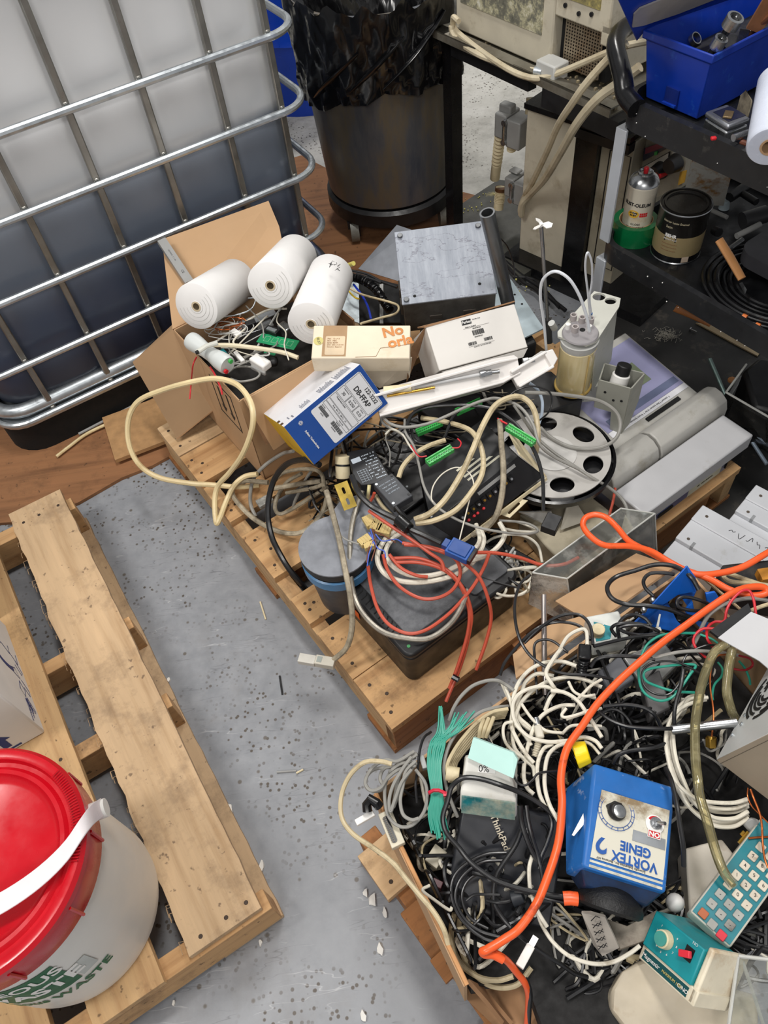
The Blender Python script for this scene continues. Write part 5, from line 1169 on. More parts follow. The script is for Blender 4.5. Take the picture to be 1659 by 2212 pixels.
# ---- cables of the middle heap
Hc = [
 ('pale dirty cable running down over the tub to the big grey plug', 'C1', [(345, 0, .37), (375, 110, .36), (420, 280, .345), (460, 480, .33), (490, 640, .31), (500, 800, .27), (470, 930, .22), (400, 1000, .19), (372, 1012, .18)], 13, CBD, 0),
 ('silver braided steel hose curving round the front of the power unit', 'C1', [(560, 0, .36), (520, 120, .34), (492, 250, .33), (486, 450, .31), (510, 620, .28), (570, 740, .27), (680, 840, .27), (820, 880, .265), (960, 880, .265), (1080, 800, .27), (1150, 700, .28), (1190, 590, .29)], 12, M((170, 164, 152), .35, .6, var=.15, sc=60), 0),
 ('thick black cable bending down into the pallet gap', 'D1', [(1230, 480, .38), (1130, 440, .37), (1000, 470, .33), (910, 570, .28), (865, 720, .24), (860, 860, .21), (885, 990, .19), (930, 1090, .17), (1000, 1210, .15), (1080, 1310, .12), (1130, 1370, .09)], 13, CBK, 0),
 ('dirty white cable making a wide loop over the pallet boards', 'D1', [(1290, 680, .24), (1260, 800, .2), (1190, 900, .18), (1090, 965, .165), (970, 965, .15), (850, 920, .15), (740, 850, .15), (650, 760, .15), (606, 690, .15), (615, 630, .16), (700, 595, .17), (860, 605, .18)], 11, CBD, 0),
 ('grey braided cable looping from the carton over the pallet board', 'D1', [(1040, 380, .28), (960, 400, .24), (840, 480, .2), (760, 570, .17), (735, 660, .15), (735, 760, .15), (770, 850, .14)], 8, CBG, 0),
 ('dirty cable bundle strand crossing left of the tub, upper', 'D1', [(890, 650, .2), (1000, 630, .21), (1120, 610, .23), (1240, 595, .25)], 11, CBD, 0),
 ('dirty cable bundle strand crossing left of the tub, lower', 'D1', [(990, 680, .19), (1100, 660, .21), (1200, 640, .24), (1290, 600, .26)], 9, CBD, 0),
 ('dirty strand looped back under the white plug of the bundle', 'D1', [(1280, 640, .25), (1200, 690, .21), (1060, 780, .17), (950, 830, .16), (910, 790, .16), (930, 700, .17), (1000, 600, .19), (1100, 540, .22)], 9, CBD, 0),
 ('dirty strand over the top of the grey bundle', 'D1', [(900, 600, .2), (960, 540, .22), (1080, 510, .25), (1200, 515, .27), (1250, 560, .28), (1260, 640, .28)], 9, CBD, 0),
 ('thin grey strand inside the dirty bundle', 'D1', [(1170, 520, .25), (1110, 620, .2), (1060, 720, .17), (1040, 780, .15)], 7, CBG, 0),
 ('thick black monitor cable sweeping to the blue plug', 'B5', [(0, 790, .38), (40, 900, .38), (130, 1000, .375), (230, 1060, .37), (330, 1110, .37), (430, 1180, .37), (540, 1230, .37), (665, 1290, .365)], 14, CBK, 0),
 ('thick beige cable arching highest from the tan cluster over the black drive', 'B5', [(470, 1115, .36), (580, 1070, .37), (700, 960, .38), (820, 770, .40), (900, 600, .42), (970, 430, .43), (1060, 275, .435), (1160, 210, .435), (1260, 200, .43), (1340, 260, .42), (1380, 370, .40), (1388, 520, .38), (1370, 620, .35)], 13, CBB, 0),
 ('second thick beige cable curving inside the first over the black drive', 'B5', [(480, 1145, .355), (620, 1120, .365), (780, 1040, .38), (900, 900, .395), (970, 780, .405), (980, 650, .41), (945, 530, .41), (870, 440, .40), (700, 385, .39), (520, 355, .38)], 12, CBB, 0),
 ('flat dirty grey cable hanging down over the terminal strip', 'B5', [(1105, 370, .42), (1118, 560, .41), (1132, 740, .40), (1122, 920, .38), (1080, 1080, .34), (1000, 1180, .31), (900, 1230, .29)], 13, CBD, 0),
 ('long grey cable running in front of the drive to a far loop', 'B5', [(395, 370, .40), (400, 460, .40), (465, 570, .39), (500, 700, .385), (540, 870, .38), (620, 1000, .375), (740, 1090, .37), (900, 1160, .36), (1100, 1205, .35), (1300, 1222, .32), (1390, 1195, .30), (1300, 1140, .29), (1100, 1120, .28)], 6, CBG, 0),
 ('thin white wire ring looped over the drive top', 'B5', [(800, 1280, .36), (840, 1120, .37), (880, 960, .385), (910, 850, .39), (870, 760, .395), (780, 725, .40), (680, 770, .395), (610, 860, .385), (595, 960, .38), (640, 1020, .37)], 3, CBW, 0),
 ('black mains lead with square plug dropping beside the disc', 'B5', [(420, 500, .39), (412, 420, .40), (460, 320, .41), (600, 270, .415), (850, 262, .42), (1050, 290, .42), (1200, 380, .415), (1300, 500, .41), (1380, 640, .39), (1425, 820, .37), (1430, 1050, .34)], 8, CBK, 0),
 ('grey cable crossing under the moulded tray out to the disc', 'B5', [(380, 480, .38), (240, 400, .39), (225, 345, .4), (290, 400, .41), (400, 425, .41), (560, 400, .415), (700, 345, .42), (850, 275, .425), (1000, 220, .425), (1100, 212, .42), (1250, 270, .42), (1350, 400, .41), (1400, 550, .4), (1500, 640, .37), (1700, 740, .34)], 7, CBG, 0),
 ('grey cable loop lying on the carousel disc', 'B6', [(100, 320, .42), (250, 325, .41), (430, 345, .39), (580, 375, .37), (680, 440, .35), (712, 520, .33), (690, 605, .32), (620, 660, .315), (510, 682, .31), (380, 665, .31), (270, 610, .31), (200, 545, .315)], 8, CBG, 0),
 ('grey cable trailing off the disc down behind the acrylic cover', 'B6', [(30, 400, .42), (100, 500, .39), (170, 600, .35), (280, 700, .33), (400, 780, .32), (520, 860, .31), (640, 930, .28), (720, 1000, .26), (758, 1080, .25), (765, 1190, .22)], 7, CBG, 0),
 ('thin black loop by the filter vessel foot', 'B6', [(0, 340, .42), (60, 300, .43), (150, 280, .43), (250, 310, .42), (275, 380, .40), (250, 450, .38), (180, 510, .35)], 4, CBK, 0),
 ('pale blue-white tube end beside the disc', 'B6', [(130, 260, .40), (180, 300, .39), (210, 370, .37), (210, 450, .35), (190, 520, .33)], 7, M((196, 212, 230), .3, sss=.2), 0),
 ('black lead knotted below the moulded tray', 'B5', [(440, 420, .39), (470, 520, .39), (560, 545, .385), (680, 510, .385), (720, 430, .39), (760, 340, .4), (850, 260, .41)], 7, CBK, 0),
 ('white lead twisted with red near the long grey cable', 'B5', [(250, 480, .39), (300, 440, .39), (380, 480, .39), (430, 560, .385), (500, 650, .38)], 5, CBW, 0),
 ('thin grey lead curling down left of the drive', 'B5', [(260, 450, .38), (255, 520, .37), (285, 610, .36), (280, 720, .34)], 3, CBG, 0),
 ('grey flat cable looped around the upper left of the drive', 'B5', [(350, 800, .36), (380, 720, .37), (450, 640, .375), (560, 570, .385), (700, 520, .39)], 11, CBB, 0),
 ('short pink-red wire pair by the green block', 'B5', [(440, 560, .40), (500, 640, .40), (560, 640, .40)], 3, CRD2, 0),
 ('tiny red wire bent beside the nearest green block', 'B5', [(750, 580, .41), (800, 575, .41), (815, 540, .41), (790, 510, .41)], 3, CRD2, 0),
 ('tiny red wires at the end of the green block on the drive', 'B5', [(1090, 360, .42), (1120, 380, .425), (1160, 400, .425)], 4, CRD2, 0),
 # lower coil and red leads
 ('thick pale cable ring around the power unit lid, outer', 'C1', [(760, 235, .33), (690, 300, .32), (650, 395, .31), (680, 480, .3), (760, 532, .3), (880, 548, .3), (1020, 530, .3), (1150, 485, .31), (1240, 400, .315), (1285, 300, .32), (1260, 220, .33)], 12, CBW, 0),
 ('thick pale cable ring around the power unit lid, inner', 'C1', [(830, 230, .335), (740, 290, .325), (700, 370, .315), (740, 450, .31), (850, 505, .305), (1000, 500, .31), (1150, 440, .32), (1330, 370, .32), (1410, 270, .325), (1380, 190, .33)], 11, CBW, 0),
 ('red lead from the tan plugs over the blue monitor plug, first', 'C1', [(600, 120, .36), (700, 190, .36), (850, 290, .355), (960, 370, .35), (1030, 420, .34), (1050, 480, .33)], 8, CRED, 0),
 ('red lead making the biggest loop over the dusty lid', 'C1', [(595, 450, .33), (610, 560, .3), (650, 700, .28), (720, 800, .275), (830, 852, .27), (940, 832, .27), (1060, 750, .275), (1150, 660, .285), (1230, 560, .3), (1290, 450, .32), (1320, 370, .34)], 8, CRED, 0),
 ('red lead making a middle loop over the dusty lid', 'C1', [(685, 380, .34), (710, 470, .32), (780, 570, .305), (900, 640, .3), (1010, 640, .3), (1100, 590, .305), (1145, 500, .315), (1125, 420, .33), (1060, 375, .34), (930, 335, .345), (800, 312, .345)], 8, CRED, 0),
 ('red lead dropping off the power unit towards the right box, outer', 'C1', [(810, 322, .345), (950, 335, .34), (1080, 375, .34), (1180, 440, .33), (1260, 520, .31), (1310, 640, .28), (1330, 760, .24), (1300, 900, .2), (1240, 1070, .16)], 8, CRED, 0),
 ('red lead dropping off the power unit with black tie, inner', 'C1', [(730, 405, .33), (900, 405, .33), (1060, 470, .32), (1160, 580, .3), (1210, 720, .26), (1200, 850, .22), (1150, 1040, .17), (1060, 1260, .13)], 8, CRED, 0),
 ('red lead dropping beside the tied one', 'C1', [(760, 428, .33), (900, 430, .33), (1040, 470, .32), (1140, 560, .3), (1195, 700, .265), (1190, 850, .225), (1130, 1050, .175), (1080, 1180, .14)], 8, CRED, 0),
 ('red lead running right from the blue plug to the acrylic cover', 'C1', [(1175, 370, .35), (1350, 372, .33), (1500, 400, .31), (1640, 445, .29), (1760, 440, .29), (1850, 400, .28)], 8, CRED, 0),
 ('short red lead across the pale rings', 'C1', [(720, 380, .34), (790, 460, .325), (880, 505, .32), (950, 515, .315)], 8, CRED, 0),
 ('grey thin lead from the pale dirty cable to the tan plugs', 'C1', [(420, 255, .345), (460, 290, .34), (540, 320, .34)], 4, CBG, 0),
 ('cream tube stub pointing up under the label module', 'B4', [(1280, 1215, .33), (1285, 1160, .35), (1290, 1110, .36)], 8, M((226, 214, 160), .4), 0),
 ('red and cream striped lead under the adapter', 'B4', [(1290, 1250, .33), (1320, 1200, .34), (1330, 1170, .35)], 7, CRED, 0),
 ('beige flat lead under the adapter, left', 'B4', [(1340, 1190, .33), (1390, 1270, .33), (1460, 1340, .33)], 9, CBB, 0),
 ('grey steel tube leaning down behind the gold rail', 'B4', [(1220, 1120, .34), (1200, 1250, .33), (1160, 1380, .32), (1140, 1560, .31)], 11, M((150, 146, 140), .35, .8), 0),
 ('short bright red wire hanging behind the acrylic cover', 'B6', [(680, 930, .26), (665, 1020, .24), (640, 1110, .22)], 6, CRED, 0),
]
for lab, k, pts, d, mat, z in Hc: cab(lab, k, pts, d, mat)
WC = [[(1290, 480), (1400, 465), (1520, 470), (1575, 500), (1570, 570), (1510, 620), (1400, 625), (1310, 580), (1290, 530)], [(1270, 500), (1330, 500), (1440, 540), (1540, 545), (1600, 470), (1560, 455), (1400, 480)], [(1290, 500), (1300, 590), (1370, 640), (1420, 590), (1380, 520), (1330, 480)],
      [(1280, 330), (1340, 285), (1440, 262), (1540, 275), (1610, 330), (1635, 430)], [(1380, 180), (1480, 185), (1600, 230), (1600, 245), (1480, 240), (1380, 220)], [(1260, 480), (1400, 475), (1600, 460)], [(1270, 420), (1350, 470), (1460, 560), (1480, 610)], [(1240, 200), (1260, 300), (1200, 380), (1150, 430)], [(1290, 560), (1350, 610), (1450, 630), (1540, 600), (1570, 540)], [(1200, 600), (1160, 700), (1080, 800)]]
for i, a_ in enumerate(WC):
    cab(['white cable coil ring right of the power unit', 'flattened white cable turn at the acrylic cover corner', 'small white cable turn inside the coil right of the power unit', 'white cable arch in the dark space above the coil', 'upper narrow white cable loop below the motor drive', 'straight white cable lying over the coil', 'white cable slanting through the coil', 'pale thick cable dropping behind the blue monitor plug', 'lowest white turn of the coil right of the power unit', 'pale braided end piece along the power unit edge'][i], 'C1', a_, 6 if i != 7 else 10, CBW, (.22, .25) if i != 7 else .33)
for i in range(16):
    rr = random.Random(100 + i); c = P('C1', 1380 + rr.uniform(-50, 50), 460 + rr.uniform(-30, 30), .2)
    cab('crumpled grey lead in the middle of the white coil', 'F', None, .0028, LGREY, group='crumpled grey leads', w=[c + Vector((rr.uniform(-.03, .03), rr.uniform(-.03, .03), rr.uniform(0, .02))) for _ in range(5)], n=6)
for i in range(46):      # dark leads filling the heap
    rr = random.Random(200 + i)
    k = rr.choice([(800, 970, 90, 60), (950, 930, 130, 50), (1080, 860, 90, 30), (1000, 1180, 110, 40), (720, 1080, 60, 50), (1090, 1240, 60, 40)])
    z = .30 if k[1] < 1100 and k[0] > 750 else .2
    c = [W(k[0] + rr.uniform(-k[2], k[2]), k[1] + rr.uniform(-k[3], k[3]), z + rr.uniform(-.05, .05)) for _ in range(5)]
    mt = rr.choice([CBK, CBK, CBK, CBG, CBD, RUB]); nm = {id(CBK): 'black', id(CBG): 'grey', id(CBD): 'dirty cream', id(RUB): 'matt black'}[id(mt)]
    cab(nm + ' lead tangled deep in the middle heap', 'F', None, rr.choice([.0018, .0025, .0035]), mt, group=nm + ' leads deep in the middle heap', w=c, n=6)
# plugs on those cables
def plug(name, lab, cat, k, a_, c_, e_, z, t, mat, bev=.0015):
    Mx, lx, ly = frame(P(k, *a_, z), P(k, *c_, z), P(k, *e_, z)); o = T(name, lab, cat, Mx); b = B(); b.box(0, lx, 0, ly, -t, 0); b.go('plug_body', mat, o, bev=bev); return o, lx, ly
o, lx, ly = plug('monitor_plug', 'blue monitor plug on the thick black cable', 'connector', 'B5', (690, 1345), (855, 1420), (745, 1235), .375, .016, M((34, 82, 158), .4))
b = B(); b.box(lx * .1, lx * .9, ly * .1, ly * .9, 0, .003); b.box(-.012, 0, ly * .25, ly * .75, -.014, .0); b.go('moulded_grip', M((28, 70, 140), .4), o, bev=.001)
b = B(); b.box(lx, lx + .006, ly * .05, ly * .95, -.014, -.002); b.go('plug_face', BLACKG, o)
b = B(); b.cyl(P('B5', 345, 1110, .375), P('B5', 430, 1185, .375), .0125, n=22); tag(b.go('ferrite_bead', BLACKG, bev=.002), 'black ferrite bead around the thick monitor cable', 'bead')
o, lx, ly = plug('wide_plug', 'big pale grey plug lying over the pallet edge', 'connector', 'C1', (270, 1030), (385, 1050), (285, 975), .19, .018, M((196, 190, 176), .5))
b = B(); b.box(-.035, 0, -.001, ly * .9, -.016, -.002); b.go('plug_shell', M((206, 202, 192), .5), o, bev=.001)
b = B(); b.box(lx * .1, lx * .35, ly * .2, ly * .8, 0, .0008); b.go('latch_window', M((150, 156, 150), .4), o)
o, lx, ly = plug('modular_plug', 'dirty clear modular plug on the pallet board', 'connector', 'B4', (400, 1230), (435, 1280), (480, 1130), .16, .012, M((176, 176, 170), .3, dirt=(30, 28, 26), da=.9, ds=60))
o, lx, ly = plug('mains_plug', 'black square mains plug hanging in front of the beige case', 'connector', 'B5', (1410, 1160), (1520, 1200), (1430, 1040), .33, .02, BLACK)
b = B(); b.cyl(P('C1', 1100, 1110, .17), P('C1', 1135, 1130, .17), .006, n=8); tag(b.go('cable_tie', BLACKG), 'black cable tie around the hanging red leads', 'tie')
# ---- clear acrylic cover standing across pallet and box
ac = T('acrylic_cover', 'scuffed clear acrylic box cover lying upside down between the two pallets', 'cover', Matrix())
ACR = clear(dust=.28); EDGE = M((190, 190, 184), .3, sss=.2)
a0 = W(1150, 1237, .30); a1 = W(1333, 1104, .30); a2 = W(1415, 1110, .30); a3 = W(1225, 1250, .30)
u1 = (a1 - a0).normalized(); Lg = (a2 - a3).length; u2 = (a3 - a0).normalized()
a1 = a0 + u1 * Lg; a2 = a3 + u1 * Lg
ddn = Vector((.02, -.035, -.135)); ddb = Vector((0, 0, -.12))
for nm, q in (('top_sheet', (a0, a3, a2, a1)), ('front_sheet', (a3, a2, a2 + ddn, a3 + ddn)), ('end_sheet', (a1, a2, a2 + ddn, a1 + ddb)), ('back_sheet', (a0, a1, a1 + ddb, a0 + ddb))):
    b = B(); b.slab(q, .003); b.go(nm, ACR, ac)
SCU, nt, bs = newmat('scuffed_sheet')
v = coord(nt); f = ramp(nt, noise(nt, v, 9, 10, .8), [(.45, (.15,) * 3), (.58, (.85,) * 3)])
tr_ = N(nt, 'ShaderNodeBsdfTransparent'); df = N(nt, 'ShaderNodeBsdfDiffuse'); df.inputs[0].default_value = lin((206, 200, 190)); mx = N(nt, 'ShaderNodeMixShader')
nt.links.new(f, mx.inputs[0]); nt.links.new(tr_.outputs[0], mx.inputs[1]); nt.links.new(df.outputs[0], mx.inputs[2]); nt.links.new(mx.outputs[0], nt.nodes['Material Output'].inputs[0])
b = B(); b.slab((a0, a3, a3 + ddn, a0 + ddb), .003); b.go('end_sheet', SCU, ac)
for p, q in ((a0, a3), (a0, a1), (a3, a2), (a1, a2), (a3, a3 + ddn), (a2, a2 + ddn), (a3 + ddn, a2 + ddn)):
    b = B(); b.cyl(p, q, .0018, n=6); b.go('polished_edge', EDGE, ac)

# ================================================================ right box on its pallet
ZO.update(E1=(960, 1740, 4.6875), E2=(1160, 1880, 3.3246), E3=(1440, 1640, 7.575))
P3 = zrot(W(842, 1941, .13) - Vector((0, 0, .13)), 30.5)
p3 = T('wooden_pallet', 'old split pallet under the cable box at the lower right', 'pallet', P3)
P3i = P3.inverted(); yl = lambda x, y: (P3i @ W(x, y, .13)).y
for i, (ya, yb_) in enumerate(((.0, yl(780, 1843)), (yl(970, 2118), yl(929, 2074)), (yl(929, 2074), yl(865, 1970)), (yl(1050, 2230), yl(1012, 2163)))):
    if i == 2: b = B(); b.box(.0, .55, ya + .0, yb_ - .0, .1, .122); 
    elif i == 4: continue
    else: b = B(); b.box(-.004 if i != 3 else .01, .9 if i < 4 else .6, ya, yb_, .108, .13); nails(b, [(.018, ya + .02), (.03, yb_ - .02)], .13)
    b.go('deck_board', [WDD if i else WD1, NAIL], p3, bev=.002)
b = B(); b.box(.015, .055, -.33, .12, .018, .108); b.go('stringer', WDDy, p3, bev=.002)
b = B(); b.box(.5, .54, -.33, .3, .018, .108); b.go('stringer', WDDy, p3, bev=.002)
for y0 in (-.32, .02): b = B(); b.box(0, .9, y0, y0 + .09, 0, .018); b.go('bottom_board', WDD, p3)
RZ = .36
RL, RR_, FL = W(812, 1714, RZ), W(1482, 1232, RZ), W(1009, 2128, RZ)
RS = RR_ + (FL - RL) * 1.75; F2 = W(1210, 2330, .30)
rb_ = T('cable_box', 'large brown cardboard box heaped with cables and old lab gear on the lower right pallet', 'box', Matrix())
def wall(a, c, z0=.145, th=.005, nm='box_wall', mt=None):
    d = (c - a).normalized(); n_ = Vector((-d.y, d.x, 0)) * th; b = B()
    b.loft([[Vector((p.x, p.y, z)) for p in (a, c, c + n_, a + n_)] for z in (z0, a.z)]); return b.go(nm, mt or CARD, rb_)
wall(FL, RL); wall(RL, RR_); wall(RR_, RS); 
b = B(); b.loft([[Vector((p.x, p.y, z)) for p in (RL, RR_, RS, F2, FL)] for z in (.135, .145)]); b.go('box_floor', CARDD, rb_)
b = B(); b.tube([FL + Vector((0, 0, .001)), RL + Vector((0, 0, .001))], .0035, 8); b.go('worn_rim', M((206, 152, 102), .8), rb_)
flap('rear_flap', [W(1282, 1350, .362), W(1457, 1226, .362), W(1375, 1197, .30), W(1200, 1300, .28)], CARD, rb_)
flap('rear_flap', [W(1115, 1467, .36), W(1282, 1350, .36), W(1265, 1330, .35), W(1185, 1352, .33), W(1108, 1415, .31)], CARD, rb_)
COR = M((206, 182, 146), .8, var=.2, sc=90)
b = B(); e1_, e2_ = W(1509, 1240, .362), W(1610, 1325, .362)
for i in range(40): t = i / 40; q = e1_.lerp(e2_, t); b.cbox(q.x, q.y, q.z, .003, .003, .004)
b.slab([e1_, e2_, e2_ + Vector((0, 0, -.004)), e1_ + Vector((0, 0, -.004))], .001); b.go('corrugated_edge', COR, rb_)
b = B(); b.slab([P('C5', 1080, 1900, .2), P('C5', 1500, 1790, .22), P('C5', 1560, 2163, .2), P('C5', 1300, 2163, .19)], .005); b.go('torn_front_flap', CARDD, rb_)
b = B(); b.slab([P('C5', 960, 1850, .3), P('C5', 1060, 1900, .24), P('C5', 1280, 2163, .2), P('C5', 1220, 2163, .2), P('C5', 1100, 2010, .25)], .006); b.go('front_edge_strip', CARDD, rb_)
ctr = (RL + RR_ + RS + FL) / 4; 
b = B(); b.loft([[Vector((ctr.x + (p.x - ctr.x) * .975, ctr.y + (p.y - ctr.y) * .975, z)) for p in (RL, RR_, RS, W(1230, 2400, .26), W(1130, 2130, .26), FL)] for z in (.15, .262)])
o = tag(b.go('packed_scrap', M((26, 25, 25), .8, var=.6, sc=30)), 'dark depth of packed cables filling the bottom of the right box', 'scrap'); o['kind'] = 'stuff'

# ---- vortex mixer
VZ_ = .437
VMx = pose(W(1259, 1871, VZ_), (.91, -.385, -.155), (.384, .922, -.059))
vm = T('vortex_mixer', 'grimy blue vortex mixer lying on its back with label upside down', 'mixer', VMx)
BLP = M((36, 104, 178), .4, var=.1, sc=18, dirt=(214, 220, 226), da=.12, ds=22)
vw, vl = .115, .152
b = B(); b.loft([[(0, 0, 0), (vw, 0, 0), (vw, 0, -.055), (-.01, -.002, -.055)], [(-.002, vl * .73, .006), (vw + .002, vl * .73, .006), (vw + .004, vl * .75, -.07), (-.025, vl * .72, -.06)], [(0, vl, -.004), (vw + .003, vl, -.004), (vw + .003, vl + .004, -.09), (-.02, vl - .02, -.08)]]); b.go('housing', BLP, vm, bev=.004)
nb, nt, bs = newmat('stained_label')
v = coord(nt, (1, 1, 1), rand=False); n1 = noise(nt, v, 28, 8, .7); sxyz = N(nt, 'ShaderNodeSeparateXYZ'); nt.links.new(v, sxyz.inputs[0])
mr = N(nt, 'ShaderNodeMapRange'); nt.links.new(sxyz.outputs['Y'], mr.inputs[0]); mr.inputs[1].default_value = .05; mr.inputs[2].default_value = .125
ad = N(nt, 'ShaderNodeMath', operation='MULTIPLY_ADD'); nt.links.new(mr.outputs[0], ad.inputs[0]); ad.inputs[1].default_value = .28; nt.links.new(n1, ad.inputs[2])
f = ramp(nt, ad.outputs[0], [(.58, (0, 0, 0)), (.80, (.9, .9, .9))])
nt.links.new(mixc(nt, f, lin((208, 204, 188)), lin((122, 98, 62))), bs.inputs['Base Color']); bs.inputs['Roughness'].default_value = .45
b = B(TR(0, 0, .0015)); zz = lambda y: .006 * y / (vl * .73)
b.loft([[(.008, .014, zz(.014)), (vw - .006, .014, zz(.014)), (vw - .004, .110, zz(.110)), (.012, .110, zz(.110))], [(.008, .014, zz(.014) + .0008), (vw - .006, .014, zz(.014) + .0008), (vw - .004, .110, zz(.110) + .0008), (.012, .110, zz(.110) + .0008)]]); b.go('label_plate', nb, vm)
Q = lambda x, y: TR(x, y, zz(y) + .0028, 3.0, 0, 180)
BT = M((30, 84, 160), .5, var=.1)
text(vm, 'VORTEX', .019, Q(.068, .026), BT, bold=.03, sx=.86); text(vm, 'GENIE', .018, Q(.068, .0425), BT, bold=.035, sx=.86); text(vm, '2', .040, Q(.020, .038), BT, bold=.02, sx=.95)
text(vm, 'Scientific Industries Inc., Bohemia NY', .0045, Q(.05, .0165), INK, 'small_print')
b = B(); b.box(.062, vw - .007, .053, .068, zz(.06) + .002, zz(.06) + .0032); b.go('silver_band', M((160, 164, 168), .4, .5), vm)
for y0, y1 in ((.0015, .005), (.0085, .0115)):
    b = B(); b.box(.008, vw - .006, y0, y1, .0003, .0012); b.go('white_stripe', M((200, 198, 184), .5, dirt=(60, 56, 48), da=.5, ds=30), vm)
kz = zz(.09) + .0025
b = B(TR(.036, .085, kz)); b.lathe([(.013, 0), (.013, .003), (.011, .008), (.009, .010), (.003, .011)], 28); b.prism([(-.016, .004), (-.005, .013), (.006, .012), (-.006, -.012)], 0, .006); b.go('speed_knob', BLACK, vm, bev=.0008)
b = B(TR(.038, .083, kz + .009)); b.lathe([(.009, 0), (.009, .003), (.006, .004), (.002, .004)], 20); b.go('knob_cap', STEEL, vm)
b = B(TR(.036, .085, kz))
for r_ in (.022, .026): b.tube([(r_ * math.cos(t * .17), r_ * math.sin(t * .17), 0) for t in range(37)], .0004, 4, closed=True)
for t in range(18): a = t * .35; b.tube([(.0215 * math.cos(a), .0215 * math.sin(a), 0), (.0265 * math.cos(a), .0265 * math.sin(a), 0)], .0004, 4)
b.go('dial_ring', BT, vm)
b = B(TR(.091, .084, kz)); b.lathe([(.002, 0), (.013, 0), (.013, .0012), (.002, .0012)], 28); b.box(-.009, .009, -.02, -.008, 0, .0013); b.go('white_ring_label', WHITE, vm)
b = B(TR(.091, .084, kz)); b.prism([(.011 * math.cos(a), .011 * math.sin(a)) for a in [.6 + .2 * i for i in range(11)]] + [(.007 * math.cos(a), .007 * math.sin(a)) for a in [2.6 - .2 * i for i in range(11)]], .0012, .0018); b.box(-.008, .008, -.0192, -.0105, .001, .0017); b.go('red_print', RED, vm)
text(vm, 'ON', .0095, TR(.091, .084 - .0148, kz + .0021, 0, 0, 180), WHITE, bold=.03)
b = B(TR(.092, .085, kz)); b.lathe([(.0085, .001), (.0085, .004), (.005, .004), (.005, .008), (.001, .008)], 20); b.go('toggle_switch', STEEL, vm)
k = B(); k.cyl((.092, .085, kz + .006), (.098, .081, kz + .022), .0026, n=10); k.go('toggle_lever', STEEL, vm)
b = B(TR(.056, -.022, -.052, 108)); b.lathe([(.015, -.03), (.03, -.02), (.044, -.006), (.046, 0), (.046, .006), (.041, .010), (.038, .006), (.015, .002)], 40); b.go('rubber_cup', M((20, 20, 21), .5, var=.4, sc=50, bp=.6), vm)
b = B(); b.loft([[(0, .002, -.01), (vw, .002, -.01), (vw, .002, -.07), (0, .002, -.07)], [(.014, -.016, -.03), (vw - .014, -.016, -.03), (vw - .014, -.016, -.06), (.014, -.016, -.06)]]); b.go('front_skirt', M((20, 50, 90), .5, var=.3, dirt=(26, 24, 20), da=1.0, ds=20), vm, bev=.003)
b = B(); b.slab([VMx.inverted() @ W(*p, .425) for p in ((1235, 1804), (1260, 1757), (1262, 1780), (1240, 1806))], .001); b.go('paper_tag', WHITE, vm)

# ---- stirrer controller
V = W(1525, 2045, .43)
SMx = pose(V, Vector((.531, .698, .48)), Vector((-.386, .685, -.618)))       # x: up the front, y: along, z: out
e_a, e_b, e_c = Vector((-.386, .685, -.618)), Vector((-.531, -.698, -.48)), Vector((.76, -.133, -.637))
sc_ = T('stirrer_control', 'teal stirrer controller with cream knob and red switch on beige plastic at the lower right', 'controller', Matrix())
def C3_(a, bb, c): return V + e_a * a + e_b * bb + e_c * c
def cub(a0, a1, b0, b1, c0, c1):
    return [[C3_(a0, b0, c0), C3_(a1, b0, c0), C3_(a1, b1, c0), C3_(a0, b1, c0)], [C3_(a0, b0, c1), C3_(a1, b0, c1), C3_(a1, b1, c1), C3_(a0, b1, c1)]]
b = B(); b.loft(cub(-.0, .087, 0.004, .054, .0, .075)); b.go('teal_panel_housing', TEAL, sc_, bev=.002)
b = B(); b.loft(cub(-.010, -.0005, -.002, .0745, .004, .078)); b.go('cream_end_housing', M((224, 214, 190), .45, dirt=(170, 130, 80), da=.3), sc_, bev=.003)
b = B(); b.loft(cub(-.012, .088, .0535, .0745, .004, .07)); b.go('cream_front_strip', M((224, 214, 190), .45, dirt=(170, 130, 80), da=.3), sc_, bev=.002)
b = B(); b.loft(cub(.002, .082, .058, .071, .0034, .0045)); b.go('dark_name_label', M((10, 74, 78), .5), sc_)
nrmF = -e_c                                           # front face normal (a-b plane)
def FF(a, bb, h=.001, flipx=1):                       # text frame on the front face: text runs along -a
    Mx = Matrix((-e_a, -e_b, nrmF)).transposed().to_4x4() if (-e_a).cross(-e_b).dot(nrmF) > 0 else Matrix((-e_a, e_b, nrmF)).transposed().to_4x4()
    Mx.translation = C3_(a, bb, 0) + nrmF * h; return Mx
text(sc_, 'Magnestir', .008, FF(.066, .0645, -.002), WHITE, 'small_print'); text(sc_, 'MAXIMUM 120V', .005, FF(.028, .0645, -.002), M((210, 190, 110)), 'small_print'); text(sc_, 'C/NO', .007, FF(.009, .0645, -.002), WHITE, 'small_print')
c0 = C3_(.055, .027, 0); b = B(); b.cyl(c0, c0 + nrmF * .011, .0125, .0115, n=24); b.go('cream_knob', CREAM, sc_, bev=.0008)
b = B(); b.cyl(c0 + nrmF * .011, c0 + nrmF * .0135, .0095, n=24); b.go('teal_knob_face', M((70, 150, 140), .4), sc_)
for i in range(9):
    a = math.radians(-40 + i * 32); q = (.055 + .018 * math.cos(a), .027 + .018 * math.sin(a)); text(sc_, str((i + 1) % 10), .0042, FF(q[0], q[1], .0006), WHITE, 'dial_number')
q = C3_(.018, .020, 0); b = B(); Mq = FF(.018, .022, 0); b.at(Mq); b.box(-.007, .007, -.009, .009, 0, .0005); b.go('switch_recess', BLACK, sc_)
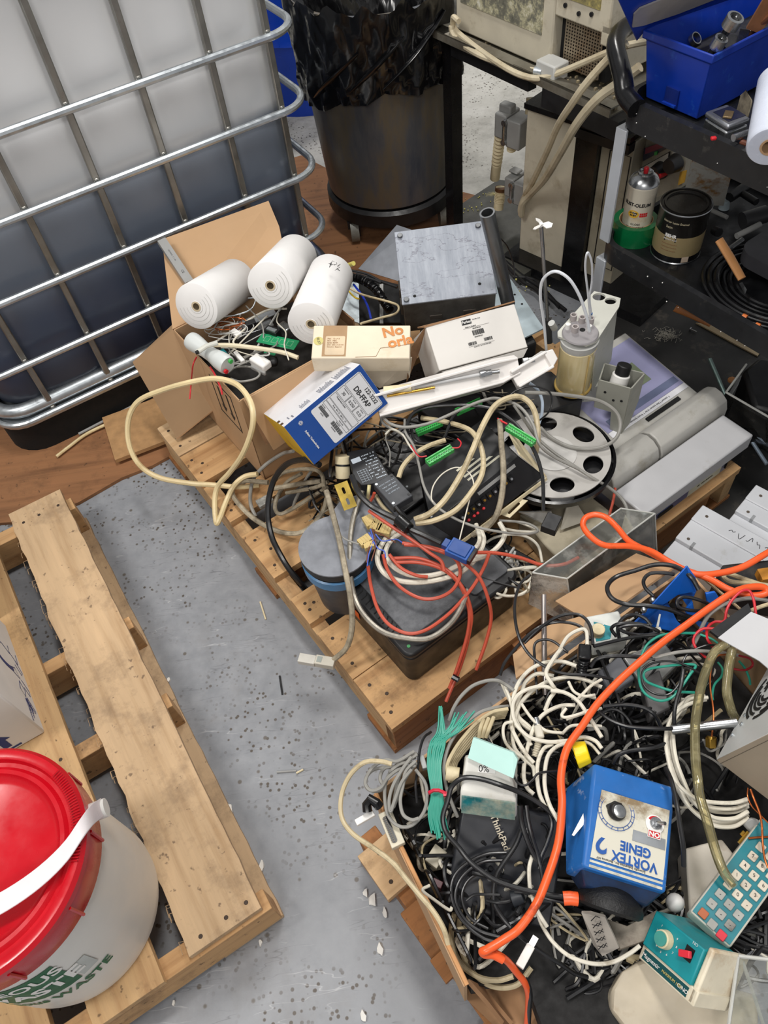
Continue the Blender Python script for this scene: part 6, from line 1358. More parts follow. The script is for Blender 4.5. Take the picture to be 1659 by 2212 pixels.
b = B(Mq @ TR(0, -.001, .004, 0, 0, 25)); b.box(-.0085, .0085, -.0045, .0045, 0, .006); b.go('red_rocker', M((226, 50, 66), .35), sc_, bev=.001)
text(sc_, 'NO', .0055, FF(.014, .006, .0008), M((200, 220, 220)), 'small_print')
# beige housing below and clear lid at the corner
def slabz(name, lab, cat, pts, z0, mt, bev=.003, **k):
    b = B(); q = [W(x, y, z) for x, y, z in pts]; b.loft([[Vector((p.x, p.y, p.z - z0)) for p in q], q]); return tag(b.go(name, mt, bev=bev, **k), lab, cat)
slabz('plastic_housing', 'large beige plastic housing under the teal stirrer controller at the bottom edge', 'housing', [(1318, 2180, .27), (1320, 2140, .30), (1345, 2098, .32), (1388, 2070, .32), (1500, 2110, .32), (1640, 2150, .31), (1640, 2290, .29), (1400, 2290, .28)], .1, M((192, 180, 158), .5, dirt=(160, 140, 110), da=.2), .006)
b = B(); b.slab([W(1595, 2065, .40), W(1659, 2070, .40), W(1700, 2075, .40), W(1700, 2330, .33), W(1560, 2300, .33)], .003); ol = T('plastic_cover', 'clear plastic lid with chipped edge in the bottom right corner', 'lid', Matrix()); b.go('lid_sheet', ACR, ol)
for p, q in (((1595, 2065, .401), (1700, 2077, .401)), ((1595, 2065, .401), (1562, 2300, .331)), ((1603, 2073, .39), (1655, 2230, .33))): b = B(); b.cyl(W(*p), W(*q), .0025, n=6); b.go('lid_edge', EDGE, ol)
b = B(); b.slab([P('C6', 320, 1230, .37), P('C6', 385, 1230, .38), P('C6', 490, 1260, .38), P('C6', 590, 1480, .35), P('C6', 470, 1540, .33), P('C6', 405, 1460, .33)], .003); o = tag(b.go('marked_panel', M((178, 170, 160), .5, .2)), 'bent grey panel with handwriting below the black mixer cup', 'panel')
fm = frame(P('C6', 440, 1500, .342), P('C6', 390, 1290, .372), P('C6', 530, 1440, .36))[0]
text(o, 'SPUN', .012, fm @ TR(.014, -.001 + .008, .002), INK, 'handwriting') if 0 else None
b = B(); q0_, q1_ = P('C6', 460, 1500, .3445), P('C6', 400, 1270, .379)
for i in range(9):
    t = i / 9 + .03; c = q0_.lerp(q1_, t) + Vector((.002, 0, .003)); b.tube([c + Vector((-.006, -.001, 0)), c + Vector((.002, .004 * (-1) ** i, .0015)), c + Vector((.007, .001, .0006))], .0006, 4)
inworld(b.go('handwriting', INK), o)
slabz('mottled_plate', 'dirty cream and teal corroded plate between mixer cup and teal controller', 'plate', [(1312, 1985, .33), (1355, 2000, .33), (1420, 1965, .34), (1400, 2030, .33), (1340, 2050, .32)], .02, M((176, 166, 150), .6, var=.2, sc=40, dirt=(90, 76, 66), da=.7, ds=40), .001)
slabz('slotted_housing', 'worn white housing piece with a keyhole slot between mixer and keypad', 'housing', [(1481, 1832, .33), (1560, 1812, .33), (1590, 1850, .33), (1530, 1960, .31), (1490, 1985, .30)], .06, M((206, 198, 184), .5, dirt=(150, 120, 90), da=.3))
b = B(); b.sph(W(1458, 1950, .33), .013, 14, 1.4); tag(b.go('white_bulb', WHITE), 'small white rounded knob right of the mixer front', 'knob')
b = B(); b.prism([(0, 0), (.008, 0), (.008, .03), (0, .03)], 0, .003) if 0 else None
# ---- keypad unit
kz_ = .385; KMx, kx, ky = frame(W(1491, 1968, kz_), W(1574, 2044, kz_), W(1640, 1802, kz_))
kp = T('keypad_unit', 'teal keypad with rows of white and grey numbered keys', 'keypad', KMx)
b = B(); b.box(0, kx * 1.05, 0, ky * 1.15, -.03, 0); b.go('cream_case', M((206, 202, 188), .5), kp, bev=.003)
b = B(); b.box(.002, kx * 1.0, .002, ky * 1.14, 0, .0015); b.go('teal_face', M((14, 118, 130), .4, dirt=(20, 70, 80), da=.2), kp)
Ki = KMx.inverted(); dg = ['', '', '', '', '4', '1', '2', '0']
KW, KG = M((210, 200, 182), .45, dirt=(120, 90, 60), da=.3, ds=60), M((158, 158, 152), .45, dirt=(80, 76, 70), da=.2)
k00 = Ki @ P('C6', 1190, 1245, kz_); dc_ = (Ki @ P('C6', 1320, 1400, kz_) - k00) / 2; dr_ = (Ki @ P('C6', 1545, 835, kz_) - k00) / 6
dgs = {(1, 4): '2', (2, 4): '3', (1, 5): '5', (2, 5): '6', (0, 4): '1', (0, 5): '4', (0, 6): '7', (1, 6): '8', (2, 6): '9', (1, 3): '0', (2, 3): '-'}
for c in range(3):
    for r in range(8):
        if (c, r) == (0, 3) : pass
        q = k00 + dc_ * c + dr_ * r
        mt = M((170, 90, 50), .5, dirt=(90, 60, 40), da=.4) if (c, r) == (0, 0) else (M((200, 30, 50), .4) if (c, r) == (2, 0) else (KG if r < 3 else KW))
        s = min(dc_.length, abs(dr_.y)) * .37
        b = B(TR(q.x, q.y, .0015)); b.prism(rrect(-s, s, -s, s, s * .25, 3), 0, .003); o = b.go('key', mt, kp, bev=.0006)
        t_ = dgs.get((c, r), '-' if r in (1, 2) else '')
        if t_: text(o, t_, s * 1.2, TR(q.x, q.y, .0048, 0, 0, 30), INK, 'digit')
# ---- computer power supply with fan grille
p0 = W(1546, 1641, .43); e1, e2, e3 = Vector((.715, .697, -.049)), Vector((.176, -.151, .973)), Vector((.651, -.729, -.213))
e1.normalize(); e3 = (e3 - e3.dot(e1) * e1).normalized(); e2 = e3.cross(e1); e2 = -e2 if e2.z < 0 else e2
pw = T('computer_power_supply', 'white and beige power supply case with round fan grille at the right edge', 'power supply', Matrix())
PM_ = Matrix((e1, e2, e3)).transposed().to_4x4(); PM_.translation = p0
b = B(PM_); b.box(0, .22, 0, .155, .0005, .2, fm=[0, 0, 0, 0, 1, 0]); b.go('case', [M((206, 208, 206), .4, .1, var=.02), M((176, 160, 140), .45, .2, var=.03)], pw, bev=.001)
b = B(PM_); b.box(-.0006, -.0001, .0, .155, .008, .0085); b.go('case_seam', M((100, 92, 80)), pw)
b = B(PM_ @ TR(.115, .07, 0))
DKG = M((14, 14, 15), .6)
for r_ in (.020, .0285, .037, .046, .054):
    for s in range(3):
        ang = [s * 2.094 + r_ * 30 + t * .1 for t in range(18)]; out = [(r_ * math.cos(a), r_ * math.sin(a)) for a in ang] + [((r_ + .0052) * math.cos(a), (r_ + .0052) * math.sin(a)) for a in reversed(ang)]
        b.prism(out, -.0006, .0001)
b.go('fan_slots', DKG, pw)
for x, y in ((.012, .0), (.03, .075), (.02, .14)):
    b = B(PM_); b.cyl((.02 + x * 2, .012 + y * .1, -.002), (.02 + x * 2, .012 + y * .1, .001), .003, n=12); b.go('case_screw', GALV, pw)
# ---- white sheet with black edge
b = B(); q = [W(1551, 1378, .47), W(1622, 1322, .47), W(1690, 1350, .47), W(1700, 1480, .45), W(1640, 1428, .46)]; b.slab(q, .002); o = tag(b.go('ribbed_sheet', M((196, 196, 198), .5, var=.02)), 'pale grey ribbed plastic sheet at the right edge above the tubes', 'sheet')
b = B(); b.slab([W(1533, 1364, .468), W(1615, 1305, .468), W(1622, 1322, .468), W(1551, 1378, .468)], .006); inworld(b.go('black_edge', BLACK), o)
# ---- hotplate box with blue foam pad
HMx, hx, hy = frame(W(993, 1712, .41), W(1120, 1722, .41), W(1004, 1632, .43))
hb = T('stirrer_hotplate', 'white and teal stirrer box with cream side knob, upside down in the cables', 'stirrer', HMx)
b = B(); b.loft([[(0, -.030, -.026), (hx, -.034, -.026), (hx * 1.0, hy * .95, -.03), (.005, hy, -.03)], [(0, 0, 0), (hx * .98, -.004, 0), (hx * .85, hy * .7, .004), (.008, hy, .004)]]); b.go('white_housing', M((224, 222, 214), .45, dirt=(180, 172, 150), da=.2), hb, bev=.004)
b = B(); b.slab([Vector((.003, -.0305, -.023)), Vector((hx * .96, -.0345, -.023)), Vector((hx * .95, -.0085, -.002)), Vector((.003, -.0045, -.002))], .002); b.go('peeling_teal_front', M((20, 110, 116), .5, var=.3, sc=60, dirt=(190, 184, 160), da=1.0, ds=26), hb)
b = B(); b.cyl((-.002, hy * .45, -.012), (-.022, hy * .48, -.012), .011, n=20); b.go('cream_knob', CREAM, hb, bev=.001)
text(hb, '0%', .014, TR(hx * .4, hy * .68, .0045), INK, 'handwriting')
b = B(); b.box(hx * .3, hx * .6, hy * .58, hy * .78, .0035, .0042); b.go('paper_tag', WHITE, hb)
b = B(); q = [W(1012, 1636, .437), W(1110, 1680, .437), W(1119, 1640, .45), W(1110, 1625, .45), W(1024, 1592, .45)]; b.slab(q, .012); tag(b.go('foam_pad', M((184, 222, 214), .8, var=.03)), 'pale mint foam pad lying on the white stirrer box', 'pad')
# ---- laptop
LMx = frame(W(985, 1900, .33), W(1160, 1940, .31), W(995, 1755, .37))[0]
lt = T('closed_laptop', 'black laptop lettered ThinkPad sunk under the cables', 'laptop', LMx)
b = B(); b.box(-.01, .15, -.04, .12, -.03, 0); b.go('lid', M((30, 32, 38), .45, var=.15), lt, bev=.004)
text(lt, 'ThinkPad', .0145, LMx.inverted() @ frame(P('E1', 485, 130, .368), P('E1', 560, 310, .358), P('E1', 530, 120, .37))[0] @ TR(.022, .003, .002), M((190, 180, 160), .4, .5), bold=.01)
# ---- blue plastic frame, top right of the box
bp_ = T('blue_tool_holder', 'bright blue folded plastic holder standing in the rear right of the box', 'holder', Matrix())
BPL = M((24, 100, 200), .35, var=.05)
for nm, pts in (('side_panel', [('C2', 840, 870, .40), ('C2', 1155, 520, .46), ('C2', 1210, 680, .43), ('C2', 1100, 700, .42), ('C2', 1010, 700, .40), ('C2', 900, 870, .38)]), ('front_panel', [('C2', 1010, 700, .40), ('C2', 1090, 860, .37), ('C2', 1130, 900, .36), ('C2', 1060, 930, .34), ('C2', 830, 870, .37)]),
                ('back_panel', [('C2', 1155, 522, .46), ('C2', 1210, 600, .44), ('C2', 1215, 680, .41), ('C2', 1170, 780, .38), ('C2', 1110, 690, .42)]), ('rear_tab', [('C2', 1270, 690, .42), ('C2', 1330, 680, .42), ('C2', 1350, 710, .41), ('C2', 1340, 755, .40), ('C2', 1280, 750, .40)]),
                ('small_fin', [('C2', 1140, 800, .40), ('C2', 1190, 740, .42), ('C2', 1200, 800, .39), ('C2', 1290, 860, .38), ('C2', 1260, 930, .36)])):
    b = B(); b.slab([P(*p) for p in pts], .005); b.go(nm, BPL, bp_, bev=.001)
for x, y in ((945, 735), (890, 795)):
    b = B(); b.sph(P('C2', x, y, .42), .0055, 10); b.go('silver_screw', STEEL, bp_)
b = B(); b.slab([P('C2', 978, 920, .40), P('C2', 995, 822, .42), P('C2', 985, 820, .42), P('C2', 962, 918, .40)], .003); b.cbox(*P('C2', 972, 920, .4), .012, .007, .007); tag(b.go('zip_tie_end', M((214, 214, 206), .4)), 'white cable tie end sticking up before the blue holder', 'tie')
# ---- teal box with knob (rear)
o, lx, ly = plug('teal_control_box', 'white and teal control box with cream knob beside the rear flap', 'controller', 'C2', (590, 1000), (800, 960), (640, 815), .39, .05, M((214, 216, 210), .45), .003)
b = B(); b.prism([(.002, .002), (lx * .45, .002), (lx * .62, ly * .45), (.01, ly * .75)], .0, .0015); b.go('teal_face', M((20, 130, 140), .4), o)
b = B(); b.cyl((lx * .16, ly * .33, 0), (lx * .16, ly * .33, .016), .011, n=22); b.go('cream_knob', CREAM, o, bev=.001)
b = B(); 
for i in range(6): b.cyl((lx * (.3 + .05 * (i % 3)), ly * (.5 + .08 * (i // 3)), .0015), (lx * (.3 + .05 * (i % 3)), ly * (.5 + .08 * (i // 3)), .002), .0012, n=6)
b.go('dial_dots', WHITE, o)
slabz('aluminium_case', 'ribbed grey aluminium case buried in the middle of the right box', 'case', [(1345, 1420, .36), (1430, 1380, .38), (1470, 1430, .36), (1400, 1500, .34)], .05, M((150, 150, 148), .35, .6, var=.2), .003)
slabz('grey_adapter', 'flat dark grey adapter half covered by black leads in the middle of the box', 'adapter', [(1290, 1450, .35), (1340, 1415, .37), (1372, 1465, .36), (1320, 1500, .34)], .03, M((96, 98, 104), .5), .003)
slabz('grey_adapter', 'dark grey slab adapter under the big teal wire loop', 'adapter', [(1385, 1470, .36), (1425, 1445, .37), (1450, 1530, .36), (1405, 1550, .35)], .03, M((80, 78, 78), .5), .003)
# ---- small connectors and odds
def smallplug(lab, k, a_, c_, e_, z, t, mat, bev=.001, nm='plug', cat='connector'): return plug(nm, lab, cat, k, a_, c_, e_, z, t, mat, bev)
o, lx, ly = smallplug('beige parallel port plug with black pin face at the box rim', 'C5', (420, 905), (515, 860), (350, 645), .375, .014, M((206, 198, 176), .5))
b = B(); b.prism(rrect(.004, lx * .55, ly * .1, ly * .85, .003, 3), 0, .002); b.go('pin_face', BLACKG, o)
b = B(); 
for i in range(13):
    for j in range(2): b.cyl((lx * (.2 + .16 * j), ly * (.15 + i * .055), .002), (lx * (.2 + .16 * j), ly * (.15 + i * .055), .0026), .0011, n=6)
b.go('pins', M((90, 80, 60), .4), o)
smallplug('ribbed beige serial plug lying deep at the left of the box', 'C5', (655, 985), (740, 1050), (720, 860), .33, .015, M((176, 168, 148), .5, dirt=(120, 110, 90), da=.3))
smallplug('brown square plug with white clamp near the left wall', 'C5', (700, 1160), (770, 1195), (735, 1118), .33, .02, M((92, 56, 60), .5))
smallplug('white broken latch hanging outside the box corner by a black plug', 'C5', (170, 740), (300, 665), (165, 690), .37, .008, WHITE)
b = B(); b.tube([P('C5', *p) for p in ((245, 640, .38), (240, 590, .385), (265, 550, .39), (310, 580, .39), (330, 605, .385))], .0075, 10); tag(b.go('elbow_plug', BLACKG), 'small black elbow plug outside the box corner', 'connector')
smallplug('clear modular jack at the rear left rim of the box', 'C5', (640, 335), (675, 325), (620, 240), .37, .01, M((186, 190, 188), .25))
o, lx, ly = smallplug('white flat usb adapter plug near the box front', 'E1', (722, 1600), (800, 1660), (860, 1400), .37, .01, M((226, 222, 216), .4))
b = B(); b.box(lx * .15, lx * .85, ly, ly + .013, -.008, -.001); b.go('metal_tongue', M((200, 200, 196), .3, .6), o)
o, lx, ly = smallplug('cream round data plug with strain relief among white cables', 'C3', (1075, 810), (1150, 800), (1100, 680), .41, .012, M((206, 200, 184), .5), .003)
b = B(); b.cyl((lx * .5, ly, -.006), (lx * .5, ly + .012, -.006), .0055, n=16); b.go('metal_barrel', STEEL, o)
b = B()
pa, pb = P('C3', 1100, 820, .405), P('C3', 1060, 970, .395)
b.tube([pa.lerp(pb, i / 30) for i in range(31)], lambda t: .0052 + .0012 * math.sin(t * 70), 10); tag(b.go('strain_relief', M((214, 206, 186), .5)), 'ribbed cream strain relief below the round data plug', 'connector')
o, lx, ly = smallplug('black iec mains plug standing above the white cable tangle', 'C2', (485, 1090), (565, 1100), (510, 1000), .43, .022, BLACKG, .003)
b = B(); pa, pb = P('C2', 520, 1100, .42), P('C2', 500, 1200, .39); b.tube([pa.lerp(pb, i / 24) for i in range(25)], lambda t: .0085 + .0016 * math.sin(t * 40) - .002 * t, 12); tag(b.go('strain_relief', BLACKG), 'ribbed black strain relief of the iec mains plug', 'connector')
o = T('screw_plug', 'black ribbed plug with bright yellow collar beside the orange cord', 'connector', Matrix())
pa, pb, pc = P('C3', 1270, 1050, .40), P('C3', 1420, 960, .41), P('C3', 1540, 930, .415)
b = B(); b.tube([pa.lerp(pb, i / 40) for i in range(41)], lambda t: .014 + .0014 * math.sin(t * 80) + .004 * t, 16); b.go('ribbed_body', BLACKG, o)
b = B(); b.cyl(pb, pc, .0215, .017, n=10); b.go('yellow_collar', M((244, 214, 20), .35, var=.05), o, bev=.002)
b = B(); b.cyl(W(1451, 1577, .41), W(1592, 1561, .43), .0072, n=20); tag(b.go('steel_rod', STEEL), 'polished steel rod end lying level below the clear tubes', 'rod')
b = B(); b.cyl(P('C2', 272, 700, .42), P('C2', 275, 1190, .36), .0048, n=14); b.cyl(P('C2', 275, 1190, .36), P('C2', 280, 1318, .34), .0045, n=14); tag(b.go('steel_rod', M((178, 170, 166), .3, .9)), 'thin upright steel rod in front of the acrylic cover', 'rod')
o = T('brass_fitting', 'small hexagonal brass fitting hanging on a copper wire', 'fitting', Matrix()); b = B(); b.cyl(P('D2', 1150, 385, .385), P('D2', 1150, 470, .375), .0088, n=6); b.go('hex_nut', BRASS, o, bev=.0006); b = B(); b.cyl(P('D2', 1150, 375, .387), P('D2', 1150, 400, .385), .0065, n=14); b.go('collar', BRASS, o)
o = T('wall_plug', 'grey mains plug with brass pins lying beside the keypad', 'connector', Matrix()); b = B(); b.loft([[P('E3', *p) for p in ((1215, 1040, .38), (1380, 940, .39), (1530, 1000, .39), (1500, 1180, .38), (1400, 1250, .37))], [P('E3', *p) for p in ((1215, 1040, .34), (1380, 940, .35), (1530, 1000, .35), (1500, 1180, .34), (1400, 1250, .34))]]); b.go('plug_body', GREY, o, bev=.004)
for p, q in (((1330, 1190), (1180, 1370)), ((1270, 1180), (1215, 1240))): b = B(); b.cyl(P('E3', *p, .375), P('E3', *q, .372), .0024, n=8); b.go('brass_pin', BRASS, o)
# ---- speaker block
o, lx, ly = plug('speaker_block', 'black rounded block with two dome drivers at the bottom of the picture', 'speaker', 'E1', (1250, 1980), (1480, 1960), (1085, 1745), .25, .03, M((58, 60, 66), .4, var=.1), .003)
SBx, sbx, sby = frame(P('E1', 1350, 2120, .25), P('E1', 1480, 1960, .25), P('E1', 1085, 1745, .25))
for q in list(o.children): bpy.data.objects.remove(q)
o.matrix_world = SBx
b = B(); b.box(0, sbx, 0, sby * .44, -.03, 0); b.go('block_half', M((50, 52, 58), .4, var=.1), o, bev=.002); b = B(); b.box(0, sbx, sby * .46, sby, -.03, 0); b.go('block_half', M((58, 60, 66), .4, var=.1), o, bev=.002)
for y in (.22, .68): 
    b = B(); b.sph((sbx * .5, sby * y, -.004), .0095, 18); b.go('dome', M((36, 38, 42), .25), o)
    b = B(); b.lathe([(.0098, .0), (.0125, .0), (.0125, .0006), (.0098, .0006)], 24, c=(sbx * .5, sby * y)); b.go('dome_ring', BLACKG, o)

# ---- named cables of the right box
zt_ = .41
R = [
 ('orange extension cord, thick strand looping over the acrylic cover', 'C2', [(1750, 400, .40), (1659, 440, .41), (1500, 530, .41), (1340, 570, .41), (1200, 570, .41), (1050, 500, .405), (930, 430, .39), (800, 400, .37), (650, 395, .35), (560, 340, .345), (515, 275, .345), (530, 225, .35), (590, 205, .355), (660, 225, .355), (730, 290, .36), (800, 370, .37), (930, 440, .385), (1100, 530, .40), (1290, 600, .41), (1420, 670, .42), (1560, 705, .42), (1650, 690, .425), (1630, 655, .43), (1540, 655, .435), (1440, 690, .44), (1300, 780, .44), (1150, 890, .44), (1000, 1000, .44), (850, 1130, .44), (720, 1250, .44), (600, 1380, .44), (507, 1516, .44), (415, 1653, .44), (378, 1825, .44), (384, 2005, .44), (358, 2249, .43), (266, 2524, .43), (206, 2647, .43), (115, 2770, .42), (23, 2836, .42), (-80, 2898, .42), (-108, 2910, .415), (-90, 2925, .41), (-40, 2930, .405), (20, 2960, .40)], 15, CORG, 12),
 ('orange and black cord end dropping out at the box front', 'E1', [(500, 1490, .405), (560, 1520, .40), (640, 1580, .38), (740, 1700, .35), (810, 1790, .33), (850, 1900, .3), (850, 2050, .26), (830, 2300, .2)], 15, CORG, 12),
 ('black lead running down beside the orange cord end', 'E1', [(830, 1760, .33), (870, 1900, .305), (860, 2060, .265), (850, 2300, .2)], 10, CBK, 10),
 ('long cream hose hugging the outside of the box rim', 'C5', [(420, 300, .42), (330, 280, .42), (220, 290, .41), (120, 380, .39), (60, 520, .37), (60, 680, .36), (140, 800, .36), (300, 910, .37), (430, 1010, .375), (520, 1120, .38), (620, 1240, .38), (720, 1360, .38), (790, 1480, .375), (825, 1600, .36)], 11, CBB, 8),
 ('fat black cable arching over the white stirrer box', 'C5', [(1600, 690, .40), (1500, 600, .41), (1350, 510, .42), (1200, 450, .43), (1050, 405, .43), (930, 400, .43), (850, 460, .42), (820, 560, .41), (785, 680, .40), (810, 790, .39), (900, 900, .385), (980, 1000, .385), (1080, 1080, .385), (1200, 1150, .385), (1400, 1210, .385), (1560, 1240, .385), (1650, 1250, .385)], 11, CBK, 10),
 ('black lead crossing the front of the box to the orange end', 'C5', [(1650, 1290, .375), (1540, 1265, .378), (1400, 1225, .375), (1300, 1215, .37)], 8, CBK, 8),
 ('grey thick cord draped over the teal wire bundle', 'C3', [(820, 520, .39), (700, 535, .40), (560, 580, .405), (420, 690, .405), (330, 800, .40), (270, 930, .395), (245, 1080, .39), (270, 1260, .385), (320, 1400, .375), (365, 1510, .36)], 8, CBG, 8),
 ('grey white cable leaving the bundle behind the box rim', 'C3', [(290, 650, .39), (330, 540, .40), (400, 430, .41), (500, 340, .42), (620, 295, .42), (720, 290, .42), (800, 330, .41), (870, 380, .41)], 8, CBG, 8),
 ('black thin lead looping high behind the tangle', 'C2', [(185, 580, .42), (130, 630, .42), (95, 730, .42), (95, 860, .42), (125, 980, .415), (190, 1080, .41), (290, 1150, .41), (400, 1190, .41), (560, 1200, .41), (700, 1225, .405)], 7, CBK, 8),
 ('black lead hanging in a big loop left of the steel rod', 'C2', [(0, 1200, .38), (30, 1120, .39), (100, 1030, .40), (200, 930, .41), (300, 880, .41), (400, 870, .415), (500, 900, .42), (560, 980, .43)], 7, CBK, 8),
 ('black lead arching over the white-ended lead', 'C2', [(150, 1000, .40), (220, 930, .41), (330, 850, .42), (430, 820, .425), (510, 835, .43), (560, 900, .43), (575, 1010, .43)], 7, CBK, 8),
 ('black lead running down past the steel rod', 'C2', [(420, 1060, .41), (330, 990, .41), (260, 980, .405), (215, 1010, .40), (215, 1100, .39), (230, 1318, .37)], 6, CBK, 8),
 ('white lead bent at the iec plug', 'C2', [(300, 1160, .40), (360, 1060, .41), (420, 960, .42), (500, 915, .425), (535, 930, .43), (540, 1010, .43)], 8, CBW, 8),
 ('black lead looping behind the blue holder and acrylic cover', 'C2', [(1230, 670, .44), (1180, 590, .45), (1080, 525, .44), (960, 515, .43), (840, 550, .42), (720, 590, .41), (665, 650, .41), (690, 720, .41), (780, 760, .41), (920, 770, .42), (1040, 790, .42), (1180, 840, .41), (1320, 860, .40)], 10, CBK, 10),
 ('short black lead curving at the rear flap', 'C2', [(950, 710, .42), (900, 660, .42), (890, 610, .42), (930, 570, .425), (1010, 565, .43), (1080, 575, .43)], 8, CBK, 8),
 ('double black lead loop in front of the blue holder', 'C2', [(1320, 800, .41), (1200, 800, .42), (1110, 780, .425), (1100, 735, .43), (1150, 715, .43), (1250, 740, .425), (1350, 790, .41)], 8, CBK, 8),
 ('coiled black flat lead by the teal control box', 'C2', [(720, 960, .40), (690, 910, .41), (740, 880, .42), (850, 880, .42), (930, 905, .42), (980, 930, .415), (900, 950, .41), (800, 940, .41), (740, 910, .415), (800, 890, .42), (920, 890, .42)], 8, CBK, 8),
 ('second turn of black lead by the teal control box', 'C2', [(740, 980, .39), (730, 900, .41), (770, 840, .42), (840, 825, .42), (900, 850, .42), (935, 890, .42)], 8, CBK, 8),
 ('long black lead sloping up from the iec plug', 'C2', [(580, 1020, .43), (700, 990, .425), (850, 960, .42), (1000, 950, .42), (1120, 965, .41)], 8, CBK, 8),
 ('grey black lead arching from the iec plug strain relief', 'C2', [(560, 1150, .41), (600, 1100, .415), (700, 1080, .42), (840, 1085, .42), (960, 1100, .42)], 9, RUB, 8),
 ('big turquoise wire loop in the rear of the box', 'C4', [(1010, 530, .43), (850, 530, .435), (700, 550, .43), (580, 630, .42), (520, 750, .415), (500, 880, .41), (520, 1010, .41), (580, 1090, .41), (690, 1135, .41), (790, 1110, .41), (870, 1030, .415), (960, 900, .42), (1010, 820, .42), (900, 810, .42), (750, 825, .42), (600, 850, .42), (545, 890, .415), (570, 960, .415), (680, 1010, .41), (820, 1050, .41), (1000, 1062, .405)], 6, CTEAL, 8),
 ('turquoise wire twisting behind the clear tubes', 'C4', [(1050, 540, .43), (1150, 580, .43), (1210, 620, .43)], 5, CTEAL, 8),
 ('turquoise wire bent down between the clear tubes', 'C4', [(1210, 790, .41), (1250, 850, .41), (1240, 920, .41), (1180, 990, .405), (1160, 1080, .40), (1165, 1130, .40)], 5, CTEAL, 8),
 ('turquoise wire stub under the ribbed sheet', 'C4', [(1400, 780, .42), (1450, 840, .41), (1490, 930, .40), (1500, 990, .39)], 5, CTEAL, 8),
 ('thin black wire paired with the turquoise loop', 'C4', [(980, 560, .43), (930, 590, .43), (960, 660, .42), (1040, 720, .42), (1080, 760, .41)], 5, CBK, 8),
 ('thin black wire ring inside the turquoise loop', 'C4', [(1050, 890, .42), (900, 810, .425), (750, 780, .425), (600, 810, .42), (530, 890, .415), (550, 1000, .41), (640, 1070, .41), (760, 1080, .41), (850, 1000, .415), (890, 880, .42), (900, 780, .42), (960, 700, .425), (1100, 640, .43), (1200, 640, .43)], 5, CBK, 8),
 ('red wire looping up past the orange cord', 'C4', [(1550, 360, .45), (1530, 230, .455), (1490, 150, .46), (1420, 155, .46), (1340, 230, .455), (1290, 320, .45), (1265, 420, .44), (1180, 430, .435), (1120, 480, .43), (1115, 580, .43), (1180, 670, .42)], 6, CRD2, 8),
 ('second red wire curling left of the ribbed sheet', 'C4', [(1190, 490, .44), (1080, 490, .435), (1010, 540, .43), (990, 610, .425), (1040, 700, .42), (1130, 765, .41)], 6, CRD2, 8),
 ('dark red wire loop under the ribbed sheet', 'C4', [(1400, 730, .43), (1500, 760, .42), (1520, 820, .41), (1450, 860, .41), (1350, 850, .41)], 5, M((150, 24, 34), .4), 8),
 ('grey white cable sweeping up to the right edge behind the sheet', 'C4', [(980, 660, .41), (1040, 540, .42), (1120, 380, .43), (1250, 280, .435), (1420, 225, .43), (1560, 220, .42), (1700, 250, .41)], 9, CBG, 8),
 ('cream cable at the right edge above the ribbed sheet', 'C4', [(1700, 260, .43), (1600, 290, .43), (1500, 330, .43)], 9, CBB, 8),
 ('beige cable loop by the black unit at the right edge', 'C2', [(1700, 650, .36), (1560, 630, .365), (1430, 620, .37), (1385, 590, .375), (1410, 570, .375), (1500, 600, .37), (1620, 640, .36)], 10, CBB, 8),
 ('pale cable crossing the middle of the box', 'C4', [(520, 830, .41), (620, 760, .42), (760, 720, .425), (900, 695, .43), (1050, 690, .43), (1200, 700, .42), (1400, 730, .41)], 8, CBG, 8),
 ('black cable hooking around the clear tubes', 'C4', [(180, 1190, .41), (350, 1170, .415), (520, 1190, .42), (620, 1240, .42), (670, 1300, .41), (700, 1370, .4)], 9, CBK, 8),
 ('fat black cable leading right to the steel rod', 'C4', [(140, 1230, .41), (250, 1310, .41), (400, 1365, .415), (550, 1380, .42), (700, 1385, .42), (800, 1385, .415)], 9, CBK, 8),
 ('black cable rising past the end of the steel rod', 'C4', [(820, 1400, .40), (820, 1250, .42), (840, 1130, .425), (880, 1000, .425), (900, 860, .42)], 9, CBK, 8),
 ('black grey cable in the left of the box centre', 'C4', [(270, 1700, .39), (320, 1620, .40), (450, 1580, .40), (620, 1560, .40), (740, 1520, .4)], 9, CBK, 8),
 ('black cable lying over the right edge of the blue mixer', 'C6', [(925, 200, .43), (965, 290, .45), (1000, 440, .46), (1025, 600, .455), (1050, 760, .44), (1055, 900, .42)], 11, CBK, 10),
 ('copper wire hanging down to the brass fitting', 'C4', [(1280, 720, .43), (1200, 740, .43), (1150, 850, .42), (1140, 1000, .41), (1165, 1180, .40), (1170, 1300, .395), (1155, 1460, .39)], 4, COPPER, 8),
 ('long copper wire crossing the keypad at the right edge', 'E3', [(1370, 490, .42), (1430, 650, .42), (1520, 880, .415), (1560, 1100, .41), (1570, 1350, .41), (1600, 1600, .405), (1659, 1780, .40)], 5, COPPER, 8),
 ('thin copper wire arc under the power supply', 'E3', [(1330, 470, .42), (1325, 600, .42), (1390, 760, .415), (1520, 900, .41), (1659, 1040, .41)], 3, COPPER, 8),
 ('short copper stub beside the brass plug pins', 'E3', [(1340, 1295, .39), (1480, 1280, .39), (1700, 1270, .39)], 5, COPPER, 8),
 ('white cable sagging below the mixer cup with fine print', 'E2', [(0, 290, .36), (40, 400, .36), (120, 520, .36), (240, 620, .355), (400, 670, .355), (540, 660, .36), (660, 600, .365), (740, 540, .37)], 9, CBW, 8),
 ('white cable coming down behind the orange cord', 'E1', [(890, 510, .38), (860, 620, .38), (860, 750, .378), (880, 900, .375), (950, 1080, .37), (1040, 1230, .365)], 9, CBW, 8),
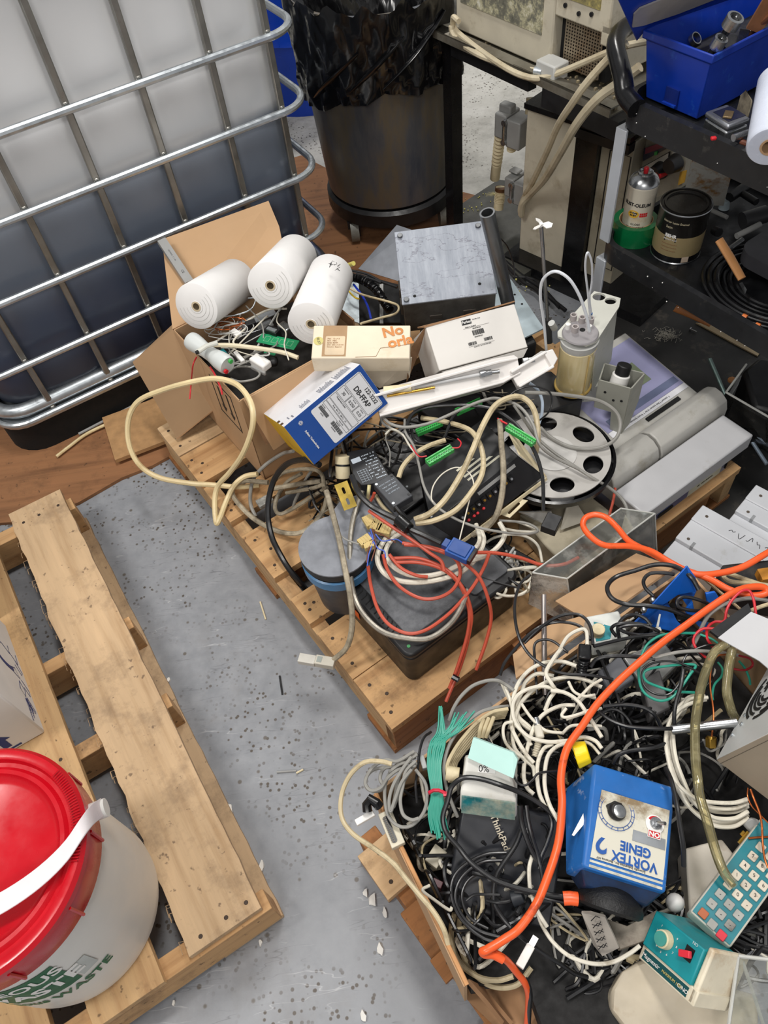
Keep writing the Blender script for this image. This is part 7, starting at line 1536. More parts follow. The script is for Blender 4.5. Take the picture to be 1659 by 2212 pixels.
 ('thick beige cable ring at the left of the front coil', 'C5', [(870, 1370, .31), (845, 1480, .30), (860, 1620, .29), (930, 1750, .28), (1050, 1830, .275), (1180, 1850, .275), (1290, 1820, .28)], 12, CBB, 8),
 ('outer thick beige cable ring of the front coil', 'C5', [(905, 1400, .30), (900, 1550, .285), (950, 1720, .27), (1060, 1850, .26), (1180, 1900, .26), (1320, 1880, .265), (1420, 1760, .27)], 12, CBB, 8),
 ('thick beige ring inside the black coil', 'C5', [(1130, 1030, .33), (1080, 1130, .32), (1000, 1200, .31), (930, 1260, .30), (910, 1400, .30)], 10, CBB, 8),
 ('outermost black cable ring of the front coil', 'C5', [(1240, 935, .36), (1100, 945, .36), (960, 1010, .355), (870, 1100, .35), (845, 1220, .345), (880, 1350, .34), (960, 1460, .335), (1080, 1550, .335), (1200, 1580, .335)], 8, CBK, 10),
 ('second black cable ring of the front coil', 'C5', [(1240, 990, .355), (1080, 1000, .355), (960, 1070, .35), (890, 1170, .345), (880, 1290, .34), (950, 1420, .335), (1060, 1500, .335), (1200, 1540, .335)], 8, CBK, 10),
 ('third black cable ring of the front coil', 'C5', [(1100, 1060, .35), (980, 1120, .345), (925, 1220, .34), (940, 1330, .335), (1000, 1420, .33), (1110, 1480, .33)], 7, CBK, 10),
 ('flat black cable falling across the front coil', 'E1', [(780, 250, .38), (720, 400, .375), (600, 580, .37), (530, 700, .365), (500, 850, .36), (510, 1000, .355), (600, 1150, .35), (700, 1260, .345)], 11, RUB, 10),
 ('black cable from the coil to the speaker block', 'E1', [(680, 1240, .36), (800, 1350, .35), (950, 1460, .34), (1100, 1560, .33), (1200, 1620, .32), (1320, 1700, .3), (1450, 1740, .29)], 10, CBK, 8),
 ('thin black cable with dark moulded end in the coil', 'E1', [(220, 960, .35), (300, 905, .355), (430, 900, .36), (560, 905, .36)], 6, CBK, 8),
 ('short black lead into the moulded end', 'E1', [(430, 960, .355), (520, 980, .36), (620, 980, .36), (700, 955, .36)], 8, CBK, 8),
 ('pair of black cables falling left of the orange cord', 'E1', [(830, 0, .41), (850, 150, .405), (890, 320, .40), (940, 480, .39), (980, 650, .385), (1000, 780, .38)], 9, CBK, 8),
 ('twin black cable beside the falling pair', 'E1', [(770, 0, .41), (780, 150, .40), (820, 300, .395), (880, 450, .39), (940, 560, .385)], 11, CBK, 8),
 ('black cable curving under the arch right of the laptop', 'E1', [(1060, 60, .40), (1090, 200, .395), (1040, 380, .39), (980, 520, .385), (960, 640, .38)], 9, CBK, 8),
 ('black curled lead around the white stirrer box corner', 'C3', [(960, 1020, .43), (880, 1040, .43), (860, 1100, .42), (900, 1200, .42), (970, 1230, .42), (1040, 1180, .42), (1100, 1120, .42), (1280, 1095, .41)], 5, CBK, 8),
 ('black lead rising behind the left corner of the box', 'C5', [(700, 70, .38), (650, 110, .39), (620, 200, .39), (605, 330, .385), (590, 450, .38), (600, 580, .37)], 6, CBK, 8),
 ('thin grey lead drooping into the left of the box', 'C5', [(600, 60, .0 + .38), (500, 300, .37)], 2, CBG, 6),
 ('silver white wire clip bent over the left wall', 'C5', [(690, 1170, .36), (640, 1205, .365), (720, 1270, .36), (830, 1345, .35), (850, 1325, .35)], 7, M((206, 200, 184), .4), 8),
]
for lab, k, pts, d, mat, n_ in R:
    if lab.startswith('thin grey lead drooping'): continue
    cab(lab, k, pts, d, mat, n=n_)
b = B(); b.tube([P('C6', 100, 1135, .385), P('C6', 195, 1132, .385)], .006, 10); b.tube([P('C6', 190, 1132, .386), P('C6', 292, 1135, .386)], .010, 14, flat=.8); b.go('x', CORG) if 0 else b.bm.free()
b = B(); b.tube([P('C6', 190, 1132, .386), P('C6', 240, 1130, .387), P('C6', 292, 1137, .386)], .0095, 14, flat=.8); tag(b.go('orange_plug_end', CORG), 'orange moulded plug end on black leads beside the mixer cup', 'connector')
b = B(); b.tube([P('E1', 690, 950, .36), P('E1', 800, 915, .365)], .012, 14, r1=.009); tag(b.go('moulded_plug', M((36, 40, 46), .4), bev=.001), 'dark moulded plug inside the black front coil', 'connector')
# grey coil hanging over the left corner
GR = [[(600, 220), (480, 310), (370, 330), (335, 400), (360, 470), (300, 495), (240, 470), (235, 400), (290, 340), (400, 320)], [(590, 250), (450, 310), (380, 420), (370, 560), (400, 680), (470, 745), (560, 740), (640, 660), (670, 560), (660, 440), (590, 340)],
      [(600, 230), (520, 300), (470, 400), (440, 540), (430, 610), (480, 480), (540, 360), (590, 300), (560, 290), (480, 300), (400, 360)], [(580, 210), (460, 280), (380, 270), (300, 310), (250, 370), (230, 440), (270, 490), (340, 470), (390, 400), (470, 340), (590, 310)],
      [(590, 280), (520, 350), (500, 450), (480, 560), (500, 660), (560, 700), (610, 690)], [(560, 250), (500, 330), (430, 450), (400, 560), (410, 640), (440, 560), (490, 430), (560, 340)]]
for i, a_ in enumerate(GR):
    cab(['grey flex loop hanging lowest outside the left box corner', 'biggest ring of the grey flex bundle inside the left corner', 'middle pinched turn of the grey flex bundle', 'outermost flat turn of the grey flex bundle', 'inner drooping turn of the grey flex bundle', 'tight inner turn of the grey flex bundle'][i], 'C5', [(x, y, .385 + .004 * i) for x, y in a_], 8, CBG)
# teal wire bundle with red tie
rr = random.Random(31)
for i in range(22):
    s = (i - 11) / 11
    top = (rr.uniform(300, 520), rr.uniform(560, 640)) if i % 3 else (215 + rr.uniform(-12, 14), rr.uniform(515, 560))
    pts = [top + (.41,), ((230 + s * 60 + top[0]) / 2, 740, .41), (190 + s * 70, 860, .405), (160 + s * 62, 1050, .40), (185 + s * 52, 1295, .395), (180 + s * 75, 1480, .385), (215 + s * 80, 1660 + rr.uniform(-40, 60), .375)]
    cab('turquoise wire in the tied bundle at the rear left of the box', 'C3', pts, 3.4, CTEAL, group='turquoise wires of the tied bundle', name='wire', cat='wire', n=6)
b = B(); b.tube([P('C3', *p, .41) for p in ((105, 1300), (150, 1275), (200, 1275), (265, 1305))], .0028, 8, flat=1.6); b.cbox(*P('C3', 262, 1310, .41), .008, .006, .006); tag(b.go('cable_tie', M((206, 30, 60), .4)), 'red tie around the turquoise wire bundle', 'tie')
# beige bundle behind the foam
for i in range(6):
    a_ = [(820 - i * 6, 545 + i * 14), (680, 575 + i * 12), (540 + i * 12, 670 + i * 8), (420 + i * 14, 800 + i * 10), (330 + i * 12, 930 + i * 8), (275 + i * 14, 1060), (300 + i * 12, 1200)]
    cab(['beige cable strand, uppermost of the bundle behind the foam pad', 'second beige strand of the bundle behind the foam pad', 'third beige strand of the bundle behind the foam pad', 'fourth beige strand of the bundle behind the foam pad', 'fifth beige strand of the bundle behind the foam pad', 'lowest beige strand of the bundle behind the foam pad'][i], 'C3', a_, 9, CBB, .40 - .004 * i)
for i in range(3):
    cab(['left', 'middle', 'right'][i] + ' short beige strand crossing over the beige bundle', 'C3', [(600 + i * 45, 640 - i * 10, .415), (570 + i * 40, 720, .42), (560 + i * 30, 800, .41)], 9, CBB)
# white tangle
WT_ = [[(1300, 0, .43), (1230, 90, .43), (1160, 220, .42), (1210, 320, .42), (1240, 380, .41), (1190, 460, .41), (1150, 560, .40)],
 [(1659, 350), (1500, 280), (1350, 260), (1200, 290), (1050, 370), (930, 500), (880, 640), (860, 780), (880, 900), (960, 990), (1040, 1060), (1060, 1150)],
 [(1430, 160), (1300, 120), (1150, 130), (1020, 190), (920, 300), (870, 430), (860, 560), (850, 700), (900, 820), (980, 950), (1050, 1030)],
 [(1290, 390), (1150, 345), (1020, 360), (910, 420), (860, 520), (880, 660), (960, 760), (1040, 810), (1180, 840), (1350, 830), (1500, 800), (1600, 830), (1659, 900)],
 [(1659, 800), (1560, 640), (1450, 480), (1330, 400), (1200, 380)], [(1230, 250), (1080, 230), (980, 300), (940, 400), (900, 520), (920, 640), (1000, 720), (1080, 750)],
 [(1420, 510), (1280, 520), (1140, 590), (1060, 690), (1010, 830), (970, 1000), (960, 1150), (990, 1250), (1050, 1310)], [(1220, 860), (1140, 900), (1090, 1010), (1080, 1150), (1100, 1300), (1150, 1420)],
 [(1360, 850), (1260, 880), (1180, 960), (1150, 1100), (1150, 1250), (1190, 1400), (1270, 1550)], [(860, 660), (790, 680), (775, 760), (800, 850), (860, 920), (960, 990)],
 [(760, 310), (800, 400), (850, 500), (920, 620), (1010, 700), (1060, 780)], [(780, 320), (830, 440), (860, 560), (930, 720), (1030, 870)], [(940, 500), (1000, 590), (1060, 660), (1160, 740), (1300, 760)],
 [(1659, 280), (1560, 340), (1480, 420), (1440, 460)], [(1590, 540), (1460, 590), (1340, 620), (1300, 600), (1340, 540)], [(1659, 540), (1560, 560), (1450, 600), (1340, 640)], [(1659, 700), (1500, 690), (1380, 700), (1300, 770)],
 [(1500, 830), (1570, 870), (1640, 950)], [(1360, 300), (1410, 390), (1500, 430), (1600, 420)]]
WTL = ['stiff white lead slanting down over the steel rod', 'longest white lead of the tangle sweeping down the left side', 'high white arch of the tangle by the black lead', 'white lead crossing level above the yellow collar', 'white lead running down right under the orange cord', 'inner white arch of the tangle', 'bold white loop nearest the middle falling to the stirrer box',
 'dirty white lead hooking down left of the yellow collar', 'white lead hooking down beside the orange cord', 'small white side loop right of the foam pad', 'white lead from the rim crossing the bundle, upper', 'white lead from the rim crossing the bundle, lower', 'white lead diving under the round data plug',
 'pale lead bit crossing under the black mains lead', 'white hooked lead end near the clear jack', 'pale lead beneath the hooked lead end', 'thin white lead right of the round data plug', 'short white lead behind the yellow collar', 'pale lead curve near the mains plug relief']
for i, a_ in enumerate(WT_): cab(WTL[i], 'C3', a_, 9 if i < 9 else 7, CBW, .405 + .006 * (i % 5) - .01)
# right hand white loops behind the mixer
for i, (dx_, dy_) in enumerate(((0, 0), (6, 20), (14, -6), (26, 26), (40, 8), (-8, 36))):
    a_ = [(1080 + dx_, 20 + dy_), (960, 30 + dy_ * 1.5), (860 + dx_, 110 + dy_), (780 + dx_, 230 + dy_), (755 + dx_ * 1.4, 400), (775 + dx_ * 1.6, 600 - dy_), (830 + dx_ * 2, 800 - dy_ * 1.5), (930 + dx_ * 1.5, 980 - dy_ * 3), (1060 + dx_, 1090 - dy_ * 4), (1200, 1150 - dy_ * 5), (1360, 1150 - dy_ * 5), (1480, 1080 - dy_ * 4)]
    cab(['outermost', 'second', 'third', 'fourth', 'fifth', 'innermost'][i] + ' white cable of the bundle curving behind the blue mixer', 'D2', a_, 9, CBW, .37 + .006 * i)
# clear vinyl tubes
cv = clear((.95, .93, .82), .05, .3, 'clear_vinyl', (226, 216, 170), .10)
nt = cv.node_tree
for k_, (lab, z_, pts) in enumerate([('long clear yellowish tube running from the ribbed sheet down to the keypad', 0, [(1290, 620, .46), (1180, 700, .455), (1110, 850, .45), (1060, 1010, .45), (1025, 1200, .45), (1005, 1400, .45), (1010, 1650, .45), (1030, 1850, .45), (1050, 2000, .445), (1110, 2200, .44), (1190, 2480, .43), (1260, 2660, .42), (1350, 2790, .41)]),
                                     ('shorter clear tube bending behind the steel rod', 0, [(1350, 640, .455), (1320, 760, .45), (1300, 900, .44), (1290, 1060, .43), (1330, 1220, .42), (1370, 1300, .41)])]):
    pp = path('C4', pts); cp = crom(pp, 8); r_ = rpx(pp[5], 20); t = T('clear_tube', lab, 'tube', Matrix())
    b = B(); b.tube(cp, r_, 14, caps=False); b.go('tube_wall', cv, t)
    b = B(); b.tube(cp, r_ * .6, 10); b.go('dark_bore', clear((.95, .92, .80), .05, .2, 'bore', (210, 198, 150), .05), t)
# filler leads inside the box
rr = random.Random(77)
ux, uy = (RR_ - RL), (FL - RL)
stf = B()
for i in range(190):
    mt = rr.choice([CBK, CBK, CBK, CBK, RUB, CBW, CBG, CBW, CBB]); nm = {id(CBK): 'black', id(CBG): 'grey', id(CBW): 'white', id(RUB): 'matt black', id(CBB): 'beige'}[id(mt)]
    s = rr.uniform(.06, .94); t = rr.uniform(.05, .93 + .7 * max(0, s - .35)); c = RL + ux * s + uy * t; R0 = rr.uniform(.03, .08); a0 = rr.uniform(0, 6.28); ec = rr.uniform(.4, 1); n_ = rr.randint(4, 8)
    w_ = []
    for j in range(n_):
        a = a0 + j * rr.uniform(.5, .9); q = c + Vector((R0 * math.cos(a), R0 * ec * math.sin(a), 0))
        rel = q - RL; ss = max(.03, min(.96, rel.dot(ux) / ux.length_squared)); tt = max(.03, min(.95 + .7 * max(0, ss - .35), rel.dot(uy) / uy.length_squared))
        q = RL + ux * ss + uy * tt; q.z = rr.uniform(.272, .345 if nm != 'black' else .36); w_.append(q)
    if i >= 64:
        stf.mi = [CBK, RUB, CBW, CBG, CBB].index(mt); stf.tube(crom(w_, 6), rr.choice([.002, .0028, .0035]), 6); continue
    cab(nm + ' lead lost in the tangle inside the right box', 'F', None, rr.choice([.002, .0028, .0035]), mt, group=nm + ' leads lost in the box tangle', w=w_, n=6)

for i in range(70):
    c = W(rr.uniform(1240, 1680), rr.uniform(1930, 2090), .27); stf.mi = rr.choice([0, 0, 0, 0, 1, 1, 2, 3, 4])
    stf.tube(crom([c + Vector((rr.uniform(-.05, .05), rr.uniform(-.04, .04), rr.uniform(-.01, .012))) for _ in range(5)], 6), rr.choice([.002, .003, .004]), 6)
o = tag(stf.go('cable_tangle', [CBK, RUB, CBW, CBG, CBB]), 'deep tangle of countless black, white and grey leads in the right box', 'cables'); o['kind'] = 'stuff'

# ================================================================ white modules on the right
MOD = M((202, 204, 208), .45, var=.02, dirt=(170, 168, 160), da=.1)
def module(lab, o_, xd, sx, sy, z1, top):
    Mx = pose(o_, xd, Vector((-xd.y, xd.x, 0))); t = T('rack_module', lab, 'module', Mx); b = B(); b.box(0, sx, 0, sy, -z1, 0); b.go('module_body', MOD, t, bev=.002)
    b = B(); b.box(.0, sx, .045, sy, 0, .012); b.box(.0, sx, sy - .045, sy + .003, .012, .016); b.go('raised_block', MOD, t, bev=.002)
    for x, y, z in ((.022, .058, .0122), (.022, sy - .02, .0162), (sx - .02, sy - .02, .0162)): b = B(); b.cyl((x, y, z - .002), (x, y, z + .0004), .0034, n=14); b.go('screw_hole', M((90, 80, 70)), t)
    b = B(); b.box(.034, .040, .0445, .058, .0, .0125); b.go('notch', M((150, 152, 154)), t)
    return t, sx, sy
xa = Vector((.072, -.079, 0)).normalized(); xa = Vector((math.cos(math.radians(-50)), math.sin(math.radians(-50)), 0))
mA, sx, sy = module('white electronics module marked with black handwriting, nearest of the white modules', W(1432, 1197, .20), xa, .26, .15, .12, 0)
b = B(); rr = random.Random(3)
x = .075
for i in range(7):
    y = sy - .02; pts = [(x + j * .004, y + rr.uniform(-.009, .009), .0165) for j in range(4)]; b.tube(crom(pts, 4), .0006, 4); x += .019
mA_hw = b.go('handwriting', INK, mA)
module('second white electronics module behind the handwritten one', W(1562, 1138, .20), xa, .26, .13, .12, 0)
slabz('black_unit', 'black electronic unit with orange relay behind the orange cord at the right edge', 'electronics', [(1550, 1240, .30), (1561, 1220, .32), (1640, 1212, .33), (1700, 1205, .33), (1700, 1290, .30), (1560, 1262, .29)], .08, M((40, 40, 42), .6, dirt=(90, 84, 76), da=.3), .002)
b = B(Matrix.Translation(W(1650, 1245, .34))); b.box(-.01, .02, -.012, .012, -.01, .01); tag(b.go('relay_block', M((206, 140, 50), .5), bev=.001), 'orange brown relay block on the black unit', 'relay')

# ================================================================ black utility cart
sx_ = Vector((.5, -.866, 0)); nx_ = Vector((.866, .5, 0))
CF = pose(nx_ * 1.262 + sx_ * (-1.03), sx_, nx_); CFi = CF.inverted()
ct_ = T('utility_cart', 'black plastic utility cart with aluminium posts and loaded shelves', 'cart', CF)
BPS = M((26, 27, 30), .42, var=.2, sc=20, dirt=(70, 68, 64), da=.12, ds=30)
for z in (.48, .80):
    b = B(); o_ = rrect(0, 1.0, 0, .46, .06, 10); i_ = rrect(.012, .988, .012, .448, .05, 10)
    b.loft([[(x, y, z - (.022 if z < .6 else .03)) for x, y in o_], [(x, y, z + .026) for x, y in o_], [(x, y, z + .028) for x, y in i_], [(x, y, z) for x, y in i_]]); b.go('shelf', BPS, ct_, sharp=40)
b = B(); b.prism(rrect(0, 1.0, 0, .46, .07, 8), .11, .16); b.go('bottom_shelf', BPS, ct_) if 0 else b.bm.free()
AL = M((196, 200, 206), .35, .3, var=.05)
for x, y in ((.022, .016), (.04, .41)):
    b = B(); b.prism([(x - .014, y - .014), (x + .014, y - .014), (x + .014, y - .008), (x + .002, y - .004), (x - .004, y + .002), (x - .008, y + .014), (x - .014, y + .014)], .01, .456); b.go('lower_post', AL, ct_, bev=.001) if y < .1 else b.bm.free()
    b = B(); b.prism([(x - .014, y - .014), (x + .014, y - .014), (x + .014, y - .008), (x + .002, y - .004), (x - .004, y + .002), (x - .008, y + .014), (x - .014, y + .014)], .505, .765); b.go('upper_post', AL, ct_, bev=.001)
hp = [CFi @ W(*p) for p in ((1375, 235, .82), (1352, 205, .83), (1346, 170, .85), (1336, 130, .865), (1330, 98, .875), (1338, 72, .88), (1358, 55, .88), (1385, 38, .88), (1450, 10, .87))]
b = B(); b.tube(crom(hp, 6), lambda t: .0195 - .002 * t, 14); b.go('push_handle', BLACKG, ct_, sharp=60)
b = B(); rr = random.Random(44)
for i in range(26):
    x = rr.uniform(.0, .9); z = rr.choice([.47, .79]); b.sph((x, -.0008, z + rr.uniform(-.02, .02)), rr.uniform(.0008, .0016), 6)
o = b.go('paint_specks', WHITE, ct_); o['kind'] = 'stuff'

def up(name, lab, cat, px, z, grp=None): p = W(px[0], px[1], z); return T(name, lab, cat, TR(p.x, p.y, p.z), grp), p
def cbend(r, ang, tilt=0):
    def f(v):
        a = math.radians(ang) + v.x / r; return Vector(((r + v.z) * math.cos(a), (r + v.z) * math.sin(a), v.y))
    return f
def face_ang(p): return math.degrees(math.atan2(-p.y, -p.x))
# spray can in tape roll
tr, p = up('tape_roll', 'shiny green tape roll around the foot of the spray can', 'tape', (1367, 511), .481)
GT = M((14, 110, 62), .2, var=.1, spec=.8)
b = B(); b.lathe([(.038, 0), (.05, 0), (.05, .047), (.038, .047), (.038, .0)], 48, cap0=False, cap1=False); b.go('green_tape', GT, tr)
b = B(); b.lathe([(.0365, 0), (.038, 0), (.038, .048), (.0365, .048), (.0365, 0)], 48, cap0=False, cap1=False); b.go('paper_core', CARD, tr)
pts = [(-.006, -.0495), (.03, -.056), (.048, -.075), (.06, -.1), (.056, -.112)]
A_ = Matrix.Rotation(math.radians(30), 3, 'Z'); rings = []
for x, y in [(q.x, q.y) for q in crom([Vector((a, c, 0)) for a, c in pts], 5)]:
    q = A_ @ Vector((x, y, 0)); rings.append([(q.x, q.y, .002), (q.x + .0012, q.y + .0008, .002), (q.x + .0012, q.y + .0008, .044), (q.x, q.y, .044)])
b = B(); b.loft(rings); b.go('loose_end', GT, tr)
sc2, p = up('spray_can', 'white enamel spray can with red nozzle standing inside the green tape', 'spray can', (1368, 512), .483); sc2.scale = (1, 1, .86)
b = B(); b.lathe([(.03, 0), (.0325, .002), (.0325, .155), (.0335, .157), (.0335, .161)], 40); b.go('can_body', M((222, 214, 196), .35, var=.03, dirt=(196, 160, 96), da=.25), sc2)
b = B(); b.lathe([(.0335, .161), (.033, .164), (.029, .174), (.020, .182), (.0165, .184), (.0165, .189), (.014, .191), (.012, .186), (.002, .186)], 40); b.go('metal_dome', STEEL, sc2)
b = B(); b.lathe([(.005, .185), (.0055, .199), (.004, .201), (.001, .201)], 16); b.go('red_nozzle', RED, sc2)
fa = face_ang(p) + 4; bf = cbend(.0328, fa)
text(sc2, 'RUST-OLEUM', .0125, TR(-.008, .116, .0003), INK, bend=bf, bold=.03, sx=.85); text(sc2, 'GLOSS', .008, TR(-.004, .062, .0003), INK, bend=bf, sx=.9); text(sc2, 'PROTECTIVE', .008, TR(-.004, .052, .0003), INK, bend=bf, sx=.9); text(sc2, 'ENAMEL', .008, TR(-.004, .042, .0003), INK, bend=bf, sx=.9)
b = B(); b.loft([[bf(Vector((-.012 + .0125 * math.cos(a), .091 + .0105 * math.sin(a), .0002))) for a in [i * .3142 for i in range(20)]], [bf(Vector((-.012 + .0125 * math.cos(a), .091 + .0105 * math.sin(a), .0006))) for a in [i * .3142 for i in range(20)]]]); b.go('yellow_oval', M((228, 178, 50), .5), sc2)
text(sc2, 'STOPS', .006, TR(-.012, .094, .0008), INK, bend=bf, bold=.03); text(sc2, 'RUST', .006, TR(-.012, .0875, .0008), INK, bend=bf, bold=.03)
b = B()
for i in range(4):
    for j in range(2): b.poly([bf(Vector((.002 + i * .0045 + dx, .084 + j * .006 + dy, .0004))) for dx, dy in ((0, 0), (.004, 0), (.004, .0052), (0, .0052))])
b.go('red_squares', RED, sc2)
# paint can
pc, p = up('paint_can', 'small black and gold paint tin beside the spray can', 'tin', (1458, 540), .481)
b = B(); b.lathe([(.052, 0), (.054, .003), (.054, .017)], 48, cap1=False); b.go('black_base_band', BLACKG, pc)
b = B(); b.lathe([(.054, .017), (.054, .066)], 48, cap0=False, cap1=False); b.go('gold_band', M((168, 150, 110), .35, .3, var=.08), pc)
b = B(); b.lathe([(.054, .066), (.054, .114), (.055, .116), (.055, .121), (.051, .122), (.05, .118), (.047, .118), (.046, .121), (.042, .121), (.041, .117), (.004, .1165)], 48, cap0=False); b.go('black_upper_and_lid', M((30, 28, 26), .25, var=.1), pc)
b = B(); b.lathe([(.0542, .0), (.0555, .001), (.0542, .003)], 48, cap0=False, cap1=False); b.lathe([(.055, .1165), (.0558, .1185), (.055, .1205)], 48, cap0=False, cap1=False); b.go('silver_seams', STEEL, pc)
fa = face_ang(p) - 8; bf = cbend(.0542, fa)
b = B(); b.poly([bf(Vector((x, y, .0003))) for x, y in ((-.022, .054), (.005, .054), (.005, .074), (-.022, .074))]); b.go('brand_panel', BLACK, pc)
text(pc, 'BEHR', .0105, TR(-.0085, .068, .0007), WHITE, bend=bf, bold=.04); text(pc, 'PREMIUM PLUS', .0045, TR(-.0085, .059, .0007), WHITE, bend=bf)
text(pc, 'Interior Latex Enamel', .0065, TR(-.004, .1, .0005), M((200, 190, 160), .4), bend=bf); text(pc, 'Satin', .008, TR(-.016, .088, .0005), M((200, 190, 160), .4), bend=bf)
b = B(); b.poly([bf(Vector((x, y, .0004))) for x, y in ((.026, .004), (.042, .004), (.042, .018), (.026, .018))]); b.go('barcode_label', M((200, 180, 160)), pc)
for i in range(3): text(pc, 'Interior paint semi gloss', .0035, TR(-.008, .048 - i * .008, .0004), CARDD, bend=bf, name='small_print')
# stained paper carton behind
slab_pts = [P('A5', 1012, 318, .66), P('A5', 1350, 455, .62), P('A5', 1280, 722, .50), P('A5', 1150, 722, .50), P('A5', 945, 605, .56)]
PAP, nt, bs = newmat('stained_paper'); nt.links.new(mixc(nt, ramp(nt, noise(nt, coord(nt, rand=False), 12, 8, .7), [(.46, (0, 0, 0)), (.56, (.9, .9, .9))]), lin((216, 212, 202)), lin((176, 124, 56))), bs.inputs['Base Color'])
b = B(); b.slab(slab_pts, .004); sp_ = T('stained_label_sheet', 'white data sheet with brown stains standing behind the paint tin', 'sheet', Matrix()); b.go('sheet', PAP, sp_)
fm_ = frame(slab_pts[4], P('A5', 1150, 722, .50), slab_pts[0]); b = B(fm_[0]); rr = random.Random(5)
for i in range(16): b.box(.01 + rr.uniform(0, .006), rr.uniform(.03, .05), .012 + i * .0055, .0132 + i * .0055, -.0026, .0026)
b.go('print_lines', M((80, 80, 84)), sp_)
# control panel machine behind the cart
def onP(k, x, y, n0):
    v = RM @ Vector((ZO[k][0] + x / ZO[k][2] - CX, ZO[k][1] + y / ZO[k][2] - CY, FPX)); t = n0 / v.dot(nx_); return Vector((0, 0, EYE)) + v * t
N0 = 1.72
cpn = T('control_cabinet', 'cream control cabinet with dial plate and red knob behind the cart', 'cabinet', Matrix())
q = [onP('A5', *p, N0) for p in ((470, -60), (1010, 150), (945, 545), (690, 665), (430, 640))]
b = B(); b.slab(q, .02); b.go('cabinet_front', M((176, 170, 154), .5, dirt=(140, 126, 96), da=.3), cpn)
q2 = [p + nx_ * .25 for p in q]; b = B(); b.loft([[p + nx_ * .012 for p in q], q2]); b.go('cabinet_body', BEIGE, cpn)
for pts, mt, nm, h in (([(600, 240), (780, 180), (790, 240), (590, 350)], M((70, 70, 84), .3), 'tablet_label', .004), ([(615, 235), (778, 178), (770, 225), (608, 290)], M((150, 70, 84), .5), 'pink_print', .007), ([(690, 270), (715, 262), (712, 292), (688, 300)], GREENC, 'green_print', .008),
                       ([(510, 440), (820, 265), (810, 360), (780, 470), (690, 520), (520, 500)], BLACK, 'dial_plate_frame', .004), ([(522, 438), (806, 280), (796, 360), (770, 460), (690, 505), (530, 490)], M((206, 202, 192), .5), 'dial_plate', .008), ([(840, 275), (900, 250), (900, 300), (850, 310)], M((196, 196, 190), .5), 'round_port', .004), ([(910, 440), (965, 425), (945, 530), (890, 555)], M((206, 160, 60), .6), 'yellow_sticker', .004),
                       ([(480, 225), (530, 225), (515, 430), (470, 480)], M((196, 160, 100), .6, dirt=(120, 90, 50), da=.5), 'stained_strip', .004), ([(495, 85), (522, 95), (515, 160), (488, 165)], M((226, 90, 40), .5), 'orange_sticker', .004)):
    b = B(); b.slab([onP('A5', *p, N0 - .011 - h) for p in pts], .003); b.go(nm, mt, cpn)
for (x, y, r_, mt, nm) in ((745, 425, .024, BLACK, 'black_dial'), (775, 440, .012, RED, 'red_knob'), (875, 360, .024, BLACK, 'black_dial')):
    c = onP('A5', x, y, N0 - .02); b = B(); b.cyl(c, c - nx_ * .03, r_, r_ * .8, n=20); b.go(nm, mt, cpn)
# blue toolbox
c = W(1505, 258, .806); zt_ = zof(1552, 112, c)
tbx = T('toolbox', 'open blue plastic toolbox with tools on the top shelf of the cart', 'toolbox', pose(c, -sx_, -nx_) @ Matrix.Identity(4))
TBM = pose(c, -sx_, nx_ * -1); TBM = pose(c, nx_, -sx_)           # x: into the shelf, y: towards the handle
tbx.matrix_world = TBM; Ti = TBM.inverted()
tA = Ti @ W(1552, 112, zt_); tB = Ti @ W(1397, 57, zt_); hh2 = zt_ - .806; ly0 = (W(1505, 258, .806) - W(1392, 212, .806)).length; ly1 = (tA - tB).length
BTB = M((12, 52, 158), .4, var=.08, dirt=(40, 90, 180), da=.1, ds=30)
bx = .36; o0 = [(0, 0), (bx, 0), (bx, ly0), (0, ly0)]; f0 = tA.x; g0 = tA.y
def rec(x0, x1, y0, y1, z): return [(x0, y0, z), (x1, y0, z), (x1, y1, z), (x0, y1, z)]
b = B(); yT0, yT1 = -.012, -.012 + ly1; xT = -.012
b.loft([rec(0, bx, 0, ly0, 0), rec(xT + .006, bx + .01, yT0 + .006, yT1 - .006, hh2 * .86), rec(xT, bx + .014, yT0, yT1, hh2 * .88), rec(xT, bx + .014, yT0, yT1, hh2), rec(xT + .005, bx + .008, yT0 + .005, yT1 - .005, hh2), rec(.006, bx - .006, .006, ly0 - .006, .012)]); b.go('box_body', BTB, tbx, bev=.002)
b = B(); b.box(-.006, -.0, ly0 * .38, ly0 * .62, hh2 * .1, hh2 * .32); b.go('latch_recess', M((8, 34, 110), .5), tbx)
b = B(); b.box(-.012, -.004, ly0 * .38, ly0 * .62, hh2 * .07, hh2 * .1); b.go('latch_lip', BTB, tbx)
b = B(); h0, h1, h2 = W(1397, 57, zt_), W(1570, -2, zt_), W(1345, -5, zt_ + .10); hn = (h1 - h0).cross(h2 - h0).normalized()
def onL(x, y, off=0.0):
    v = RM @ Vector((x - CX, y - CY, FPX)); e = Vector((0, 0, EYE)); sg_ = 1 if hn.dot(e - h0) > 0 else -1; t = (h0 + hn * sg_ * off - e).dot(hn) / v.dot(hn); return Ti @ (e + v * t)
lp0, lp1, lp2, lp3 = [onL(*p) for p in ((1374, 86), (1326, -20), (1600, -140), (1600, -12))]; lpx = onL(1397, 57)
b.slab([lp0, lp1, lp2, lp3, lpx], .008); b.go('open_lid', BTB, tbx, bev=.002)
b = B(); b.slab([onL(x, y, .006) for x, y in ((1366, 58), (1369, 30), (1382, 17), (1424, 0), (1600, -70), (1600, -24), (1518, 8), (1467, 28), (1390, 54))], .003); b.go('silver_panel', M((180, 174, 166), .4, .3), tbx)
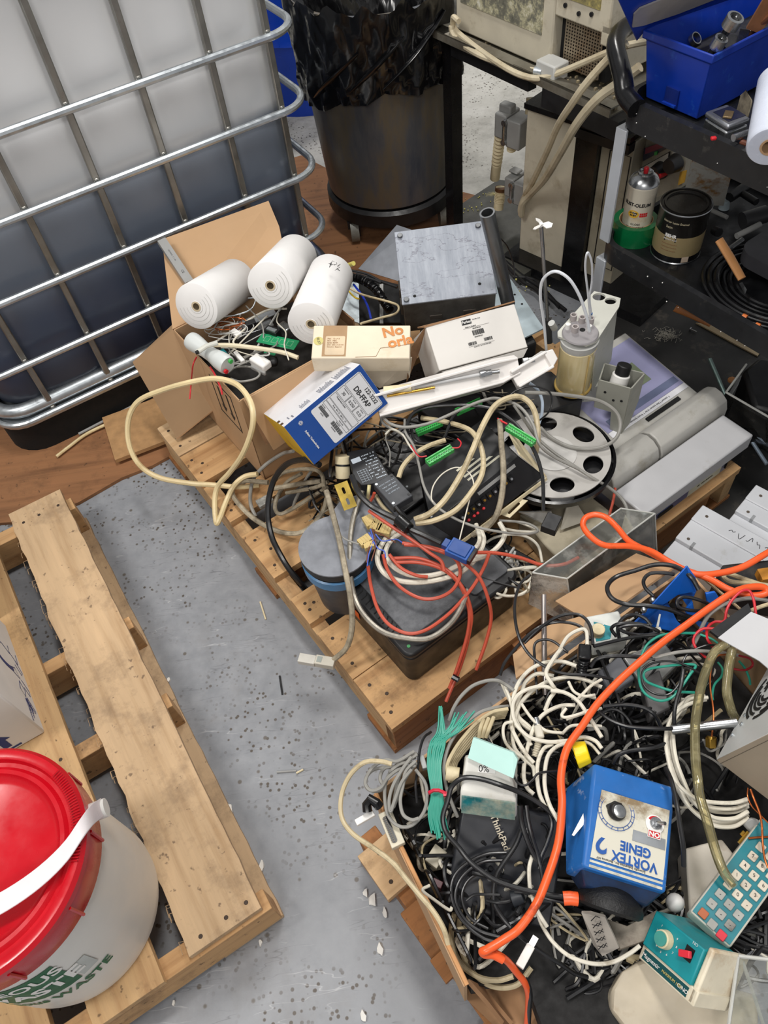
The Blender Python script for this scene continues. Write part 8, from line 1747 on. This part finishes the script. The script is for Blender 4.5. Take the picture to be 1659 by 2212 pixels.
# tools in the box
def wrench(lab, pts, r, rr_, mt=STEEL):
    t = T('socket_wrench', lab, 'wrench', Matrix()); pa, pb = [W(*p) for p in pts]; d = (pb - pa).normalized(); b = B(); b.tube([pa, pa + (pb - pa) * .8], r, 14, flat=.7); b.go('handle_shaft', mt, t, bev=.0005)
    u = Vector((.2, -.3, .9)).normalized(); b = B(); Mx = pose(pb - u * .01, u.orthogonal(), u.cross(u.orthogonal())); b.at(Mx); b.lathe([(rr_ * .66, .004), (rr_ * .7, .02), (rr_, .019), (rr_, 0), (rr_ * .5, 0)], 24, cap0=False, cap1=False); b.lathe([(.001, .004), (rr_ * .66, .004)], 6, cap0=False, cap1=False); b.go('ring_head', mt, t); b = B(Mx); b.lathe([(.0005, .013), (rr_ * .66, .013)], 12, cap0=False, cap1=False); b.go('dark_socket', BLACK, t)
wrench('long chrome ring wrench standing up in the blue toolbox', ((1548, 100, .90), (1583, 47, .975)), .0085, .0155)
wrench('short chrome socket in the near corner of the blue toolbox', ((1536, 120, .90), (1553, 92, .94)), .010, .0125)
b = B(); b.lathe([(.010, 0), (.012, 0), (.012, .01), (.010, .01), (.010, 0)], 20, cap0=False, cap1=False); o = b.go('chrome_ring', STEEL); o.location = W(1497, 88, .88); o.rotation_euler = (.6, .5, 0); tag(o, 'small chrome ring against the inner wall of the blue toolbox', 'ring')
b = B(); b.cyl(W(1572, 112, .86), W(1580, 90, .9), .013, n=16); tag(b.go('dark_socket', M((50, 50, 54), .3, .6)), 'dark steel socket beside the short chrome one', 'socket')
sp3 = T('putty_knife', 'putty knife with brown wooden handle lying in the blue toolbox', 'putty knife', Matrix()); b = B(); b.slab([W(1590, 100, .9), W(1632, 78, .9), W(1622, 66, .92), W(1600, 62, .92)], .002); b.go('blade', STEEL, sp3); b = B(); b.tube([W(1622, 72, .91), W(1700, 5, .98)], .011, 10, flat=.6); b.go('wooden_handle', M((120, 76, 50), .5), sp3, bev=.001)
b = B(); b.slab([W(1612, 60, .93), W(1650, -5, .98), W(1700, -5, .98), W(1640, 70, .92)], .008); tag(b.go('rusty_bar', M((130, 84, 50), .7, dirt=(70, 46, 30), da=.6)), 'rusty brown bar behind the putty knife', 'bar')
b = B(TBM); b.box(.012, bx - .012, .012, ly0 - .012, .012, .07); o = tag(b.go('tool_pile', M((34, 34, 38), .5, .4, var=.6, sc=60)), 'dark jumble of small tools in the bottom of the blue toolbox', 'tools'); o['kind'] = 'stuff'
# tin, wrap roll, bits on the top shelf
tn, lx, ly = plug('metal_tin', 'dented silver tin with dark lid beside the blue toolbox', 'tin', 'D5', (1020, 1680), (1075, 1665), (715, 1495), .845, .04, STEEL, .004)
for q in list(tn.children): bpy.data.objects.remove(q)
Mt_, lx, ly = frame(P('D5', 1068, 1665, .845), P('D5', 1335, 1570, .845), P('D5', 715, 1495, .845)); tn.matrix_world = Mt_
b = B(); b.box(0, lx * 1.1, 0, ly, -.038, -.012); b.go('tin_base', STEEL, tn, bev=.004); b = B(); b.box(-.001, lx * 1.1, -.001, ly + .001, -.011, 0); b.go('tin_lid', M((150, 152, 158), .3, .8, var=.1), tn, bev=.004)
b = B(); b.box(.008, lx * 1.05, .01, ly - .01, 0, .0008); b.go('dark_lid_panel', M((34, 36, 56), .3, var=.3, dirt=(110, 100, 90), da=.3), tn)
b = B(TR(lx * .45, ly * .42, .001, 0, 0, 40)); b.box(-.012, .012, -.008, .008, 0, .004); b.go('gold_buckle', M((130, 110, 80), .4, .6), tn, bev=.001)
b = B(); b.cyl(P('D5', 1130, 1830, .84), P('D5', 1430, 1730, .84), .0065, n=12); tag(b.go('ratchet_shaft', STEEL), 'chrome ratchet shaft on the top shelf before the wrap roll', 'wrench')
b = B(); b.cyl(P('D5', 1230, 1880, .83), P('D5', 1360, 1925, .83), .005, n=10); tag(b.go('brown_handle', M((110, 60, 40), .5)), 'small reddish brown handle at the shelf edge', 'handle')
b = B(); b.cbox(*P('D5', 868, 1835, .832), .010, .008, .006); tag(b.go('red_bead', RED, bev=.002), 'tiny red plastic piece under the silver tin', 'bead')
slabz('crumpled_rag', 'dirty crumpled rag between toolbox and wrap roll', 'rag', [(1598, 205, .85), (1612, 190, .87), (1628, 215, .86), (1622, 235, .85), (1600, 225, .84)], .03, M((140, 130, 110), .9, var=.4, sc=50, dirt=(60, 50, 40), da=.6), .004)
wr_ = T('wrap_roll', 'roll of clear stretch wrap with cardboard core at the right edge of the top shelf', 'roll', Matrix())
pa, pb = W(1664, 318, .868), W(1686, 178, .90); d = (pb - pa).normalized(); Mx = pose(pa, d.orthogonal(), d.cross(d.orthogonal())); L = (pb - pa).length
b = B(Mx); b.lathe([(.016, 0), (.036, 0), (.0385, .004), (.038, L), (.016, L)], 36, cap0=False); b.go('film', M((206, 212, 226), .25, var=.05, sss=.4), wr_, sharp=50)
b = B(Mx); b.lathe([(.013, -.001), (.0165, -.001), (.0165, .05), (.013, .05)], 24, cap0=False, cap1=False); b.go('core', CARD, wr_)
# hose coil, scraper, tool frame on the middle shelf
for i in range(6):
    R_ = .135 - .013 * i; c = W(1672, 618, .492 + .007 * (i % 3))
    w_ = [c + sx_ * (R_ * 1.1 * math.cos(a)) + nx_ * (R_ * math.sin(a)) for a in [j * math.pi / 8 for j in range(16)]]
    cab(['outermost', 'second', 'third', 'fourth', 'fifth', 'innermost'][i] + ' turn of the black hose coiled on the middle shelf', 'F', None, .0065, BLACKG, w=w_, closed=True, n=10, name='hose', cat='hose')
for x, y in ((925, 1585), (1080, 1690)): b = B(); b.cyl(P('D6', x - 25, y - 10, .50), P('D6', x + 25, y + 12, .50), .008, n=12); tag(b.go('orange_band', M((220, 120, 60), .5)), ('left' if x < 1000 else 'right') + ' orange mark on the outer turn of the black hose', 'band')
sk = T('scraper', 'scraper with pale wooden handle leaning on the black hose coil', 'scraper', Matrix())
b = B(); b.tube([P('D6', 625, 650, .60), P('D6', 760, 870, .575), P('D6', 900, 1120, .55)], lambda t: .0105 - .002 * abs(t - .4), 10, flat=.7); b.go('wooden_handle', M((196, 140, 88), .5, var=.08), sk)
b = B(); b.slab([P('D6', 870, 1170, .545), P('D6', 900, 1160, .545), P('D6', 955, 1250, .535), P('D6', 935, 1300, .53)], .002); b.go('blade', STEEL, sk)
b = B(); hole_ = [rrect(.09, .14, .03, .09, .01, 4), rrect(.02, .07, .03, .09, .01, 4)]
o = cutplate('tool_frame', rrect(0, .17, 0, .22, .04, 6), [rrect(.05, .12, .03, .09, .012, 4), rrect(.045, .075, .12, .16, .004, 3), rrect(.09, .12, .12, .16, .004, 3)], .03, M((54, 54, 58), .45, var=.15), None, pose(CF @ Vector((.50, .115, .545)), nx_, -sx_ * 1)); tag(o, 'dark grey moulded plastic frame with square openings on the middle shelf', 'tool')
for a_, c_, r_, mt, lab in (((1150, 760), (1310, 830), .005, GREY, 'thin white grey bar lying behind the paint tin on the shelf'), ((1390, 990), (1590, 890), .007, GREY, 'grey tube among the dark tools on the middle shelf'), ((1340, 1090), (1440, 1020), .006, STEEL, 'short chrome shaft beside the wooden scraper handle'), ((1330, 660), (1480, 560), .012, BLACK, 'black grip among the tools at the back of the shelf'), ((1200, 940), (1240, 960), .01, BLACK, 'dark rod behind the tin on the middle shelf'), ((1440, 860), (1640, 800), .02, M((60, 60, 62), .4), 'thick dark tool body at the back of the shelf'), ((1400, 600), (1560, 700), .008, BLACK, 'slim black tool at the back of the shelf')):
    b = B(); b.cyl(P('A5', *a_, .51), P('A5', *c_, .515), r_, n=12); tag(b.go('hand_tool', mt), lab, 'tool')
b = B(); b.lathe([(.013, 0), (.010, .018), (.008, .02), (.001, .02)], 18); o = b.go('stopper', M((176, 190, 196), .3)); o.location = P('A5', 1280, 750, .481); tag(o, 'small bluish clear cap standing on the middle shelf', 'cap')
# ---- things on the dark floor below the cart
b = B(); b.tube([W(1460, 662, .30), W(1490, 678, .29), W(1535, 702, .28)], lambda t: .0135 - .008 * t, 12); tag(b.go('turned_handle', M((180, 116, 66), .5)), 'tapered brown wooden handle sticking out below the middle shelf', 'handle')
b = B(); b.slab([W(1503, 698, .012), W(1535, 702, .012), W(1647, 755, .012), W(1636, 770, .012)], .004) ; tag(b.go('beige_strip', M((176, 156, 122), .6)), 'long tan strip lying on the dark floor under the cart', 'strip')
o = T('wood_screw', 'silver screw on the black mat under the cart', 'screw', Matrix()); b = B(); b.cyl(W(1492, 711, .014), W(1505, 717, .014), .0022, n=8); b.go('shank', STEEL, o); b = B(); b.cyl(W(1491, 710, .014), W(1493, 711, .014), .005, n=12); b.go('screw_head', STEEL, o)
b = B(); rr = random.Random(50)
for i in range(90):
    c = P('B3', 1010 + rr.gauss(0, 45), 785 + rr.gauss(0, 18), .013); d = Vector((rr.uniform(-1, 1), rr.uniform(-1, 1), rr.uniform(-.1, .1))) * .012; b.tube([c - d, c + Vector((rr.uniform(-.004, .004),) * 3), c + d], .0006, 4)
o = tag(b.go('dust_tuft', M((140, 136, 126), .9)), 'grey tuft of fibres on the black mat', 'dust'); o['kind'] = 'stuff'
b = B(); b.cyl(P('B3', 1285, 935, .06), P('B3', 1385, 1165, .02), .0055, n=10); tag(b.go('thin_rod', M((110, 130, 126), .4, .5)), 'thin greenish steel rod lying on the black mat near the clear bin', 'rod')
b = B(); b.cyl(P('B3', 1540, 1440, .03), P('B3', 1650, 1610, .02), .005, n=10); tag(b.go('thin_rod', M((180, 196, 214), .3, .5)), 'pale blue metal rod on the floor beyond the instrument', 'rod')
b = B(); b.sph(P('B3', 1428, 1072, .03), .012, 10, .7); tag(b.go('nut_shell', M((176, 120, 70), .7)), 'small orange brown lump on the black mat near the clear bin', 'debris')
BIN = clear((.92, .92, .9), .06, .08, 'clear_bin')
cb2 = T('clear_bin', 'smoky clear plastic bin at the right edge beyond the instrument', 'bin', Matrix())
q = [P('B3', *p) for p in ((1390, 1150, .22), (1500, 985, .24), (1800, 1000, .24), (1800, 1400, .22), (1640, 1300, .2), (1540, 1240, .2))]
b = B(); b.slab([P('B3', 1390, 1150, .20), P('B3', 1700, 1330, .20), P('B3', 1700, 1560, .03), P('B3', 1340, 1290, .03)], .003); b.slab([P('B3', 1390, 1150, .20), P('B3', 1520, 970, .20), P('B3', 1500, 1050, .03), P('B3', 1340, 1290, .03)], .003); b.go('bin_wall', BIN, cb2)
for p, q in (((1390, 1150), (1700, 1330)), ((1390, 1150), (1520, 970))): b = B(); b.cyl(P('B3', *p, .2), P('B3', *q, .2), .0028, n=6); b.go('bin_rim', EDGE, cb2)
slabz('black_case', 'black moulded case inside the clear bin at the right edge', 'case', [(1605, 800, .16), (1640, 770, .17), (1720, 780, .17), (1720, 900, .15), (1630, 880, .15)], .14, BLACK, .01)
